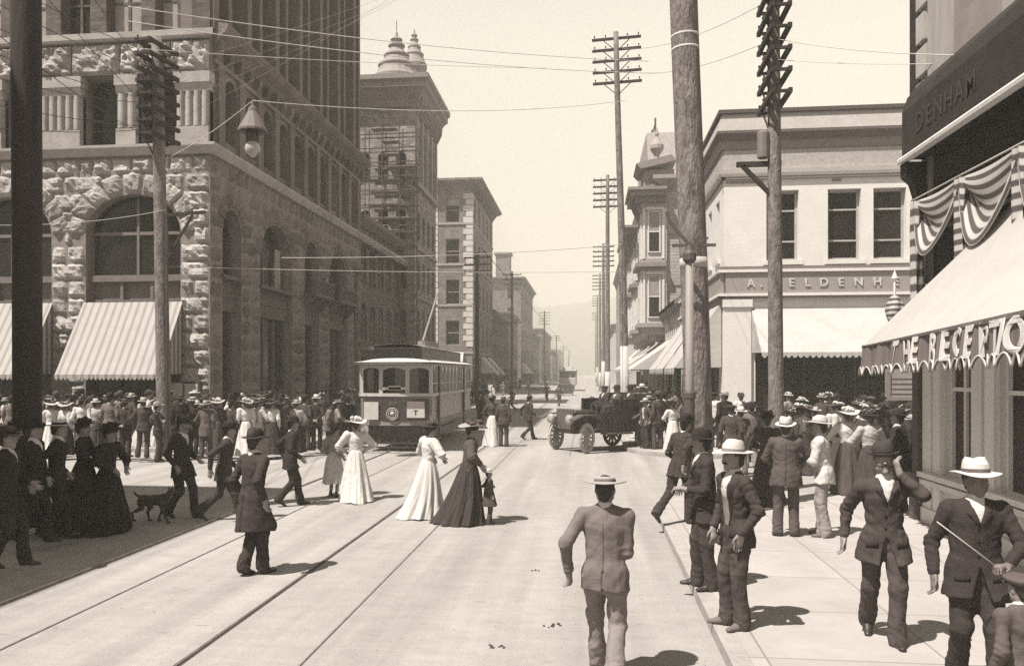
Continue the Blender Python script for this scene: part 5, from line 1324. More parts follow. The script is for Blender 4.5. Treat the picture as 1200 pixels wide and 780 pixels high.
k = MB(); k.bevbox(-0.55, 0.55, -0.5, -0.12, 0.82, 1.0, 0.05); k.bevbox(-0.6, 0.6, -1.45, -1.0, 0.84, 1.02, 0.05); k.bevbox(-0.55, 0.55, -0.58, -0.46, 0.9, 1.38, 0.05); k.build('seat', mat('leather', 0.05, 0.6), auto)
for s in (-1, 1):
    for (y0, z) in ((1.1, 1), (-1.1, 1)):
        k = MB(); pts = [(y0 - 0.62, 0.5), (y0 - 0.5, 0.8), (y0 - 0.2, 0.97), (y0 + 0.25, 0.97), (y0 + 0.55, 0.86)]
        for q in range(4): (a, b), (c, d) = pts[q], pts[q + 1]; k.obox(((s * 0.72), (a + c) / 2, (b + d) / 2), (0.14, 0, 0), (0, (c - a) / 2, (d - b) / 2), (0, 0, 0.015))
        k.build('fender', A_DUST, auto)
    k = MB(); k.box(s * 0.72 - 0.14, s * 0.72 + 0.14, -0.5, 0.5, 0.46, 0.5); k.build('running_board', A_DUST, auto)
    k = MB(); k.lathe([(0.06, -0.1), (0.12, 0.0), (0.13, 0.1), (0.12, 0.12)], 12); o = k.build('headlight', mat('brass_pale', 0.45), auto, smooth=True); o.location = (s * 0.42, 1.45, 0.85); o.rotation_euler = (R(-90), 0, 0)
    for y0, wm in ((1.1, 0.40), (-1.1, 0.12 if s < 0 else 0.12)):
        w = empty('wheel', (s * 0.7, y0, 0.39), 0.0 if y0 < 0 else R(18), parent=auto)
        k = MB(); k.tube([(0, 0.345 * math.cos(q), 0.345 * math.sin(q)) for q in [2 * math.pi * j / 24 for j in range(25)]], 0.045, 8, caps=False); k.build('tyre', mat('tyre_pale', 0.5, 0.9) if y0 > 0 else mat('tyre_grey', 0.10, 0.9), w, smooth=True)
        k = MB(); k.tube([(0, 0.3 * math.cos(q), 0.3 * math.sin(q)) for q in [2 * math.pi * j / 24 for j in range(25)]], 0.022, 6, caps=False)
        for j in range(12): q = 2 * math.pi * j / 12; k.bar((0, 0, 0), (0, 0.3 * math.cos(q), 0.3 * math.sin(q)), 0.05)
        k.tube([(-0.06, 0, 0), (0.06, 0, 0)], 0.07, 10); k.build('spokes', mat('spoke_paint', 0.42, 0.6) if y0 > 0 else mat('spoke_dark', 0.07, 0.6), w)
k = MB(); k.tube([(0.32, 0.35, 0.85), (0.3, 0.0, 1.25)], 0.02, 6); k.tube([(0.3 + 0.18 * math.cos(q), 0.0 + 0.06 * math.sin(q), 1.25 + 0.15 * math.sin(q)) for q in [2 * math.pi * j / 16 for j in range(17)]], 0.015, 5, caps=False); k.build('steering_wheel', A_BODY, auto)

# droppings and scraps lying on the road
def clump(px, py, s, seed, label):
    rr = random.Random(seed); x, y = G(px, py); k = MB()
    for i in range(9):
        c = (rr.gauss(0, s), rr.gauss(0, s), 0.0); r = s * rr.uniform(0.25, 0.5)
        k.lathe([(r * 0.7, 0), (r, r * 0.4), (r * 0.7, r * 0.9), (r * 0.1, r * 1.1)], 7, c, fn=lambda q, z, a: q * (1 + 0.25 * math.sin(3 * a + i)))
    o = k.build('horse_droppings', mat('dung', 0.07, 0.95, var=0.4, vscale=20), None); o.location = (x, y, 0)
    tag(o, label, 'droppings', 'droppings on the road')
clump(648, 733, 0.04, 1, 'dark crumbled horse droppings on the road beside the walking tweed jacket')
clump(580, 758, 0.035, 2, 'smaller scattered horse droppings lying lower on the empty road')
clump(627, 668, 0.03, 4, 'small pale dropping on the road above the other heaps')
# ---------------------------------------------------------------- figures: smooth signed fields turned into skins
V3 = lambda *a: np.array(a, dtype=np.float64)
def nrm(v): return v / (np.linalg.norm(v) + 1e-12)

class Field:
    def __init__(self, lo, hi, h):
        self.lo = np.array(lo, float); self.h = h
        self.n = np.maximum(4, np.ceil((np.array(hi, float) - self.lo) / h).astype(int) + 1)
        self.D = np.full(self.n, 1.0, np.float32)
        self.ax = [self.lo[i] + h * np.arange(self.n[i]) for i in range(3)]
    def sub(self, lo, hi):
        a = np.clip(np.floor((np.array(lo) - self.lo) / self.h).astype(int), 0, self.n - 1)
        b = np.clip(np.ceil((np.array(hi) - self.lo) / self.h).astype(int) + 1, 1, self.n)
        sl = tuple(slice(a[i], max(a[i] + 1, b[i])) for i in range(3))
        X, Y, Z = np.meshgrid(*[self.ax[i][sl[i]].astype(np.float32) for i in range(3)], indexing='ij', sparse=True)
        return sl, X, Y, Z
    def put(self, sl, d, k, op):
        D = self.D[sl]
        D2 = -D if op == 'cut' else D
        if k > 1e-6:
            t = np.clip(0.5 + 0.5 * (d - D2) / k, 0, 1)
            r = np.where(t >= 1, D2, np.where(t <= 0, d, d * (1 - t) + D2 * t - k * t * (1 - t)))
        else: r = np.minimum(D2, d)
        if op == 'cut': r = -r
        self.D[sl] = r
    def cone(self, a, b, ra, rb, k=0.02, flat=None, op='add'):
        """tapered capsule; flat = (direction, factor): thinner by that factor along direction"""
        a, b = np.array(a, float), np.array(b, float); m = max(ra, rb) * (1 if flat is None else max(1, 1.0 / min(1, flat[1]))) + k + 2 * self.h + 0.01
        sl, X, Y, Z = self.sub(np.minimum(a, b) - m, np.maximum(a, b) + m)
        x, y, z = X - a[0], Y - a[1], Z - a[2]; d = b - a
        if flat is not None:
            u = nrm(np.array(flat[0], float)); f = flat[1] - 1; s = (x * u[0] + y * u[1] + z * u[2]) * f
            x, y, z = x + s * u[0], y + s * u[1], z + s * u[2]; d = d + u * (np.dot(d, u) * f)
        L2 = max(1e-9, float(np.dot(d, d)))
        t = np.clip((x * d[0] + y * d[1] + z * d[2]) / L2, 0, 1)
        q = np.sqrt((x - t * d[0]) ** 2 + (y - t * d[1]) ** 2 + (z - t * d[2]) ** 2) - (ra + (rb - ra) * t)
        self.put(sl, q.astype(np.float32), k, op)
    def ball(self, c, r, k=0.02, op='add', M=None):
        """ellipsoid: r = three radii along the rows of M"""
        c = np.array(c, float); r = np.array(r, float); M = np.eye(3) if M is None else M
        m = r.max() + k + 2 * self.h + 0.01
        sl, X, Y, Z = self.sub(c - m, c + m); x, y, z = X - c[0], Y - c[1], Z - c[2]
        p = [(x * M[i][0] + y * M[i][1] + z * M[i][2]) / r[i] for i in range(3)]
        q = np.sqrt(p[0] ** 2 + p[1] ** 2 + p[2] ** 2)
        self.put(sl, ((q - 1) * r.min() * 0.5 + (q - 1) * r.max() * 0.5 if False else (q - 1) * (r[0] * r[1] * r[2]) ** (1 / 3)).astype(np.float32), k, op)
    def wrinkle(self, amp, seed, freq=30.0):
        rr = np.random.RandomState(seed); X, Y, Z = np.meshgrid(*[a.astype(np.float32) for a in self.ax], indexing='ij', sparse=True)
        n = 0
        for i in range(4):
            d = rr.normal(size=3) * V3(1, 1, 0.8); d = nrm(d) * freq * rr.uniform(0.6, 1.7); e = nrm(rr.normal(size=3)) * freq * 0.5
            n = n + np.sin(X * d[0] + Y * d[1] + Z * d[2] + rr.uniform(0, 6) + 1.5 * np.sin(X * e[0] + Y * e[1] + Z * e[2]))
        self.D += (amp * 0.5) * n.astype(np.float32)
    def fold(self, c, ax, amp, period, rad, seed=0, side=None):
        """creases across ax gathered round c"""
        rr = np.random.RandomState(seed + 17); c = np.array(c, float); sl, X, Y, Z = self.sub(c - 2 * rad, c + 2 * rad)
        x, y, z = X - c[0], Y - c[1], Z - c[2]; ax = nrm(np.array(ax, float)); e = nrm(np.cross(ax, rr.normal(size=3)))
        m = np.exp(-((x * x + y * y + z * z) / rad ** 2)); t = x * ax[0] + y * ax[1] + z * ax[2]; q = x * e[0] + y * e[1] + z * e[2]
        w = t * (2 * math.pi / period) + 1.3 * np.sin(q * 26 + rr.uniform(0, 6)) + 0.5 * np.sin(q * 61 + t * 20)
        self.D[sl] += (amp * m * (1 - 2 * np.abs(np.sin(w * 0.5)))).astype(np.float32)
    def mesh(self, name):
        D, h, lo = self.D, self.h, self.lo
        D[0], D[-1], D[:, 0], D[:, -1], D[:, :, 0], D[:, :, -1] = 1, 1, 1, 1, 1, 1
        S = D < 0
        c = np.zeros(tuple(self.n - 1), np.uint8)
        offs = [(i, j, k) for i in (0, 1) for j in (0, 1) for k in (0, 1)]
        sh = lambda o: tuple(slice(o[t], self.n[t] - 1 + o[t]) for t in range(3))
        for o in offs: c += S[sh(o)]
        act = (c > 0) & (c < 8); idx = np.argwhere(act)
        idm = np.full(act.shape, -1, np.int32); idm[act] = np.arange(len(idx))
        val = np.stack([D[idx[:, 0] + o[0], idx[:, 1] + o[1], idx[:, 2] + o[2]] for o in offs], 1)
        acc = np.zeros((len(idx), 3)); cnt = np.zeros(len(idx))
        for i in range(8):
            for j in range(i + 1, 8):
                if sum(abs(offs[i][t] - offs[j][t]) for t in range(3)) != 1: continue
                va, vb = val[:, i], val[:, j]; m = (va < 0) != (vb < 0)
                t = np.where(m, va / np.where(m, va - vb, 1), 0)[:, None]
                acc += np.where(m[:, None], np.array(offs[i]) + t * (np.array(offs[j]) - np.array(offs[i])), 0); cnt += m
        V = lo + h * (idx + acc / np.maximum(1, cnt)[:, None])
        Q = []
        for ax in range(3):
            b_, c_ = (ax + 1) % 3, (ax + 2) % 3
            s0 = [slice(1, -1)] * 3; s1 = [slice(1, -1)] * 3; s0[ax] = slice(0, -1); s1[ax] = slice(1, None)
            A, B = S[tuple(s0)], S[tuple(s1)]
            e = np.argwhere(A != B); 
            if not len(e): continue
            ins = A[e[:, 0], e[:, 1], e[:, 2]]
            e = e + 1; e[:, ax] -= 1
            def cell(db, dc):
                q = e.copy(); q[:, b_] += db; q[:, c_] += dc; return idm[q[:, 0], q[:, 1], q[:, 2]]
            q = np.stack([cell(-1, -1), cell(0, -1), cell(0, 0), cell(-1, 0)], 1)
            q[~ins] = q[~ins][:, ::-1]
            Q.append(q)
        Q = np.concatenate(Q); Q = Q[(Q >= 0).all(1)]
        me = bpy.data.meshes.new(name)
        me.vertices.add(len(V)); me.vertices.foreach_set('co', V.astype(np.float32).ravel())
        me.loops.add(len(Q) * 4); me.loops.foreach_set('vertex_index', Q.astype(np.int32).ravel())
        me.polygons.add(len(Q)); me.polygons.foreach_set('loop_start', np.arange(0, len(Q) * 4, 4, dtype=np.int32))
        me.polygons.foreach_set('use_smooth', np.ones(len(Q), bool))
        me.update(); me.validate()
        return me

def ik(a, t, l1, l2, hint):
    v = t - a; d = np.linalg.norm(v); dm = min(d, l1 + l2 - 0.004); v = v / (d + 1e-9); e = a + v * dm
    x = (l1 * l1 - l2 * l2 + dm * dm) / (2 * dm); h = math.sqrt(max(0, l1 * l1 - x * x))
    hp_ = hint - v * np.dot(hint, v); return a + v * x + nrm(hp_) * h, e

class Rig:
    """joints of a 1.75 m figure facing +Y"""
    def __init__(s, p):
        s.p = p; fe = p.get('feet', [(-0.11, 0.02, 0, 8, 0), (0.11, -0.02, 0, -8, 0)])
        s.feet = fe; seat = p.get('seat')
        an = []
        for (x, y, z, yw, pt) in fe:
            a = R(pt); up = 0.085 * math.cos(a) + 0.10 * math.sin(max(0, a)); bk = 0.1 * (1 - math.cos(a))
            an.append(V3(x, y + bk * 0.5, z + up))
        s.ank = an
        sx, sy = p.get('sway', (0, 0))
        if 'pz' in p: pz = p['pz']
        else:
            pz = 0.955
            for i in (0, 1):
                hx = V3((-0.09, 0.09)[i] + sx, sy, 0); dd = math.hypot(an[i][0] - hx[0], an[i][1] - hx[1])
                pz = min(pz, math.sqrt(max(0.05, 0.843 ** 2 - dd ** 2)) + an[i][2] + 0.02)
        s.P = V3(sx, sy, pz)
        l, sl = R(p.get('lean', 0)), R(p.get('side', 0))
        s.u = nrm(V3(math.sin(sl), math.sin(l), math.cos(l) * math.cos(sl)))
        tw = R(p.get('twist', 0))
        f0 = V3(-math.sin(tw), math.cos(tw), 0); s.f = nrm(f0 - s.u * np.dot(f0, s.u)); s.r = np.cross(s.f, s.u)
        f1 = V3(0, 1, 0); s.pf = nrm(f1 - s.u * np.dot(f1, s.u)); s.pr = np.cross(s.pf, s.u)
        at = lambda a, b=0, c=0: s.P + s.u * a + s.f * b + s.r * c
        s.at = at
        sh = p.get('shrug', 0)
        s.S = [at(0.455 + sh, -0.005, -0.182), at(0.455 + sh, -0.005, 0.182)]
        s.N = at(0.515, -0.015)
        hy, hpch, hr = [R(q) for q in p.get('head', (0, 0, 0))]
        E = Euler((-hpch, hr, hy), 'XYZ').to_matrix(); B = np.stack([s.r, s.f, s.u], 1)
        HB = B @ np.array(E); s.hr, s.hf, s.hu = HB[:, 0], HB[:, 1], HB[:, 2]
        s.Hc = s.N + s.u * 0.07 + s.hu * 0.085 + s.hf * 0.025
        s.hips = [s.P + s.pr * -0.09 + V3(0, 0, -0.02), s.P + s.pr * 0.09 + V3(0, 0, -0.02)]
        s.knee, s.an = [], []
        kh = p.get('knees', [(0, 1, 0), (0, 1, 0)])
        for i in (0, 1):
            k, e = ik(s.hips[i], an[i], 0.43, 0.42, np.array(kh[i], float) + V3((-.1, .1)[i], 0, 0)); s.knee.append(k); s.an.append(e)
        s.elb, s.wr, s.hd = [], [], []
        hs = p.get('hands', [None, None]); eh = p.get('elbows', [None, None])
        for i in (0, 1):
            sg = (-1, 1)[i]
            t = hs[i] if hs[i] is not None else (sg * 0.25, 0.06, -0.06)
            tgt = s.P + V3(*t)
            hint = np.array(eh[i] if eh[i] is not None else (sg * 0.35, -1, -0.15), float)
            k, e = ik(s.S[i], tgt, 0.295, 0.262, hint); s.elb.append(k); s.wr.append(e)
            hd = p.get('hdir', [None, None])[i]; fd = nrm(e - k)
            s.hd.append(nrm(np.array(hd, float)) if hd is not None else nrm(fd * 0.8 + V3(0, 0, -0.25)))
    def bounds(s, m=0.2):
        pts = np.array(s.ank + s.knee + s.elb + s.wr + [w + d * 0.2 for w, d in zip(s.wr, s.hd)] + s.S + [s.P, s.Hc + s.hu * 0.14, s.Hc + s.hf * .1] + s.hips)
        lo, hi = pts.min(0) - m, pts.max(0) + m; lo[2] = min(lo[2], -0.02); return lo, hi

def body_mesh(g, h, hero, female=False):
    lo, hi = g.bounds(0.14); F = Field(lo, hi, h)
    at, f = g.at, g.f
    H, hr, hf, hu = g.Hc, g.hr, g.hf, g.hu; M = np.stack([hr, hf, hu]); q = lambda a, b, c: H + hr * a + hf * b + hu * c
    # head: skull, jaw, face
    F.ball(q(0, -0.012, 0.028), (0.074, 0.096, 0.088), 0.01, M=M)
    F.cone(q(0, 0.035, -0.02), q(0, 0.05, -0.095), 0.055, 0.027, 0.03)
    F.cone(q(-0.035, 0.01, -0.055), q(0.035, 0.01, -0.055), 0.04, 0.04, 0.03)
    if hero:
        F.cone(q(-0.028, 0.077, 0.022), q(0.028, 0.077, 0.022), 0.013, 0.013, 0.018)
        for sg in (-1, 1):
            F.ball(q(sg * 0.031, 0.093, 0.0), (0.016, 0.013, 0.011), 0.008, 'cut', M)
            F.ball(q(sg * 0.031, 0.078, 0.0), (0.0125, 0.0125, 0.0115), 0.003, M=M)
            F.ball(q(sg * 0.04, 0.065, -0.028), (0.02, 0.016, 0.015), 0.02, M=M)
        F.cone(q(0, 0.084, 0.012), q(0, 0.105, -0.027), 0.009, 0.013, 0.01)
        F.cone(q(-0.018, 0.078, -0.058), q(0.018, 0.078, -0.058), 0.0095, 0.0095, 0.008); F.cone(q(-0.014, 0.076, -0.072), q(0.014, 0.076, -0.072), 0.009, 0.009, 0.008)
        F.cone(q(-0.022, 0.096, -0.0645), q(0.022, 0.096, -0.0645), 0.0032, 0.0032, 0.003, op='cut')
        F.ball(q(0, 0.07, -0.098), (0.019, 0.016, 0.015), 0.02, M=M)
    else:
        F.cone(q(0, 0.084, 0.012), q(0, 0.102, -0.025), 0.011, 0.016, 0.015)
    for sg in (-1, 1): F.ball(q(sg * 0.077, -0.005, -0.008), (0.011, 0.02, 0.032), 0.008, M=M)
    F.cone(g.N - g.u * 0.03, H - hu * 0.03 - hf * 0.015, 0.056, 0.05, 0.03)
    # trunk and limbs inside the clothes
    F.cone(at(0.02), at(0.38), 0.11, 0.128, 0.05, (f, 1.45)); F.cone(g.S[0], g.S[1], 0.036, 0.036, 0.03); F.cone(at(0.42), g.N, 0.08, 0.05, 0.04)
    for i in (0, 1):
        F.cone(g.S[i], g.elb[i], 0.036, 0.036, 0.02); F.cone(g.elb[i], g.wr[i], 0.04, 0.028, 0.02)
        F.cone(g.hips[i], g.knee[i], 0.085, 0.055, 0.04); F.cone(g.knee[i], g.an[i], 0.055, 0.036, 0.02)
        hand(F, g, i, hero, h)
    return F.mesh('person')

def hand(F, g, i, hero, h):
    W, d = g.wr[i], g.hd[i]; sg = (-1, 1)[i]
    th = g.p.get('thumb', [None, None])[i]; th = np.array(th if th is not None else (-sg * 0.25, 1, 0.15), float)
    s = nrm(th - d * np.dot(th, d)); pn = np.cross(s, d) * (1 if i == 0 else -1)
    # the palm should face the body
    curl = g.p.get('curl', [0.55, 0.55])[i]
    if not hero:
        F.cone(W, W + d * 0.085, 0.034, 0.042, 0.015, (pn, 1.5))
        for k, (o, L) in enumerate(((-0.027, 0.06), (-0.009, 0.075), (0.009, 0.08), (0.027, 0.07))):
            b0 = W + d * 0.085 + s * o; b1 = b0 + (d * math.cos(curl) + pn * math.sin(curl)) * L * 0.55; b2 = b1 + (d * math.cos(curl * 2.2) + pn * math.sin(curl * 2.2)) * L * 0.5
            F.cone(b0, b1, 0.0125, 0.012, 0.004); F.cone(b1, b2, 0.012, 0.0105, 0.004)
        F.cone(W + d * 0.03 + s * 0.03, W + d * 0.09 + s * 0.062 + pn * 0.02, 0.018, 0.013, 0.01)
        return
    F.cone(W - d * 0.02, W + d * 0.03, 0.029, 0.034, 0.02, (pn, 1.3)); F.cone(W + d * 0.03, W + d * 0.088, 0.036, 0.043, 0.015, (pn, 1.75))
    for o, L in ((-0.031, 0.066), (-0.0105, 0.08), (0.0105, 0.086), (0.031, 0.076)):
        p = W + d * (0.092 - abs(o) * 0.15) + s * o; r = 0.0093 if o > -0.03 else 0.0082; a = curl * 0.6
        for k, q in enumerate((0.45, 0.32, 0.26)):
            n_ = p + (d * math.cos(a) + pn * math.sin(a) + s * o * 1.5) * L * q
            F.cone(p, n_, r, r * 0.92, 0.003); p = n_; r *= 0.93; a += curl * 0.75
    p = W + d * 0.022 + s * 0.028; m_ = p + nrm(d * 0.75 + s * 0.6 + pn * 0.3) * 0.048; e = m_ + nrm(d * 0.95 + s * 0.15 + pn * 0.35) * 0.038
    F.cone(p, m_, 0.0155, 0.011, 0.012); F.cone(m_, e, 0.011, 0.0085, 0.004)

def jacket_mesh(g, h, st, seed):
    lo, hi = g.bounds(0.2); F = Field(lo, hi, h); at, f = g.at, g.f; k = st.get('fat', 0.95)
    hem = st.get('hem', 0.17); fl = st.get('flare', 0.02); fine = h < 0.014
    F.cone(at(-0.02), at(0.19), 0.168 * k, 0.152 * k, 0.06, (f, 1.36)); F.cone(at(0.19), at(0.37), 0.155 * k, 0.178 * k ** 0.5, 0.06, (f, 1.36))
    F.cone(at(0.37), at(0.43), 0.175, 0.12, 0.05, (f, 1.5))
    F.cone(g.S[0] - g.u * 0.012, g.S[1] - g.u * 0.012, 0.064, 0.064, 0.05); F.cone(at(0.43), g.N - g.u * 0.012, 0.11, 0.062, 0.05)
    for i in (0, 1): F.cone(g.N - g.u * 0.03, g.S[i] + g.u * 0.015, 0.05, 0.045, 0.04)
    # skirts of the coat follow the thighs a little
    mid = (g.hips[0] + g.hips[1] + g.knee[0] + g.knee[1]) / 4
    dn = -0.75 * g.u + 0.25 * nrm(mid - g.P)
    F.cone(at(0.0), g.P + nrm(dn) * (hem + 0.08), 0.168 * k, (0.178 + fl) * k, 0.04, (f, 1.28 - min(0.25, max(0, hem) * 0.5)))
    if hem > 0:
        for i in (0, 1):
            tm = g.hips[i] + nrm(g.knee[i] - g.hips[i]) * min(hem + 0.05, 0.34); F.cone(g.hips[i], tm, 0.11 * k, 0.115 * k + fl, 0.05)
    A_ = Field(lo, hi, h); puff = st.get('puff', 0)
    for i in (0, 1):
        w = nrm(g.wr[i] - g.elb[i])
        A_.cone(g.S[i], g.elb[i], 0.063 + puff, 0.053 + puff * 0.5, 0.03); A_.cone(g.elb[i], g.wr[i], 0.053 + puff * 0.4, 0.042, 0.02)
    for i in (0, 1):
        w = nrm(g.wr[i] - g.elb[i]); A_.cone(g.wr[i] + w * 0.135, g.wr[i] + w * 0.2, 0.14, 0.14, 0.0, op='cut')
    X, Y, Z = np.meshgrid(*[a.astype(np.float32) for a in F.ax], indexing='ij', sparse=True)
    x, y, z = X - g.P[0], Y - g.P[1], Z - g.P[2]
    A = x * g.u[0] + y * g.u[1] + z * g.u[2]; B = x * f[0] + y * f[1] + z * f[2]; C = x * g.r[0] + y * g.r[1] + z * g.r[2]
    zl = Z - g.P[2] if hem > 0 else A
    F.D = np.maximum(F.D, (-hem + 0.01 * np.sin(C * 14 + seed)) - zl).astype(np.float32)
    if st.get('front', True):
        vb = st.get('button', 0.34); vw = st.get('vw', 0.05); ow = st.get('open', 0.0)
        wv = np.where(A > vb, ow + (vw - ow) * np.clip((A - vb) / (0.5 - vb), 0, 1), (ow + 0.35 * ow * (vb - A) / 0.4) if ow > 0 else np.where(A < 0.03, (0.03 - A) * 0.3, -0.05))
        carve = np.maximum(np.abs(C) - wv, -(B - 0.03)).astype(np.float32)
        if fine:
            lap = np.abs(np.abs(C) - wv - 0.026) - 0.022
            m = (lap < 0) & (A > vb) & (B > 0.03) & (A < 0.48)
            F.D = np.where(m, F.D - 0.009, F.D).astype(np.float32)
            if ow == 0: F.D = np.where((np.abs(C - 0.012) < 0.006) & (B > 0) & (A < vb), F.D + 0.006, F.D).astype(np.float32)
        F.D = np.maximum(F.D, -carve).astype(np.float32)
    if fine and st.get('vent'):
        F.D = np.where((np.abs(C) < 0.007) & (B < 0) & (A < 0.02), F.D + 0.02, F.D).astype(np.float32)
        F.D = np.where((np.abs(C) < 0.006) & (B < 0) & (A >= 0.02), F.D + 0.004, F.D).astype(np.float32)
    d, D2, kk = A_.D, F.D, 0.025
    t = np.clip(0.5 + 0.5 * (d - D2) / kk, 0, 1); F.D = np.where(t >= 1, D2, np.where(t <= 0, d, d * (1 - t) + D2 * t - kk * t * (1 - t))).astype(np.float32)
    for i in (0, 1):
        w = nrm(g.wr[i] - g.elb[i]); v = nrm(g.elb[i] - g.S[i]); k_ = st.get('fs', 1.0) if fine else 1.3
        F.fold(g.elb[i], nrm(w + v), 0.0075 * k_, 0.055, 0.11, seed + i); F.fold(g.S[i] + v * 0.06 + g.f * 0.03, nrm(v + 0.6 * g.u), 0.006 * k_, 0.06, 0.09, seed + 5 + i); F.fold(g.wr[i] - w * 0.05, w, 0.005, 0.04, 0.06, seed + 9 + i)
        F.fold(g.at(0.2, 0.0, (-.12, .12)[i]), nrm(g.u + g.r * (0.7, -0.7)[i]), 0.006 * k_, 0.075, 0.13, seed + 12 + i); F.fold(g.at(-0.06, 0.0, (-.12, .12)[i]), nrm(g.u * 0.4 + g.r * (1, -1)[i]), 0.006 * k_, 0.09, 0.12, seed + 15 + i)
    F.fold(g.at(0.36, -0.1, 0.0), nrm(g.r * 0.5 + g.u), 0.005 * st.get('fs', 1.0), 0.08, 0.13, seed + 30)
    F.wrinkle(st.get('wr', 0.0055), seed, 18)
    if fine: F.wrinkle(0.003, seed + 1, 48)
    return F.mesh('jacket')

from mathutils.bvhtree import BVHTree
def tailoring(me, g, st):
    """pocket flaps, lapels, buttons and the back seam laid on the jacket's own surface: list of (name, mesh, key)"""
    bv = BVHTree.FromPolygons([v.co.copy() for v in me.vertices], [tuple(p.vertices) for p in me.polygons])
    out = []
    def hit(a, c, sg):
        d = Vector(g.f * -sg); o = Vector(g.at(a, 0.5 * sg, c)); h = bv.ray_cast(o, d, 0.62)
        return h[0]
    def patch(name, fn, nu, nv, sg, key, th=0.006):
        P = [[hit(*fn(i / nu, j / nv), sg) for i in range(nu + 1)] for j in range(nv + 1)]
        if any(p is None for r in P for p in r): return
        if max((P[j][i] - P[j][i + 1]).length for j in range(nv + 1) for i in range(nu)) > 0.08: return
        k = MB(); n = Vector(g.f * sg)
        vs = [p + n * th for r in P for p in r] + [p - n * 0.004 for r in P for p in r]; W = nu + 1; B0 = W * (nv + 1)
        fs = [(j * W + i, j * W + i + 1, (j + 1) * W + i + 1, (j + 1) * W + i) for j in range(nv) for i in range(nu)]
        rim = [i for i in range(nu)] ; ed = [(i, i + 1) for i in range(nu)] + [(nv * W + i + 1, nv * W + i) for i in range(nu)] + [((j + 1) * W, j * W) for j in range(nv)] + [(j * W + nu, (j + 1) * W + nu) for j in range(nv)]
        fs += [(a_, b_, b_ + B0, a_ + B0) for a_, b_ in ed]
        k.add(vs, fs); out.append((name, k.mesh(name, True), key))
    if st.get('seen') == 'front':
        vb = st.get('button', 0.34); vw = st.get('vw', 0.05); ow = st.get('open', 0.0)
        for sg in (-1, 1):
            patch('pocket_flap', lambda s, t: (-0.02 - 0.045 * t - 0.01 * s * sg, sg * (0.075 + 0.1 * s)), 6, 2, 1, 'trim')
            wv = lambda A: ow + (vw - ow) * min(1, max(0, (A - vb) / (0.5 - vb))) + 0.006
            patch('lapel', lambda s, t: ((vb + 0.005) + (0.435 - vb) * t, sg * (wv(vb + (0.435 - vb) * t) + s * (0.012 + 0.05 * t ** 0.8))), 3, 7, 1, 'trim', 0.008)
        patch('breast_pocket', lambda s, t: (0.27 - 0.02 * t + 0.012 * s, -0.075 - 0.07 * s), 4, 1, 1, 'trim', 0.005)
        if ow == 0:
            k = MB()
            for a in (vb - 0.02, vb - 0.13, vb - 0.24):
                p = hit(a, 0.012, 1)
                if p: k = MB(); k.tube([p - Vector(g.f) * 0.004, p + Vector(g.f) * 0.008], 0.011, 8); out.append(('button', k.mesh('button', True), 'button'))
    else:
        patch('back_seam', lambda s, t: (0.02 + 0.42 * t, -0.003 + 0.006 * s), 1, 10, -1, 'trim', 0.004)
    return out

def shirt_mesh(g, h, vest=False, full=False):
    lo, hi = g.bounds(0.16); F = Field(lo, hi, h); at, f = g.at, g.f
    F.cone(at(0.0 if (vest or full) else 0.12), at(0.19), 0.13 if not full else 0.148, 0.128 if not full else 0.142, 0.05, (f, 1.4)); F.cone(at(0.19), at(0.38), 0.128, 0.158, 0.05, (f, 1.4)); F.cone(at(0.38), at(0.47), 0.148, 0.08, 0.05, (f, 1.35))
    if not vest:
        F.cone(at(0.44), g.N, 0.09, 0.066, 0.05); F.cone(g.N - g.u * 0.005, g.N + g.u * 0.035 + g.f * 0.008, 0.064, 0.062, 0.01)
    if full:
        for i in (0, 1):
            F.cone(g.S[i], g.elb[i], 0.068, 0.06, 0.03); F.cone(g.elb[i], g.elb[i] + (g.wr[i] - g.elb[i]) * 0.96, 0.062, 0.042, 0.02)
        F.cone(g.S[0], g.S[1], 0.06, 0.06, 0.05)
        F.wrinkle(0.008, 5, 24)
    return F.mesh('shirt')

def trousers_mesh(g, h, seed, fat=1.0):
    lo, hi = g.bounds(0.16); F = Field(lo, hi, h)
    F.cone(g.P + g.u * 0.14, g.P + g.u * -0.02, 0.13 * fat, 0.146 * fat, 0.03, (g.f, 1.38))
    for i in (0, 1):
        k, a = g.knee[i], g.an[i]; d = nrm(a - k)
        F.cone(g.hips[i], k, 0.105 * fat, 0.072, 0.05); F.cone(k, a - d * 0.0, 0.072, 0.071, 0.03)
        F.cone(a - d * 0.1, a + d * 0.06 + V3(0, 0.025, 0), 0.07, 0.076, 0.03)
    for i in (0, 1):
        d = nrm(g.an[i] - g.knee[i]); e = nrm(g.knee[i] - g.hips[i])
        F.fold(g.knee[i], nrm(d + e + g.pr * 0.9), 0.0045, 0.09, 0.13, seed + i); F.fold(g.an[i] - d * 0.04, nrm(d + g.pr * 0.6), 0.006, 0.06, 0.1, seed + 3 + i); F.fold(g.hips[i] + e * 0.1, nrm(e + g.pr * (0.8, -0.8)[i]), 0.007, 0.08, 0.12, seed + 6 + i)
    F.wrinkle(0.006, seed + 3, 20 if h < 0.014 else 16)
    if h < 0.014: F.wrinkle(0.0035, seed + 4, 50)
    for i in (0, 1):       # cloth breaking over the shoe
        d = nrm(g.an[i] - g.knee[i]); e = g.an[i] + d * 0.2; F.cone(e, e + d * 0.1, 0.145, 0.145, 0.005, op='cut')
    return F.mesh('trousers')

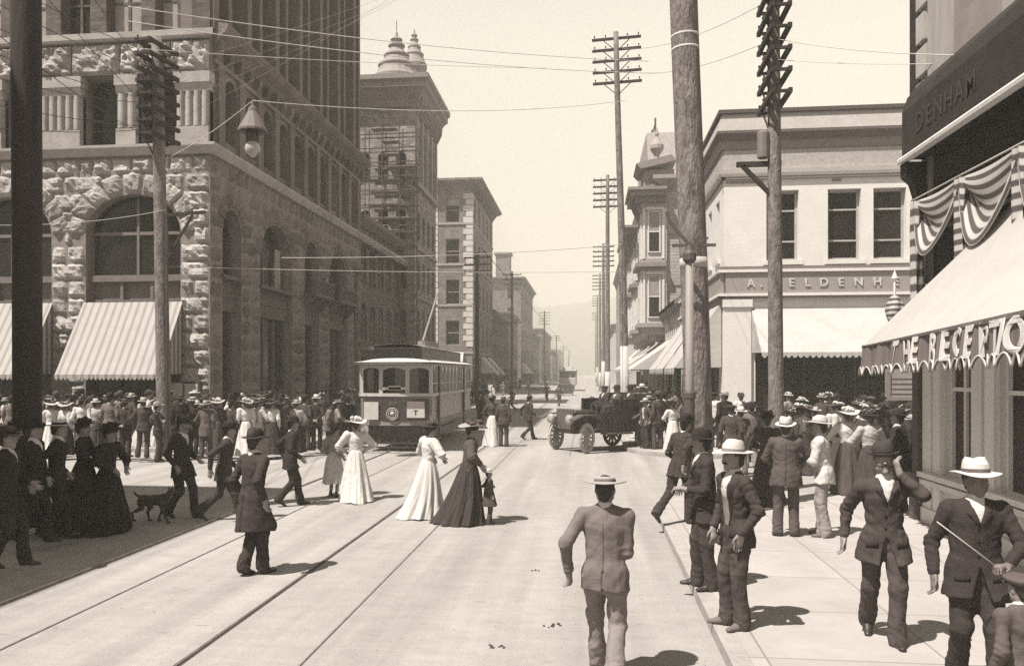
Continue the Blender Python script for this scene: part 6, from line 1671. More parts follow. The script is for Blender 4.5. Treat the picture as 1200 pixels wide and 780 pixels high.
def hair_mesh(g, h, kind='short'):
    H, hr, hf, hu = g.Hc, g.hr, g.hf, g.hu; M = np.stack([hr, hf, hu]); q = lambda a, b, c: H + hr * a + hf * b + hu * c
    F = Field(H - 0.2, H + 0.22, h); F.ball(q(0, -0.016, 0.036), (0.08, 0.1, 0.09), 0.01, M=M)
    if kind == 'bun': F.ball(q(0, -0.1, 0.03), (0.06, 0.05, 0.055), 0.02, M=M); F.cone(q(-.07, 0.03, 0.05), q(0.07, 0.03, 0.05), 0.05, 0.05, 0.02); F.cone(q(0, -0.08, -0.03), q(0, -0.07, 0.05), 0.05, 0.06, 0.03)
    else: F.cone(q(0, -0.06, -0.04), q(0, -0.05, 0.02), 0.055, 0.07, 0.03)
    F.wrinkle(0.004, 9, 70)
    X, Y, Z = np.meshgrid(*F.ax, indexing='ij', sparse=True); x, y, z = X - H[0], Y - H[1], Z - H[2]
    b = x * hf[0] + y * hf[1] + z * hf[2]; c = x * hu[0] + y * hu[1] + z * hu[2]
    F.D = np.maximum(F.D, np.minimum(b - 0.01 - 0.3 * (c - 0.0), np.minimum(b + 0.0, 0.045 - c) if kind != 'bun' else np.minimum(b - 0.02, 0.04 - c))).astype(np.float32)
    return F.mesh('hair')

def skirt_mesh(g, hero, seed, r1=0.40, train=0.12, z0=0.02, folds=12, r0=None, top=0.13):
    n, m = (96, 26) if hero else (40, 12); rr = random.Random(seed); ph = [rr.uniform(0, 6) for _ in range(5)]; r0 = r0 or 0.125
    vs, fs = [], []
    c0 = g.P + g.u * top
    for j in range(m + 1):
        t = j / m; z = c0[2] + (z0 - c0[2]) * t
        hip = 0.07 * (1 - math.exp(-t * 7)); r = r0 + hip + (r1 - r0 - 0.07) * t ** 1.35
        cx, cy_ = c0[0] * (1 - t), c0[1] * (1 - t) - train * t ** 2.2 * 0.6
        for i in range(n):
            a = 2 * math.pi * i / n
            w = 1 + (0.15 * t ** 0.7 + 0.012) * (0.25 * math.sin((folds * 2 + 3) * a + ph[4] + 3 * math.sin(3 * t + ph[2])) + 0.5 * math.sin(folds * a + ph[0] + 1.2 * math.sin(2 * a + ph[1])) + 0.4 * math.sin((folds - 5) * a + ph[2] + 2 * t)) 
            back = max(0, -math.sin(a)) ** 2 * train * t ** 1.6
            vs.append((cx + r * w * math.cos(a), cy_ + (r * 0.93 * w + back) * math.sin(a), z + (0.012 * math.sin(5 * a + ph[3]) if j == m else 0)))
    for j in range(m):
        for i in range(n): i2 = (i + 1) % n; fs.append((j * n + i2, j * n + i, (j + 1) * n + i, (j + 1) * n + i2))
    vs.append(tuple(c0 + V3(0, 0, 0.004))); fs += [(len(vs) - 1, i, (i + 1) % n) for i in range(n)]
    me = bpy.data.meshes.new('skirt'); me.from_pydata(vs, [], fs); me.polygons.foreach_set('use_smooth', [True] * len(me.polygons)); me.update()
    return me

# shared small meshes ------------------------------------------------------------
SHARED = {}
def shoe_mesh():
    if 'shoe' not in SHARED:
        F = Field((-0.08, -0.14, -0.03), (0.08, 0.24, 0.16), 0.008)
        F.cone((0, -0.045, 0.035), (0, 0.06, 0.03), 0.04, 0.043, 0.02); F.cone((0, 0.06, 0.028), (0.004, 0.155, 0.018), 0.043, 0.03, 0.02, ((0, 0, 1), 1.25)); F.cone((0, -0.02, 0.05), (0, -0.025, 0.11), 0.042, 0.043, 0.03)
        X, Y, Z = np.meshgrid(*F.ax, indexing='ij', sparse=True); F.D = np.maximum(F.D, -Z + 0 * X).astype(np.float32)
        F.D = np.maximum(F.D, -np.maximum(np.maximum(np.abs(Y - 0.035) - 0.03, Z - 0.012), -1)).astype(np.float32)
        SHARED['shoe'] = F.mesh('shoe')
    return SHARED['shoe']
def hat_meshes(kind):
    """(crown and brim, band or trimming) with the origin at the hat band"""
    if kind in SHARED: return SHARED[kind]
    k, b = MB(), MB(); W, D_h = 0.98, 1.16; n = 32
    def brim(r, z, a, up, w):
        return z + up * abs(math.cos(a)) ** 2 + w * math.sin(2 * a + 0.5)
    if kind == 'boater':
        k.lathe([(0.086, 0.0), (0.15, -0.001), (0.158, 0.004), (0.15, 0.010), (0.089, 0.010), (0.086, 0.075), (0.08, 0.083), (0.0, 0.084)], n, sx=W, sy=D_h); b.lathe([(0.0895, 0.011), (0.0895, 0.043), (0.085, 0.0435), (0.085, 0.0105)], n, sx=W, sy=D_h)
    elif kind == 'bowler':
        k.lathe([(0.084, 0.0), (0.128, 0.0), (0.137, 0.008), (0.134, 0.014), (0.127, 0.007), (0.09, 0.008), (0.09, 0.05), (0.086, 0.08), (0.072, 0.108), (0.045, 0.124), (0.0, 0.128)], n, sx=W, sy=D_h, fn=lambda r, z, a: (r, z + (0.022 * abs(math.cos(a)) ** 2 if r > 0.1 else 0)))
        b.lathe([(0.0915, 0.009), (0.0915, 0.032), (0.087, 0.033), (0.087, 0.0085)], n, sx=W, sy=D_h)
    elif kind == 'flat':
        k.lathe([(0.086, 0.0), (0.17, -0.002), (0.178, 0.004), (0.17, 0.010), (0.089, 0.010), (0.084, 0.04), (0.07, 0.05), (0.0, 0.052)], n, sx=W, sy=D_h, fn=lambda r, z, a: (r, z + (0.012 * math.cos(2 * a) if r > 0.12 else 0))); b.lathe([(0.0895, 0.011), (0.0885, 0.03), (0.085, 0.0305), (0.085, 0.0105)], n, sx=W, sy=D_h)
    elif kind in ('fedora', 'panama', 'wide'):
        R_ = {'fedora': 0.148, 'panama': 0.165, 'wide': 0.19}[kind]; hc = {'fedora': 0.115, 'panama': 0.122, 'wide': 0.115}[kind]
        def fn(r, z, a):
            if r > 0.095: return (r, z + 0.014 * math.cos(a) ** 2 - 0.012 * math.sin(a) + 0.006 * math.sin(3 * a + 1))
            if z > 0.09: return (r * (1 - 0.16 * max(0, math.sin(a)) ** 2), z - 0.022 * math.exp(-(math.cos(a) * r / 0.03) ** 2) - 0.01 * max(0, math.sin(a)))
            return (r, z)
        k.lathe([(0.085, 0.0), (R_ * 0.8, -0.004), (R_, -0.008), (R_ + 0.004, -0.004), (R_, 0.0), (R_ * 0.8, 0.004), (0.094, 0.008), (0.092, 0.03), (0.088, 0.07), (0.08, 0.1), (0.066, hc), (0.03, hc + 0.004), (0.0, hc - 0.004)], n, sx=W, sy=D_h, fn=fn)
        b.lathe([(0.0955, 0.009), (0.094, 0.036), (0.088, 0.037), (0.088, 0.0085)], n, sx=W, sy=D_h)
    elif kind == 'cap':
        k.lathe([(0.085, -0.01), (0.095, 0.0), (0.128, 0.025), (0.13, 0.04), (0.1, 0.06), (0.05, 0.072), (0.0, 0.074)], n, c=(0, -0.005, 0), sx=0.95, sy=1.12); b.lathe([(0.083, -0.012), (0.0885, -0.010), (0.0885, 0.004), (0.083, 0.004)], n, sx=W, sy=D_h)
        k.grid(lambda s, t: ((0.085 + 0.0) * math.cos(math.pi * (0.15 + 0.7 * s)) * (1 + 0.1 * t), (0.1 * math.sin(math.pi * (0.15 + 0.7 * s))) + 0.055 * t * math.sin(math.pi * (0.15 + 0.7 * s)), 0.0 - 0.02 * t), 12, 3)
    elif kind == 'lady_wide':
        k.lathe([(0.085, 0.0), (0.16, 0.002), (0.23, 0.0), (0.238, 0.006), (0.23, 0.010), (0.16, 0.012), (0.1, 0.012), (0.1, 0.05), (0.085, 0.075), (0.0, 0.08)], n, sx=1.0, sy=1.05, fn=lambda r, z, a: (r * (1 + (0.05 * math.sin(3 * a) if r > 0.12 else 0)), z + (0.03 * math.sin(2 * a + 0.7) * (r - 0.1) / 0.13 if r > 0.12 else 0)))
        rr = random.Random(5)
        for i in range(16):
            a = rr.uniform(0, 6.28); r0 = rr.uniform(0.07, 0.12); s = rr.uniform(0.025, 0.05); b.lathe([(s * 0.3, -s * 0.6), (s, -s * .1), (s * 0.8, s * 0.5), (s * 0.2, s * 0.8)], 8, (r0 * math.cos(a), r0 * math.sin(a), rr.uniform(0.04, 0.09)))
    elif kind == 'lady_small':
        k.lathe([(0.08, 0.0), (0.13, -0.004), (0.15, 0.008), (0.14, 0.016), (0.095, 0.012), (0.092, 0.07), (0.06, 0.1), (0.0, 0.102)], n, sx=1.0, sy=1.1); rr = random.Random(8)
        for i in range(12):
            a = rr.uniform(0, 6.28); s = rr.uniform(0.02, 0.045); b.lathe([(s * 0.3, -s * 0.6), (s, -s * .1), (s * 0.8, s * 0.5), (s * 0.2, s * 0.9)], 8, (0.09 * math.cos(a), 0.09 * math.sin(a), rr.uniform(0.03, 0.1)))
    me, mb_ = k.mesh('hat', True), b.mesh('hat_band', kind.startswith('lady'))
    me.polygons.foreach_set('use_smooth', [True] * len(me.polygons))
    for m_ in (me,):
        try: m_.set_sharp_from_angle(angle=R(38))
        except Exception: pass
    SHARED[kind] = (me, mb_); return SHARED[kind]
def moustache_mesh():
    if 'mo' not in SHARED:
        F = Field((-0.07, -0.03, -0.04), (0.07, 0.04, 0.03), 0.0035)
        for sg in (-1, 1): F.cone((sg * 0.006, 0.004, 0.002), (sg * 0.026, 0.0, -0.004), 0.0085, 0.008, 0.004); F.cone((sg * 0.026, 0.0, -0.004), (sg * 0.044, -0.012, -0.012), 0.0075, 0.003, 0.004)
        SHARED['mo'] = F.mesh('moustache')
    return SHARED['mo']

def m4(o, x, y, z, s=1.0):
    M = Matrix.Identity(4)
    for i in range(3): M[i][0], M[i][1], M[i][2], M[i][3] = x[i] * s, y[i] * s, z[i] * s, o[i]
    return M

def parts_of(pose, st, h, seed=1, hero=False):
    """builds the parts of one figure: list of (name, mesh, matrix, material key, parent index)"""
    g = Rig(pose); out = []; I = Matrix.Identity(4); fem = st.get('kind') == 'woman'
    hb = h * 0.75 if hero else h
    out.append(('person', body_mesh(g, hb, hero, fem), I, 'skin', None))
    if fem:
        out.append(('blouse', jacket_mesh(g, h, dict(fat=0.86, hem=-0.06, front=False, puff=st.get('puff', 0.022), wr=0.007), seed), I, 'top', 0))
        out.append(('skirt', skirt_mesh(g, hero, seed, **st.get('skirt', {})), I, 'skirt', 0))
        w = MB(); c = g.P + g.u * 0.125
        w.lathe([(0.131, -0.03), (0.134, 0.0), (0.131, 0.03)], 24, tuple(c), 1.0, 0.82); out.append(('belt', w.mesh('belt', True), I, 'belt', 0))
        k = MB(); k.tube([g.N - g.u * 0.02, g.N + g.u * 0.045 + g.hf * 0.01], [0.062, 0.056], 16); out.append(('collar', k.mesh('collar', True), I, 'collar', 0))
        out.append(('hair', hair_mesh(g, max(0.009, h * 0.7), 'bun'), I, 'hair', 0))
    else:
        if st.get('coat', True):
            jm = jacket_mesh(g, h, st, seed); out.append(('jacket', jm, I, 'top', 0)); ji = len(out) - 1
            if st.get('seen'):
                for nm, tm, key in tailoring(jm, g, st): out.append((nm, tm, I, key, ji))
        out.append(('shirt', shirt_mesh(g, h, False, not st.get('coat', True)), I, 'shirt', 0))
        if st.get('vest'): out.append(('waistcoat', shirt_vest(g, h), I, 'vest', 0))
        out.append(('trousers', trousers_mesh(g, h, seed), I, 'legs', 0))
        out.append(('hair', hair_mesh(g, max(0.009, h * 0.7)), I, 'hair', 0))
        if st.get('tie') and hero:
            F = Field(g.N - 0.25, g.N + 0.25, 0.007); a = g.N + g.f * 0.068 - g.u * 0.005; F.cone(a, a - g.u * 0.012, 0.016, 0.014, 0.004); F.cone(a - g.u * 0.015, g.at(0.3, 0.128), 0.012, 0.02, 0.004, (g.f, 1.8)); out.append(('necktie', F.mesh('necktie'), I, 'tie', 0))
        if st.get('moustache'): out.append(('moustache', moustache_mesh(), m4(g.Hc + g.hf * 0.088 - g.hu * 0.044, g.hr, g.hf, g.hu), 'hair', 0))
    for i in (0, 1):
        x, y, z, yw, pt = g.feet[i]; 
        if fem and not st.get('show_shoes'): continue
        E = Euler((-R(pt), 0, R(yw)), 'XYZ').to_matrix(); E = np.array(E)
        o = V3(*g.an[i]) - E @ V3(0, -0.02, 0.085)
        out.append(('shoe', shoe_mesh(), m4(o, E[:, 0], E[:, 1], E[:, 2]), 'shoe', 0))
    ht = st.get('hat')
    if ht:
        tl = R(st.get('hat_tilt', 4)); fz = g.hu * math.cos(tl) - g.hf * math.sin(tl); fy = np.cross(fz, g.hr)
        me, bd = hat_meshes(ht); M = m4(g.Hc + g.hu * (0.056 if not fem else 0.085) - g.hf * 0.008, g.hr, fy, fz, 1.04)
        out.append(('hat', me, M, 'hat', 0)); out.append(('hat_band' if not fem else 'hat_trimming', bd, I, 'band', len(out) - 1))
    return out, g

def shirt_vest(g, h):
    me = None
    lo, hi = g.bounds(0.16); F = Field(lo, hi, h); at, f = g.at, g.f
    F.cone(at(-0.02), at(0.19), 0.149, 0.138, 0.05, (f, 1.37)); F.cone(at(0.19), at(0.38), 0.138, 0.164, 0.05, (f, 1.39))
    X, Y, Z = np.meshgrid(*[a.astype(np.float32) for a in F.ax], indexing='ij', sparse=True); x, y, z = X - g.P[0], Y - g.P[1], Z - g.P[2]
    A = x * g.u[0] + y * g.u[1] + z * g.u[2]; B = x * f[0] + y * f[1] + z * f[2]; C = x * g.r[0] + y * g.r[1] + z * g.r[2]
    F.D = np.maximum(F.D, -np.maximum(np.abs(C) - np.clip((A - 0.385) * 0.55, -0.05, 0.07), -(B - 0.03))).astype(np.float32)
    F.D = np.maximum(F.D, np.maximum(A - 0.42, -0.04 - A)).astype(np.float32)
    return F.mesh('waistcoat')

def cloth(v):
    return mat('cloth_%03d' % int(v * 1000), v, 0.92, var=0.14, vscale=7, bump=0.25, bscale=90, spec=0.15, folds=0.35, stain=0.15, sscale=3)
SKIN = mat('skin', 0.30, 0.6, var=0.08, vscale=14, spec=0.35); HAIR = mat('hair_dark', 0.035, 0.6, var=0.3, vscale=40); SHOE = mat('shoe_leather', 0.035, 0.45, var=0.3)
STRAW = mat('straw', 0.66, 0.85, var=0.08, vscale=30, bump=0.2, bscale=120); LINEN = mat('linen', 0.66, 0.85, var=0.06, vscale=9, bump=0.15, bscale=60, folds=0.3)

def spawn(parts, loc, yaw, mats, label, group=None, height=1.75, name='person'):
    objs = []
    for nm, me, M, key, par in parts:
        m = mats.get(key)
        if m is None: m = {'skin': SKIN, 'hair': HAIR, 'shoe': SHOE, 'shirt': LINEN, 'collar': LINEN, 'band': cloth(0.03), 'tie': cloth(0.03), 'belt': cloth(0.05), 'hat': cloth(0.04), 'vest': cloth(0.06), 'trim': mats.get('trim', cloth(0.03)), 'button': cloth(0.02)}.get(key, cloth(0.05))
        o = bpy.data.objects.new(nm if par is not None else name, me); COL.objects.link(o)
        if not me.materials: me.materials.append(m)
        if me.materials[0] != m: o.material_slots[0].link = 'OBJECT'; o.material_slots[0].material = m
        if par is not None: o.parent = objs[par]; o.matrix_basis = M
        objs.append(o)
    r = objs[0]; s = height / 1.75
    r.location = loc; r.rotation_euler = (0, 0, R(yaw)); r.scale = (s, s, s)
    tag(r, label, 'person', group)
    return r
# ---------------------------------------------------------------- people, dog
TW = mat('tweed_light', 0.20, 0.95, var=0.16, vscale=5, bump=0.3, bscale=110, spec=0.1, folds=0.3)
HB = 0.0105         # voxel of the near figures' clothes
def hero(px, py, z, yaw, pose, st, mats, label, h=1.75, group=None, seed=1, dxy=None, res=HB):
    x, y = dxy if dxy else G(px, py, z)
    parts, g = parts_of(pose, st, res, seed, hero=res < 0.014)
    return spawn(parts, (x, y, z), yaw, mats, label, group, h)

hang = lambda sg, f=0.04, o=0.27, z=-0.05: (sg * o, f, z)
# walking away down the road in a light tweed jacket
hero(0, 0, 0, -3, dict(feet=[(-0.07, 0.26, 0, 4, 0), (0.08, -0.30, 0.04, -4, 30)], hands=[(-0.30, -0.02, -0.01), (0.12, 0.24, 0.06)], elbows=[(-0.75, -1, 0), (0.25, -1, 0)], lean=3, twist=-6, head=(2, -4, 0), curl=[0.8, 0.6]),
     dict(hem=0.15, flare=0.015, vent=True, fs=0.5, wr=0.003, seen='back', hat='flat', hat_tilt=-8), {'top': TW, 'trim': cloth(0.16), 'legs': cloth(0.27), 'hat': mat('hat_fawn', 0.40, 0.9), 'band': cloth(0.2)},
     'man walking away in light tweed jacket and grey trousers on the open road', 1.75, seed=2, dxy=D_(709, 7.1))
# standing at the kerb, straw hat, hand in pocket
hero(867, 733, PAVE, 112, dict(feet=[(-0.10, 0.03, 0, 14, 0), (0.11, 0.06, 0, -18, 0)], hands=[(-0.22, 0.09, -0.02), (0.23, 0.12, -0.03)], elbows=[(-0.75, -0.9, 0), (0.8, -0.8, 0)], hdir=[(0.35, 0.1, -1), (-0.3, 0.1, -1)], lean=4, sway=(0, 0.03), head=(0, -4, 0), curl=[0.3, 0.4]),
     dict(hem=0.17, open=0.06, button=0.05, vw=0.07, flare=0.03, seen='front', hat='panama', vest=True, moustache=True, hat_tilt=3), {'top': cloth(0.06), 'legs': cloth(0.08), 'hat': STRAW, 'vest': cloth(0.30), 'band': cloth(0.3), 'shoe': mat('dusty_shoe', 0.16, 0.7)},
     'man in white straw hat and open dark jacket, hand in pocket, on the kerb', 1.74, seed=5)
# dark man behind him
hero(828, 688, PAVE, 100, dict(feet=[(-0.12, -0.03, 0, 14, 0), (0.12, 0.06, 0, -16, 0)], hands=[(-0.05, 0.27, 0.16), (0.08, 0.25, 0.15)], elbows=[(-0.9, -0.7, -0.2), (0.9, -0.7, -0.2)], hdir=[(0.6, 0.6, 0), (-0.8, 0.5, 0)], lean=6, head=(-15, -8, 0), curl=[0.9, 0.9]),
     dict(hem=0.2, hat='fedora', seen='front', moustache=True), {'top': cloth(0.05), 'legs': cloth(0.06), 'hat': cloth(0.035)}, 'man in dark suit and hat with clasped hands behind the straw hatted man', 1.77, seed=7)
# stepping off beyond the post
hero(797, 613, PAVE, -50, dict(feet=[(-0.08, -0.46, 0.10, 0, 52), (0.09, 0.12, 0, -6, 0)], hands=[(-0.22, 0.22, 0.05), (0.27, -0.2, 0.05)], lean=12, twist=6, head=(6, -10, 0)),
     dict(hem=0.18, hat='bowler', vent=True), {'top': cloth(0.055), 'legs': cloth(0.05), 'hat': cloth(0.03)}, 'man in dark jacket with one leg trailing, stepping past the slim iron post', 1.74, seed=8)
# bowler hat man walking towards the viewer, hand at his face
hero(1036, 752, PAVE, 170, dict(feet=[(-0.10, 0.06, 0.0, 6, 0), (0.10, -0.30, 0.03, -4, 26)], hands=[(-0.10, 0.19, 0.585), (0.33, -0.04, -0.03)], elbows=[(-1.0, 0.2, -1.1), (0.5, -1, 0)], hdir=[(0.3, -0.15, 1), None], thumb=[(0.3, -1, 0), None], lean=5, twist=4, head=(-6, -16, 4), curl=[0.7, 0.5]),
     dict(hem=0.22, flare=0.05, seen='front', hat='bowler', moustache=True, hat_tilt=-6), {'top': cloth(0.07), 'legs': cloth(0.09), 'hat': mat('felt_brown', 0.05, 0.9, var=0.2, vscale=20), 'tie': cloth(0.04)},
     'man in bowler hat walking forward with one hand raised to his face', 1.76, seed=11)
# white hat, dark suit, cane, close to the shop front
hero(0, 0, PAVE, 172, dict(feet=[(-0.12, 0.12, 0, 8, 0), (0.10, -0.16, 0.02, -6, 18)], hands=[(-0.14, 0.27, 0.08), (0.30, 0.05, -0.05)], elbows=[(-1, -0.6, -0.1), (0.6, -1, 0)], hdir=[(0.75, 0.55, 0.05), None], lean=1, head=(10, -5, 0), curl=[1.1, 0.6]),
     dict(hem=0.2, button=0.36, vw=0.045, flare=0.03, fat=1.06, seen='front', hat='panama', hat_tilt=0), {'top': cloth(0.045), 'legs': cloth(0.05), 'vest': cloth(0.04), 'hat': STRAW, 'band': cloth(0.16), 'skin': mat('skin_tan', 0.2, 0.6, var=0.08, vscale=14)},
     'man in broad white hat and dark suit carrying a cane beside the shop front', 1.74, seed=13, dxy=D_(1143, 6.5))
k = MB(); cx, cy_ = D_(1168, 6.15); a = PX(1166, 662, 6.18); b = PX(1098, 611, 6.1); dv = (a - b).normalized(); k.tube([b, a + dv * 0.16], 0.0045, 8); k.tube([a + dv * 0.16, a + dv * 0.2 + Vector((0, 0, .02)), a + dv * 0.2 + Vector((0.02, 0, .05))], 0.012, 8)
tag(k.build('cane', mat('cane_pale', 0.6, 0.5), None, smooth=True), 'slim pale cane held slantwise by the man in the broad white hat', 'cane')
# boy cut off by the corner of the picture
hero(0, 0, PAVE, 20, dict(head=(0, 0, 0)), dict(hem=0.18, hat='cap'), {'top': cloth(0.13), 'legs': cloth(0.10), 'hat': cloth(0.12)}, 'boy in grey jacket and grey cap close in front of the white hatted man', 1.22, seed=14, dxy=D_(1196, 5.1), res=0.013)
# talking pair seen from behind
hero(921, 628, PAVE, -12, dict(feet=[(-0.12, 0, 0, 12, 0), (0.12, 0.04, 0, -14, 0)], hands=[(-0.10, 0.24, 0.1), (0.14, 0.26, 0.14)], elbows=[(-1, -0.4, -0.2), (1, -0.4, -0.2)], hdir=[(0.7, 0.6, 0), (-0.6, 0.6, 0.2)], lean=2, head=(-8, -10, 0)),
     dict(hem=0.19, vent=True, fat=1.1, seen='back', hat='fedora'), {'top': mat('cloth_sheen', 0.085, 0.7, var=0.15, vscale=6, bump=0.3, bscale=60), 'legs': cloth(0.11), 'hat': STRAW, 'band': cloth(0.25)}, 'stout man in dark grey jacket and pale fedora seen from behind, talking', 1.74, seed=16)
hero(966, 628, PAVE, 68, dict(feet=[(-0.10, -0.04, 0, 10, 0), (0.12, 0.05, 0, -14, 0)], hands=[(0.0, 0.28, 0.17), (0.2, 0.28, 0.12)], elbows=[(-0.9, -0.6, -0.3), (1, -0.4, -0.2)], lean=7, head=(10, -10, 0)),
     dict(hem=0.16, puff=0.012, hat='wide'), {'top': LINEN, 'legs': cloth(0.36), 'hat': STRAW, 'band': cloth(0.4), 'shoe': mat('dusty_shoe', 0.16)}, 'man in white coat and wide white hat facing the stout man', 1.76, seed=17)
LST = dict(kind='woman', hat='lady_wide')
hero(899, 590, PAVE, -20, dict(hands=[(-0.12, 0.26, 0.12), (0.12, 0.26, 0.12)], elbows=[(-1, -0.4, -0.2), (1, -0.4, -0.2)], head=(10, -8, 0)), dict(kind='woman', hat='lady_small', skirt=dict(r1=0.34, train=0.1)),
     {'top': cloth(0.06), 'skirt': cloth(0.05), 'hat': cloth(0.035), 'band': cloth(0.05)}, 'woman in plain dark dress behind the stout man with the pale fedora', 1.66, seed=21, res=0.013)
hero(1019, 585, PAVE, 8, dict(hands=[(-0.14, 0.25, 0.12), (0.14, 0.25, 0.12)], elbows=[(-1, -0.3, -0.2), (1, -0.3, -0.2)]), dict(kind='woman', hat='lady_small', skirt=dict(r1=0.33, train=0.1)),
     {'top': mat('cream_bodice', 0.5, 0.85, var=0.08), 'skirt': cloth(0.07), 'hat': cloth(0.05), 'band': cloth(0.2)}, 'woman in cream bodice and dark skirt seen from behind near the corner post', 1.66, seed=22, res=0.013)
hero(993, 578, PAVE, -12, dict(hands=[(-0.14, 0.25, 0.12), (0.14, 0.25, 0.12)], elbows=[(-1, -0.3, -0.2), (1, -0.3, -0.2)]), dict(kind='woman', hat='lady_wide', skirt=dict(r1=0.33, train=0.08)),
     {'top': LINEN, 'skirt': cloth(0.09), 'hat': STRAW, 'band': LINEN}, 'woman in white blouse, dark skirt and large white hat by the cream bodice woman', 1.68, seed=23, res=0.013)
hero(1056, 600, PAVE, 62, dict(hands=[(-0.02, 0.27, 0.15), (0.12, 0.25, 0.1)], elbows=[(-0.9, -0.6, -0.2), (1, -0.4, -0.2)], lean=6, head=(0, -12, 0)), dict(hem=0.22, hat='fedora', fat=1.08),
     {'top': cloth(0.035), 'legs': cloth(0.05), 'hat': cloth(0.045)}, 'heavy man in black coat and dark hat against the corner post', 1.78, seed=24, res=0.013)

# ---- the walkers on the crossing
hero(296, 673, 0, -28, dict(feet=[(-0.05, -0.10, 0.01, 4, 12), (0.06, 0.10, 0, -4, 0)], hands=[(-0.27, 0.12, 0.0), (0.27, -0.05, 0.0)], lean=4, head=(0, -3, 0)), dict(hem=0.40, flare=0.06, hat='fedora', vent=True),
     {'top': cloth(0.055), 'legs': cloth(0.05), 'hat': cloth(0.06), 'shirt': LINEN}, 'man in long dark frock coat and grey hat stepping across the tracks', 1.82, seed=31)
hero(262, 610, 0, -75, dict(feet=[(-0.08, -0.42, 0.05, 2, 35), (0.09, 0.30, 0, -4, 0)], hands=[(-0.24, 0.2, 0.0), (0.26, -0.18, 0.02)], lean=8), dict(hem=0.2, hat='bowler'),
     {'top': cloth(0.05), 'legs': cloth(0.055), 'hat': cloth(0.03)}, 'dark striding man with legs wide apart behind the frock coat', 1.74, seed=32, res=0.013)
hero(213, 606, 0, -105, dict(feet=[(-0.09, 0.22, 0.0, 4, 0), (0.09, -0.22, 0.03, -4, 24)], hands=[(-0.2, 0.17, 0.1), (0.26, 0.1, 0.0)], lean=2), dict(hem=0.2, hat='bowler', moustache=True),
     {'top': cloth(0.035), 'legs': cloth(0.04), 'hat': cloth(0.028)}, 'man in black suit with stiff white collar walking in the shade beside the dog', 1.78, seed=33, res=0.012)
hero(340, 592, 0, -62, dict(feet=[(-0.09, 0.2, 0.0, 4, 0), (0.09, -0.24, 0.04, -4, 26)], hands=[(-0.24, -0.1, 0.02), (0.26, 0.17, 0.03)], lean=5), dict(hem=0.2, hat='fedora'),
     {'top': cloth(0.04), 'legs': cloth(0.045), 'hat': cloth(0.04)}, 'dark suited man walking away between the frock coat and the white dresses', 1.72, seed=34, res=0.013)
WS = dict(kind='woman')
hero(417, 586, 0, 20, dict(hands=[(-0.2, 0.2, 0.1), (0.22, 0.2, 0.12)], elbows=[(-1, -0.5, 0), (1, -0.5, 0)], lean=4), dict(kind='woman', hat='lady_wide', skirt=dict(r1=0.36, train=0.2), puff=0.035),
     {'top': LINEN, 'skirt': LINEN, 'hat': STRAW, 'band': LINEN, 'belt': LINEN}, 'woman in trailing white dress and white hat before the streetcar', 1.62, seed=35, res=0.012)
hero(391, 582, 0, -25, dict(hands=[(-0.2, 0.1, 0.05), (0.2, 0.1, 0.05)], lean=3), dict(kind='woman', hat='lady_small', skirt=dict(r1=0.27, train=0.02, z0=0.34, folds=9), puff=0.03, show_shoes=True),
     {'top': mat('pale_grey_cloth', 0.34, 0.9), 'skirt': LINEN, 'hat': cloth(0.12), 'band': cloth(0.08), 'belt': LINEN}, 'girl in short white skirt and grey top beside the trailing white dress', 1.48, seed=36, res=0.013)
hero(501, 605, 0, -50, dict(hands=[(-0.22, 0.2, 0.14), (0.2, 0.24, 0.16)], elbows=[(-1, -0.5, 0), (1, -0.5, 0)], lean=5), dict(kind='woman', hat='lady_small', skirt=dict(r1=0.40, train=0.16), puff=0.045),
     {'top': LINEN, 'skirt': mat('white_skirt', 0.64, 0.9, var=0.06), 'hat': cloth(0.06), 'band': cloth(0.08), 'belt': LINEN}, 'woman in full white dress and dark hat walking behind the dark gown', 1.64, seed=37, res=0.012)
hero(548, 613, 0, -82, dict(hands=[(-0.2, 0.24, 0.05), (0.22, 0.22, 0.1)], elbows=[(-1, -0.5, 0), (1, -0.5, 0)], lean=8), dict(kind='woman', hat='lady_wide', skirt=dict(r1=0.40, train=0.16), puff=0.03),
     {'top': cloth(0.10), 'skirt': cloth(0.06), 'hat': mat('hat_fawn', 0.45), 'band': cloth(0.10)}, 'woman in sweeping dark gown and wide pale hat leading a small child', 1.70, seed=38, res=0.012)
hero(573, 614, 0, -80, dict(hands=[(-0.22, 0.08, 0.25), (0.22, 0.05, 0.0)]), dict(hem=0.34, hat='lady_small', flare=0.08, fat=1.2), {'top': cloth(0.09), 'legs': cloth(0.1), 'hat': STRAW, 'band': LINEN, 'shirt': LINEN}, 'small child in pale hat and wide white collar held by the dark gown', 0.92, seed=39, res=0.02)
# ---- dark figures in the shade at the near corner
BK = {'top': cloth(0.028), 'skirt': cloth(0.026), 'hat': cloth(0.03), 'band': cloth(0.035), 'belt': cloth(0.02), 'collar': cloth(0.1)}
hero(126, 624, 0, -95, dict(hands=[(-0.14, 0.25, 0.12), (0.18, 0.22, 0.12)], elbows=[(-1, -0.4, 0), (1, -0.4, 0)], lean=4), dict(kind='woman', hat='lady_wide', skirt=dict(r1=0.50, train=0.28), puff=0.03), BK, 'woman in full black dress whose skirt sweeps the shaded road near the dog', 1.70, seed=41, res=0.013)
hero(98, 616, PAVE, -70, dict(hands=[(-0.14, 0.25, 0.12), (0.18, 0.22, 0.12)], elbows=[(-1, -0.4, 0), (1, -0.4, 0)]), dict(kind='woman', hat='lady_small', skirt=dict(r1=0.42, train=0.2), puff=0.03), BK, 'second woman in black partly behind the sweeping black dress', 1.66, seed=42, res=0.013)
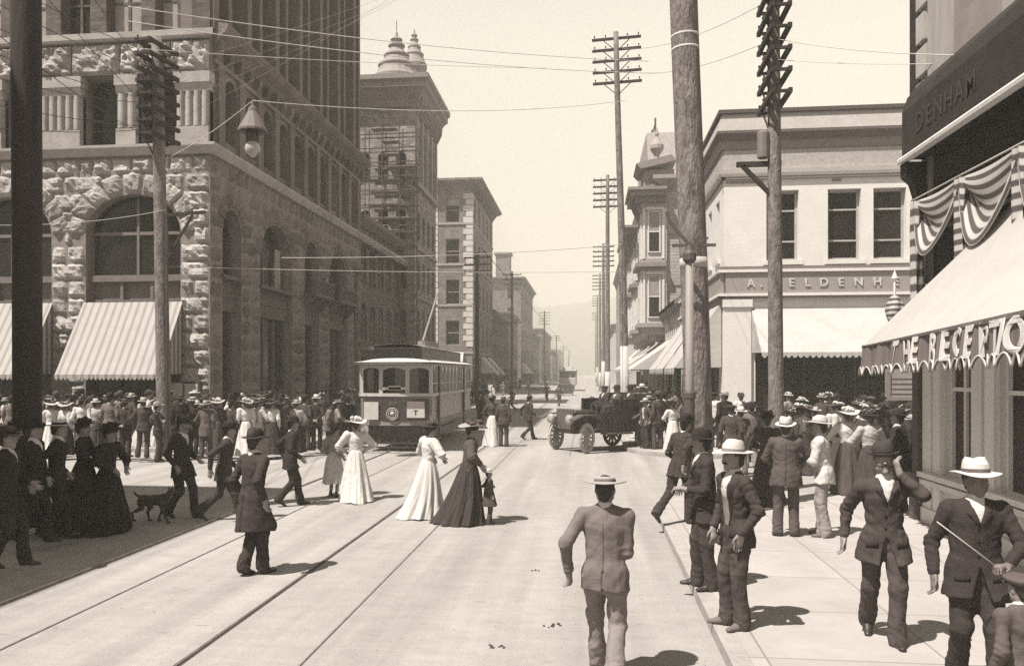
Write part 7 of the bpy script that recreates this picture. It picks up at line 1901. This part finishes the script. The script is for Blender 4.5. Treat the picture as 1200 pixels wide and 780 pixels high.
hero(66, 630, PAVE, -60, dict(feet=[(-0.09, 0.12, 0, 4, 0), (0.09, -0.2, 0.03, -4, 20)], hands=[(-0.24, 0.12, 0.0), (0.26, -0.1, 0.0)], lean=3), dict(hem=0.22, hat='boater'), {'top': cloth(0.028), 'legs': cloth(0.03), 'hat': STRAW, 'band': cloth(0.03), 'shirt': LINEN},
     'man in black suit, white collar and straw boater by the thick tarred pole', 1.74, seed=43, res=0.013)
hero(40, 636, PAVE, -80, dict(feet=[(-0.09, 0.14, 0, 4, 0), (0.09, -0.2, 0.03, -4, 20)]), dict(hem=0.3, hat='bowler'), {'top': cloth(0.026), 'legs': cloth(0.03), 'hat': cloth(0.025)}, 'man in long black coat and bowler in front of the thick tarred pole', 1.74, seed=44, res=0.013)
hero(9, 664, PAVE, -80, dict(feet=[(-0.09, 0.16, 0, 4, 0), (0.09, -0.16, 0.03, -4, 18)], hands=[(-0.2, 0.2, 0.1), (0.26, -0.1, 0.0)]), dict(hem=0.22, hat='fedora'), {'top': cloth(0.03), 'legs': cloth(0.04), 'hat': cloth(0.04)}, 'man in dark suit and soft hat at the shaded kerb edge, nearest the viewer', 1.74, seed=45, res=0.013)
hero(18, 618, PAVE, -30, dict(), dict(kind='woman', hat='lady_small', skirt=dict(r1=0.38)), BK, 'woman in black standing deeper in the shade past the tarred pole', 1.62, seed=46, res=0.014)

# ---------------------------------------------------------------- crowd prototypes
LO = 0.021
MP = {
 'stand': (dict(), dict()), 'behind': (dict(hands=[(-0.04, -0.16, 0.0), (0.04, -0.17, 0.02)], elbows=[(-1, -0.3, 0), (1, -0.3, 0)], hdir=[(0.8, -.2, -.3), (-0.8, -.2, -.3)]), dict(vent=True)),
 'pockets': (dict(feet=[(-0.14, 0.02, 0, 14, 0), (0.12, -0.03, 0, -10, 0)], hands=[(-0.22, 0.07, 0.02), (0.22, 0.07, 0.02)], elbows=[(-1, -0.8, 0), (1, -0.8, 0)], sway=(0.03, 0)), dict(open=0.05, button=0.05)),
 'folded': (dict(hands=[(0.08, 0.2, 0.26), (-0.08, 0.23, 0.24)], elbows=[(-1, 0.2, -0.5), (1, 0.2, -0.5)], hdir=[(1, 0, 0.2), (-1, 0, 0.2)], head=(12, -6, 0)), dict()),
 'walk': (dict(feet=[(-0.09, 0.26, 0.0, 4, -8), (0.09, -0.3, 0.05, -4, 30)], hands=[(-0.25, -0.16, 0.02), (0.26, 0.22, 0.05)], lean=5, twist=4), dict()),
 'lean': (dict(feet=[(-0.12, -0.05, 0, 12, 0), (0.12, 0.1, 0, -12, 0)], hands=[(-0.15, 0.24, 0.1), (0.26, 0.05, -0.03)], elbows=[(-1, -0.5, 0), None], lean=8, head=(-18, -10, 0)), dict(hem=0.26)),
 'shirt': (dict(hands=[(-0.2, 0.14, 0.1), (0.26, 0.04, -0.04)], head=(-20, 0, 0)), dict(coat=False)),
 'turn': (dict(hands=[(-0.26, 0.02, -0.05), (0.12, 0.22, 0.2)], elbows=[None, (1, -0.4, -.3)], head=(35, -4, 0), twist=8), dict(fat=1.1, hem=0.2)),
}
WP = {
 'w_stand': (dict(hands=[(-0.12, 0.24, 0.08), (0.12, 0.24, 0.08)], elbows=[(-1, -0.4, 0), (1, -0.4, 0)]), dict(skirt=dict(r1=0.34, train=0.1))),
 'w_hang': (dict(head=(20, -5, 0)), dict(skirt=dict(r1=0.36, train=0.12), puff=0.04)),
 'w_lean': (dict(hands=[(-0.2, 0.2, 0.15), (0.24, 0.06, -0.05)], elbows=[(-1, -0.4, 0), None], lean=6, head=(-20, -8, 0)), dict(skirt=dict(r1=0.38, train=0.16, folds=10))),
}
PROTO = {}
def proto(kind, hat):
    key = (kind, hat)
    if key in PROTO: return PROTO[key]
    base = (kind, None)
    if base not in PROTO:
        if kind in MP: p, s = MP[kind]; PROTO[base] = parts_of(p, dict(s), LO, len(PROTO) + 50)
        else: p, s = WP[kind]; PROTO[base] = parts_of(p, dict(s, kind='woman'), LO, len(PROTO) + 50)
    parts, g = PROTO[base]; parts = list(parts); fem = kind in WP
    tl = R(4); fz = g.hu * math.cos(tl) - g.hf * math.sin(tl); fy = np.cross(fz, g.hr)
    me, bd = hat_meshes(hat); M = m4(g.Hc + g.hu * (0.085 if fem else 0.056) - g.hf * 0.008, g.hr, fy, fz, 1.05)
    parts.append(('hat', me, M, 'hat', 0)); parts.append(('hat_trimming' if fem else 'hat_band', bd, Matrix.Identity(4), 'band', len(parts) - 1))
    PROTO[key] = parts; return parts

rc = random.Random(21)
TONE = {'black': 0.028, 'charcoal': 0.05, 'dark grey': 0.08, 'brown': 0.12, 'mid grey': 0.2, 'light grey': 0.33, 'cream': 0.55, 'white': 0.7}
HATW = {'boater': ('straw boater', 'pale'), 'bowler': ('bowler', 'dark'), 'fedora': ('soft hat', None), 'wide': ('wide hat', None), 'panama': ('panama', 'pale'), 'cap': ('flat cap', None), 'lady_wide': ('wide hat', None), 'lady_small': ('small hat', None)}
POSEW = {'stand': 'standing', 'behind': 'hands behind back', 'pockets': 'hands in pockets', 'folded': 'arms folded', 'walk': 'walking', 'lean': 'leaning forward', 'shirt': 'in shirtsleeves', 'turn': 'head turned', 'w_stand': 'hands clasped', 'w_hang': 'arms hanging', 'w_lean': 'leaning forward'}
USED = {}
ORD = ['', 'second ', 'third ', 'fourth ', 'fifth ', 'sixth ']
def crowd(x, y, z, yaw, kind, hat, top, bottom, where, group, h=None, hat_pale=None):
    fem = kind in WP
    if hat_pale is None: hat_pale = {'pale': True, 'dark': False}.get(HATW[hat][1], rc.random() < (0.4 if fem else 0.16))
    hv = rc.choice((0.4, 0.5, 0.6)) if hat_pale else rc.choice((0.03, 0.045, 0.09))
    tm = LINEN if top == 'white' else cloth(TONE[top]); bm = LINEN if bottom == 'white' else cloth(TONE[bottom])
    mats = {'top': tm, 'legs': bm, 'skirt': bm, 'hat': (STRAW if hv > 0.55 else cloth(hv)) if hat_pale else cloth(hv), 'band': cloth(0.03) if not fem else rc.choice((LINEN, cloth(0.06), cloth(0.2)))}
    if kind == 'shirt': mats['shirt'] = LINEN
    tone = ('pale ' if hat_pale else 'dark ') if hat not in ('boater', 'bowler', 'panama') else ''
    who = 'woman' if fem else 'man'
    dress = (f'{top} blouse' if top != bottom else f'{top} dress') if fem else ('shirtsleeves' if kind == 'shirt' else (f'{top} suit' if top == bottom else f'{top} jacket'))
    pz = '' if kind in ('shirt', 'stand') else POSEW[kind]
    base = f'{who} in {dress}, {tone}{HATW[hat][0]}, {where}'
    if pz and len(base.split()) + len(pz.split()) <= 13: base = f'{who} in {dress}, {tone}{HATW[hat][0]}, {pz}, {where}'
    USED.setdefault(base, []).append((x, y))
    o = spawn(proto(kind, hat), (x, y, z), yaw, mats, base, group, h or rc.gauss(1.60 if fem else 1.71, 0.07))
    CROWD.append((base, o, x)); return o
CROWD = []
def rand_person(x, y, z, yaw, where, group, pf=0.35, kinds=None, pale=0.3):
    if rc.random() < pf:
        t = rc.choice(['white', 'white', 'cream', 'charcoal', 'black', 'light grey']); b = t if rc.random() < 0.45 else rc.choice(['charcoal', 'black', 'dark grey', 'cream'])
        crowd(x, y, z, yaw, rc.choice(list(WP)), rc.choice(['lady_wide', 'lady_wide', 'lady_small']), t, b, where, group)
    else:
        k = rc.choice(kinds or ['stand', 'behind', 'pockets', 'folded', 'lean', 'turn', 'stand', 'shirt' if rc.random() < 0.3 else 'turn'])
        t = rc.choice(['black', 'charcoal', 'charcoal', 'dark grey', 'dark grey', 'brown', 'mid grey']); b = t if rc.random() < 0.5 else rc.choice(['black', 'charcoal', 'dark grey', 'mid grey'])
        crowd(x, y, z, yaw, k, rc.choice(['boater', 'bowler', 'fedora', 'fedora', 'bowler', 'wide', 'cap', 'fedora']), t, b, where, group)

# the crowd watching at the stone block's corner
GL_ = 'crowd on the pavement at the stone block corner'
front = [(60, 531, 'w_stand', 'lady_wide', 'white', 'white', 20), (77, 533, 'w_hang', 'lady_wide', 'white', 'charcoal', -20), (96, 535, 'shirt', 'fedora', 'white', 'mid grey', 10), (112, 532, 'w_stand', 'lady_small', 'cream', 'dark grey', 0),
         (129, 534, 'stand', 'bowler', 'mid grey', 'charcoal', 5), (147, 535, 'behind', 'fedora', 'charcoal', 'charcoal', -8), (167, 536, 'pockets', 'panama', 'dark grey', 'dark grey', 15), (185, 541, 'folded', 'panama', 'charcoal', 'dark grey', -70),
         (212, 533, 'stand', 'wide', 'black', 'black', 10), (226, 531, 'turn', 'boater', 'charcoal', 'charcoal', -15), (241, 537, 'lean', 'wide', 'brown', 'dark grey', 8), (254, 533, 'w_stand', 'lady_wide', 'dark grey', 'dark grey', 10),
         (271, 533, 'stand', 'bowler', 'dark grey', 'charcoal', -15), (288, 533, 'w_hang', 'lady_wide', 'white', 'white', 20), (303, 532, 'w_stand', 'lady_wide', 'white', 'cream', -30), (318, 532, 'w_lean', 'lady_wide', 'white', 'charcoal', 5),
         (331, 531, 'folded', 'fedora', 'dark grey', 'charcoal', -20), (347, 530, 'w_stand', 'lady_small', 'cream', 'black', 0), (358, 527, 'stand', 'bowler', 'dark grey', 'dark grey', -25), (371, 527, 'behind', 'fedora', 'charcoal', 'black', 5)]
for px, py, k, h, a, b, yw in front:
    zz = PAVE if py <= 537 else 0.0; x, y = G(px, py, zz)
    wh = 'front row under the awning' if px < 180 else ('front row by the grey pole' if px < 240 else ('front row below arc lamp' if px < 325 else 'front row near the streetcar'))
    crowd(x, y, zz, yw, k, h, a, b, wh, GL_)
for row, (yy, n, x0, x1, wh) in enumerate(((26.9, 21, -21, -9.9, 'second row'), (27.8, 21, -22, -10.2, 'third row'), (28.9, 19, -22, -10.6, 'back row'))):
    for i in range(n):
        x = x0 + (x1 - x0) * (i + 0.5 + rc.uniform(-0.65, 0.65)) / n
        wp = 'under far awning' if x < -18.6 else ('under near awning' if x < -15 else ('by stone pier' if x < -12.6 else 'below arc lamp'))
        rand_person(x, yy + rc.uniform(-0.25, 0.25), PAVE, rc.gauss(-5, 40), f'{wh} {wp}', GL_, 0.33)
for i in range(30):
    y = 31.5 + 26 * (i / 30) ** 1.2; x = rc.uniform(-12.9, -9.9)
    wp = 'on pavement past the first arch' if y < 36 else ('on pavement opposite the streetcar' if y < 44 else 'beside the streetcar rear')
    rand_person(x, y, PAVE, rc.choice((0, 180, -90)) + rc.gauss(0, 25), f'{wp}', GL_, 0.3)
for px, py, k, h, a, b, yw in ((384, 527, 'lean', 'fedora', 'mid grey', 'charcoal', -60), (396, 524, 'w_stand', 'lady_wide', 'light grey', 'dark grey', -80), (408, 520, 'stand', 'bowler', 'black', 'black', 20)):
    x, y = G(px, py); crowd(x, y, 0, yw, k, h, a, b, 'at the streetcar front corner', GL_)
# further up that pavement
for i in range(26):
    y = 62 + 75 * (i / 26) ** 1.15; x = rc.uniform(-12.4, -9.4); wp = 'before the turreted building' if y < 80 else ('at the second side street' if y < 97 else 'under the hotel awnings')
    rand_person(x, y, PAVE if x < -9.8 and not 88 < y < 97 else 0, rc.choice((0, 180)) + rc.gauss(0, 40), wp, 'people further up the streetcar side', 0.35, ['stand', 'walk', 'walk', 'pockets', 'turn'])
# mid street
for px, py, k, h, a, b, yw, z in ((590, 523, 'stand', 'fedora', 'dark grey', 'dark grey', -10, 0), (577, 522, 'w_stand', 'lady_small', 'dark grey', 'white', 10, 0), (619, 515, 'walk', 'bowler', 'charcoal', 'charcoal', -60, 0), (563, 497, 'stand', 'bowler', 'black', 'charcoal', 150, 0), (572, 492, 'w_stand', 'lady_wide', 'white', 'white', 170, 0), (600, 483, 'walk', 'fedora', 'mid grey', 'mid grey', 90, 0), (641, 470, 'walk', 'bowler', 'charcoal', 'dark grey', 170, 0), (655, 476, 'walk', 'fedora', 'dark grey', 'dark grey', -20, 0)):
    x, y = G(px, py, z); crowd(x, y, z, yw, k, h, a, b, 'out on the crossing' if py > 510 else 'in the street beyond', 'people crossing the street')
# far corner by the telegraph poles
GR_ = 'onlookers at the telegraph pole corner'
for px, py, k, h, a, b, yw in ((752, 522, 'lean', 'fedora', 'dark grey', 'dark grey', 95), (757, 525, 'pockets', 'panama', 'dark grey', 'charcoal', 120), (761, 524, 'stand', 'boater', 'charcoal', 'charcoal', 130), (771, 526, 'stand', 'fedora', 'dark grey', 'dark grey', 40), (779, 525, 'behind', 'bowler', 'charcoal', 'charcoal', 10), (788, 527, 'w_stand', 'lady_wide', 'white', 'white', 20),
                               (838, 524, 'shirt', 'cap', 'white', 'charcoal', -30), (849, 531, 'turn', 'fedora', 'black', 'black', 20)):
    x, y = G(px, py, PAVE); crowd(x, y, PAVE, yw, k, h, a, b, 'front of group behind car' if px < 800 else 'past the slanting pole', GR_)
for i in range(34):
    y = 29.5 + 34 * (i / 34) ** 1.3; x = rc.uniform(1.7, 4.4)
    wp = 'packed behind the car' if y < 36 else ('under steep side awning' if y < 47 else 'under broad striped awning')
    rand_person(x, y, PAVE, rc.choice((180, 150, 0, 90)) + rc.gauss(0, 30), wp, GR_, 0.28)
# by the white store
GS_ = 'people at the white corner store'
for px, py, k, h, a, b, yw in ((868, 556, 'stand', 'panama', 'brown', 'mid grey', 8), (857, 560, 'stand', 'cap', 'dark grey', 'light grey', -10), (880, 548, 'turn', 'wide', 'mid grey', 'light grey', 0), (947, 548, 'w_stand', 'lady_wide', 'dark grey', 'black', 30), (955, 541, 'stand', 'wide', 'mid grey', 'charcoal', 10),
                               (980, 546, 'w_hang', 'lady_wide', 'white', 'black', -5), (1000, 552, 'stand', 'fedora', 'mid grey', 'charcoal', 15), (1012, 545, 'w_stand', 'lady_wide', 'white', 'white', -10), (1027, 552, 'stand', 'bowler', 'dark grey', 'dark grey', -20), (1042, 560, 'w_lean', 'lady_small', 'dark grey', 'white', 25), (925, 556, 'w_lean', 'lady_wide', 'charcoal', 'charcoal', -40), (1068, 572, 'stand', 'wide', 'black', 'charcoal', 50)):
    x, y = G(px, py, PAVE); z = PAVE if y > 26 or y < 18 else 0
    if z == 0: x, y = G(px, py, 0)
    crowd(x, y, z, yw, k, h, a, b, 'before the long cream awning', GS_)
for i in range(28):
    x = 5.2 + 7.5 * rc.random(); y = rc.uniform(27.0, 32.2); rand_person(x, y, PAVE, rc.gauss(0, 45), 'under the long cream awning' if x < 8.5 else 'deep under the cream awning', GS_, 0.4)
for i in range(20):
    x = 4.4 + 5.2 * rc.random(); y = rc.uniform(20.5, 27.0); rand_person(x, y, 0 if y < 26 else PAVE, rc.gauss(0, 50), 'by the straight brown pole' if x < 6.8 else 'between brown pole and saloon', GS_, 0.4)
# riders in the touring car
SEAT = dict(pz=0.0, feet=[(-0.12, 0.42, -0.42, 0, 0), (0.12, 0.42, -0.42, 0, 0)], knees=[(0, 1, 0.6), (0, 1, 0.6)], hands=[(-0.15, 0.35, 0.12), (0.15, 0.35, 0.12)])
sp_m, g_ = parts_of(SEAT, dict(hat='fedora', hem=0.05), LO, 90); sp_b, g_ = parts_of(SEAT, dict(hat='cap', hem=0.05), LO, 91); sp_p, g_ = parts_of(SEAT, dict(hat='panama', hem=0.05), LO, 92)
AM = auto.matrix_basis.copy() if False else Matrix.Translation(auto.location) @ Euler(auto.rotation_euler, 'XYZ').to_matrix().to_4x4()
for (lx, ly, lz, pr, mats, t) in ((0.28, -0.36, 1.12, sp_b, {'top': cloth(0.06), 'legs': cloth(0.06), 'hat': cloth(0.1)}, 'driver in dark coat and flat cap at the wheel of the touring car'), (-0.28, -0.36, 1.12, sp_m, {'top': cloth(0.09), 'legs': cloth(0.06), 'hat': cloth(0.06)}, 'passenger in grey coat and dark hat on the front seat of the touring car'),
                                 (0.27, -1.28, 1.12, sp_m, {'top': cloth(0.05), 'legs': cloth(0.06), 'hat': cloth(0.04)}, 'passenger in black coat in the back of the touring car'), (-0.27, -1.28, 1.14, sp_p, {'top': cloth(0.3), 'legs': cloth(0.2), 'hat': STRAW}, 'passenger in pale coat and white straw hat in the back of the touring car')):
    p = AM @ Vector((lx * 1.15, ly * 1.2, lz + 0.22)); spawn(pr, p, math.degrees(auto.rotation_euler.z), mats, t, 'riders in the touring car', 1.72)

# unique wording for look-alikes: by their place along the row
byb = {}
for b, o, x in CROWD: byb.setdefault(b, []).append((o.matrix_basis, o, x))
NUMS = ['first', 'second', 'third', 'fourth', 'fifth', 'sixth', 'seventh']
for b, l in byb.items():
    if len(l) > 1:
        def sx(o): 
            X, Y = o.location.x, o.location.y; return (X * CT + Y * ST) / (-X * ST + Y * CT)
        l.sort(key=lambda t: sx(t[1]))
        for i, (_, o, _) in enumerate(l): o['label'] = ' '.join((f'{NUMS[i]} from left: ' + b).split()[:16])

# ---------------------------------------------------------------- the dog trotting in the shade
def dog():
    F = Field((-0.2, -0.5, -0.02), (0.2, 0.65, 0.72), 0.010)
    F.cone((0, -0.22, 0.40), (0, 0.02, 0.40), 0.085, 0.08, 0.04); F.cone((0, 0.02, 0.39), (0, 0.2, 0.41), 0.085, 0.105, 0.05); F.cone((0, 0.2, 0.38), (0, 0.22, 0.36), 0.1, 0.09, 0.04)
    F.cone((0, 0.26, 0.46), (0, 0.38, 0.55), 0.062, 0.052, 0.04); F.cone((0, 0.38, 0.57), (0, 0.42, 0.575), 0.06, 0.052, 0.02); F.cone((0, 0.43, 0.56), (0, 0.54, 0.54), 0.036, 0.024, 0.025)
    for s in (-1, 1):
        F.cone((s * 0.045, 0.375, 0.6), (s * 0.075, 0.365, 0.56), 0.02, 0.012, 0.01); F.cone((s * 0.05, 0.37, 0.61), (s * 0.058, 0.36, 0.665), 0.018, 0.006, 0.01)
        ph = 0.11 * s
        F.cone((s * 0.06, 0.2, 0.36), (s * 0.062, 0.19 + ph * 0.5, 0.22), 0.05, 0.03, 0.03); F.cone((s * 0.062, 0.19 + ph * 0.5, 0.22), (s * 0.06, 0.2 + ph * 1.3, 0.03), 0.03, 0.02, 0.01); F.cone((s * 0.06, 0.2 + ph * 1.3, 0.022), (s * 0.06, 0.24 + ph * 1.3, 0.018), 0.022, 0.02, 0.01)
        F.cone((s * 0.06, -0.22, 0.37), (s * 0.068, -0.16 - ph * 0.4, 0.25), 0.072, 0.045, 0.03); F.cone((s * 0.068, -0.16 - ph * 0.4, 0.25), (s * 0.066, -0.30 - ph * 1.0, 0.15), 0.04, 0.024, 0.015); F.cone((s * 0.066, -0.30 - ph, 0.15), (s * 0.064, -0.27 - ph * 1.1, 0.03), 0.024, 0.02, 0.01); F.cone((s * 0.064, -0.27 - ph * 1.1, 0.022), (s * 0.064, -0.22 - ph * 1.1, 0.018), 0.022, 0.02, 0.01)
    F.cone((0, -0.29, 0.44), (0, -0.38, 0.47), 0.026, 0.02, 0.02); F.cone((0, -0.38, 0.47), (0, -0.44, 0.56), 0.02, 0.012, 0.01)
    F.wrinkle(0.004, 3, 60)
    me = F.mesh('dog'); o = link('dog', me, None, mat('dog_fur', 0.07, 0.9, var=0.4, vscale=12, bump=0.4, bscale=60)); return o
d_ = dog(); x, y = G(180, 611); d_.location = (x, y, 0); d_.rotation_euler = (0, 0, R(-100)); d_.scale = (0.95,) * 3
tag(d_, 'small dark dog trotting across the shaded road', 'dog')
print('objects', len(bpy.data.objects), 'crowd', len(CROWD))
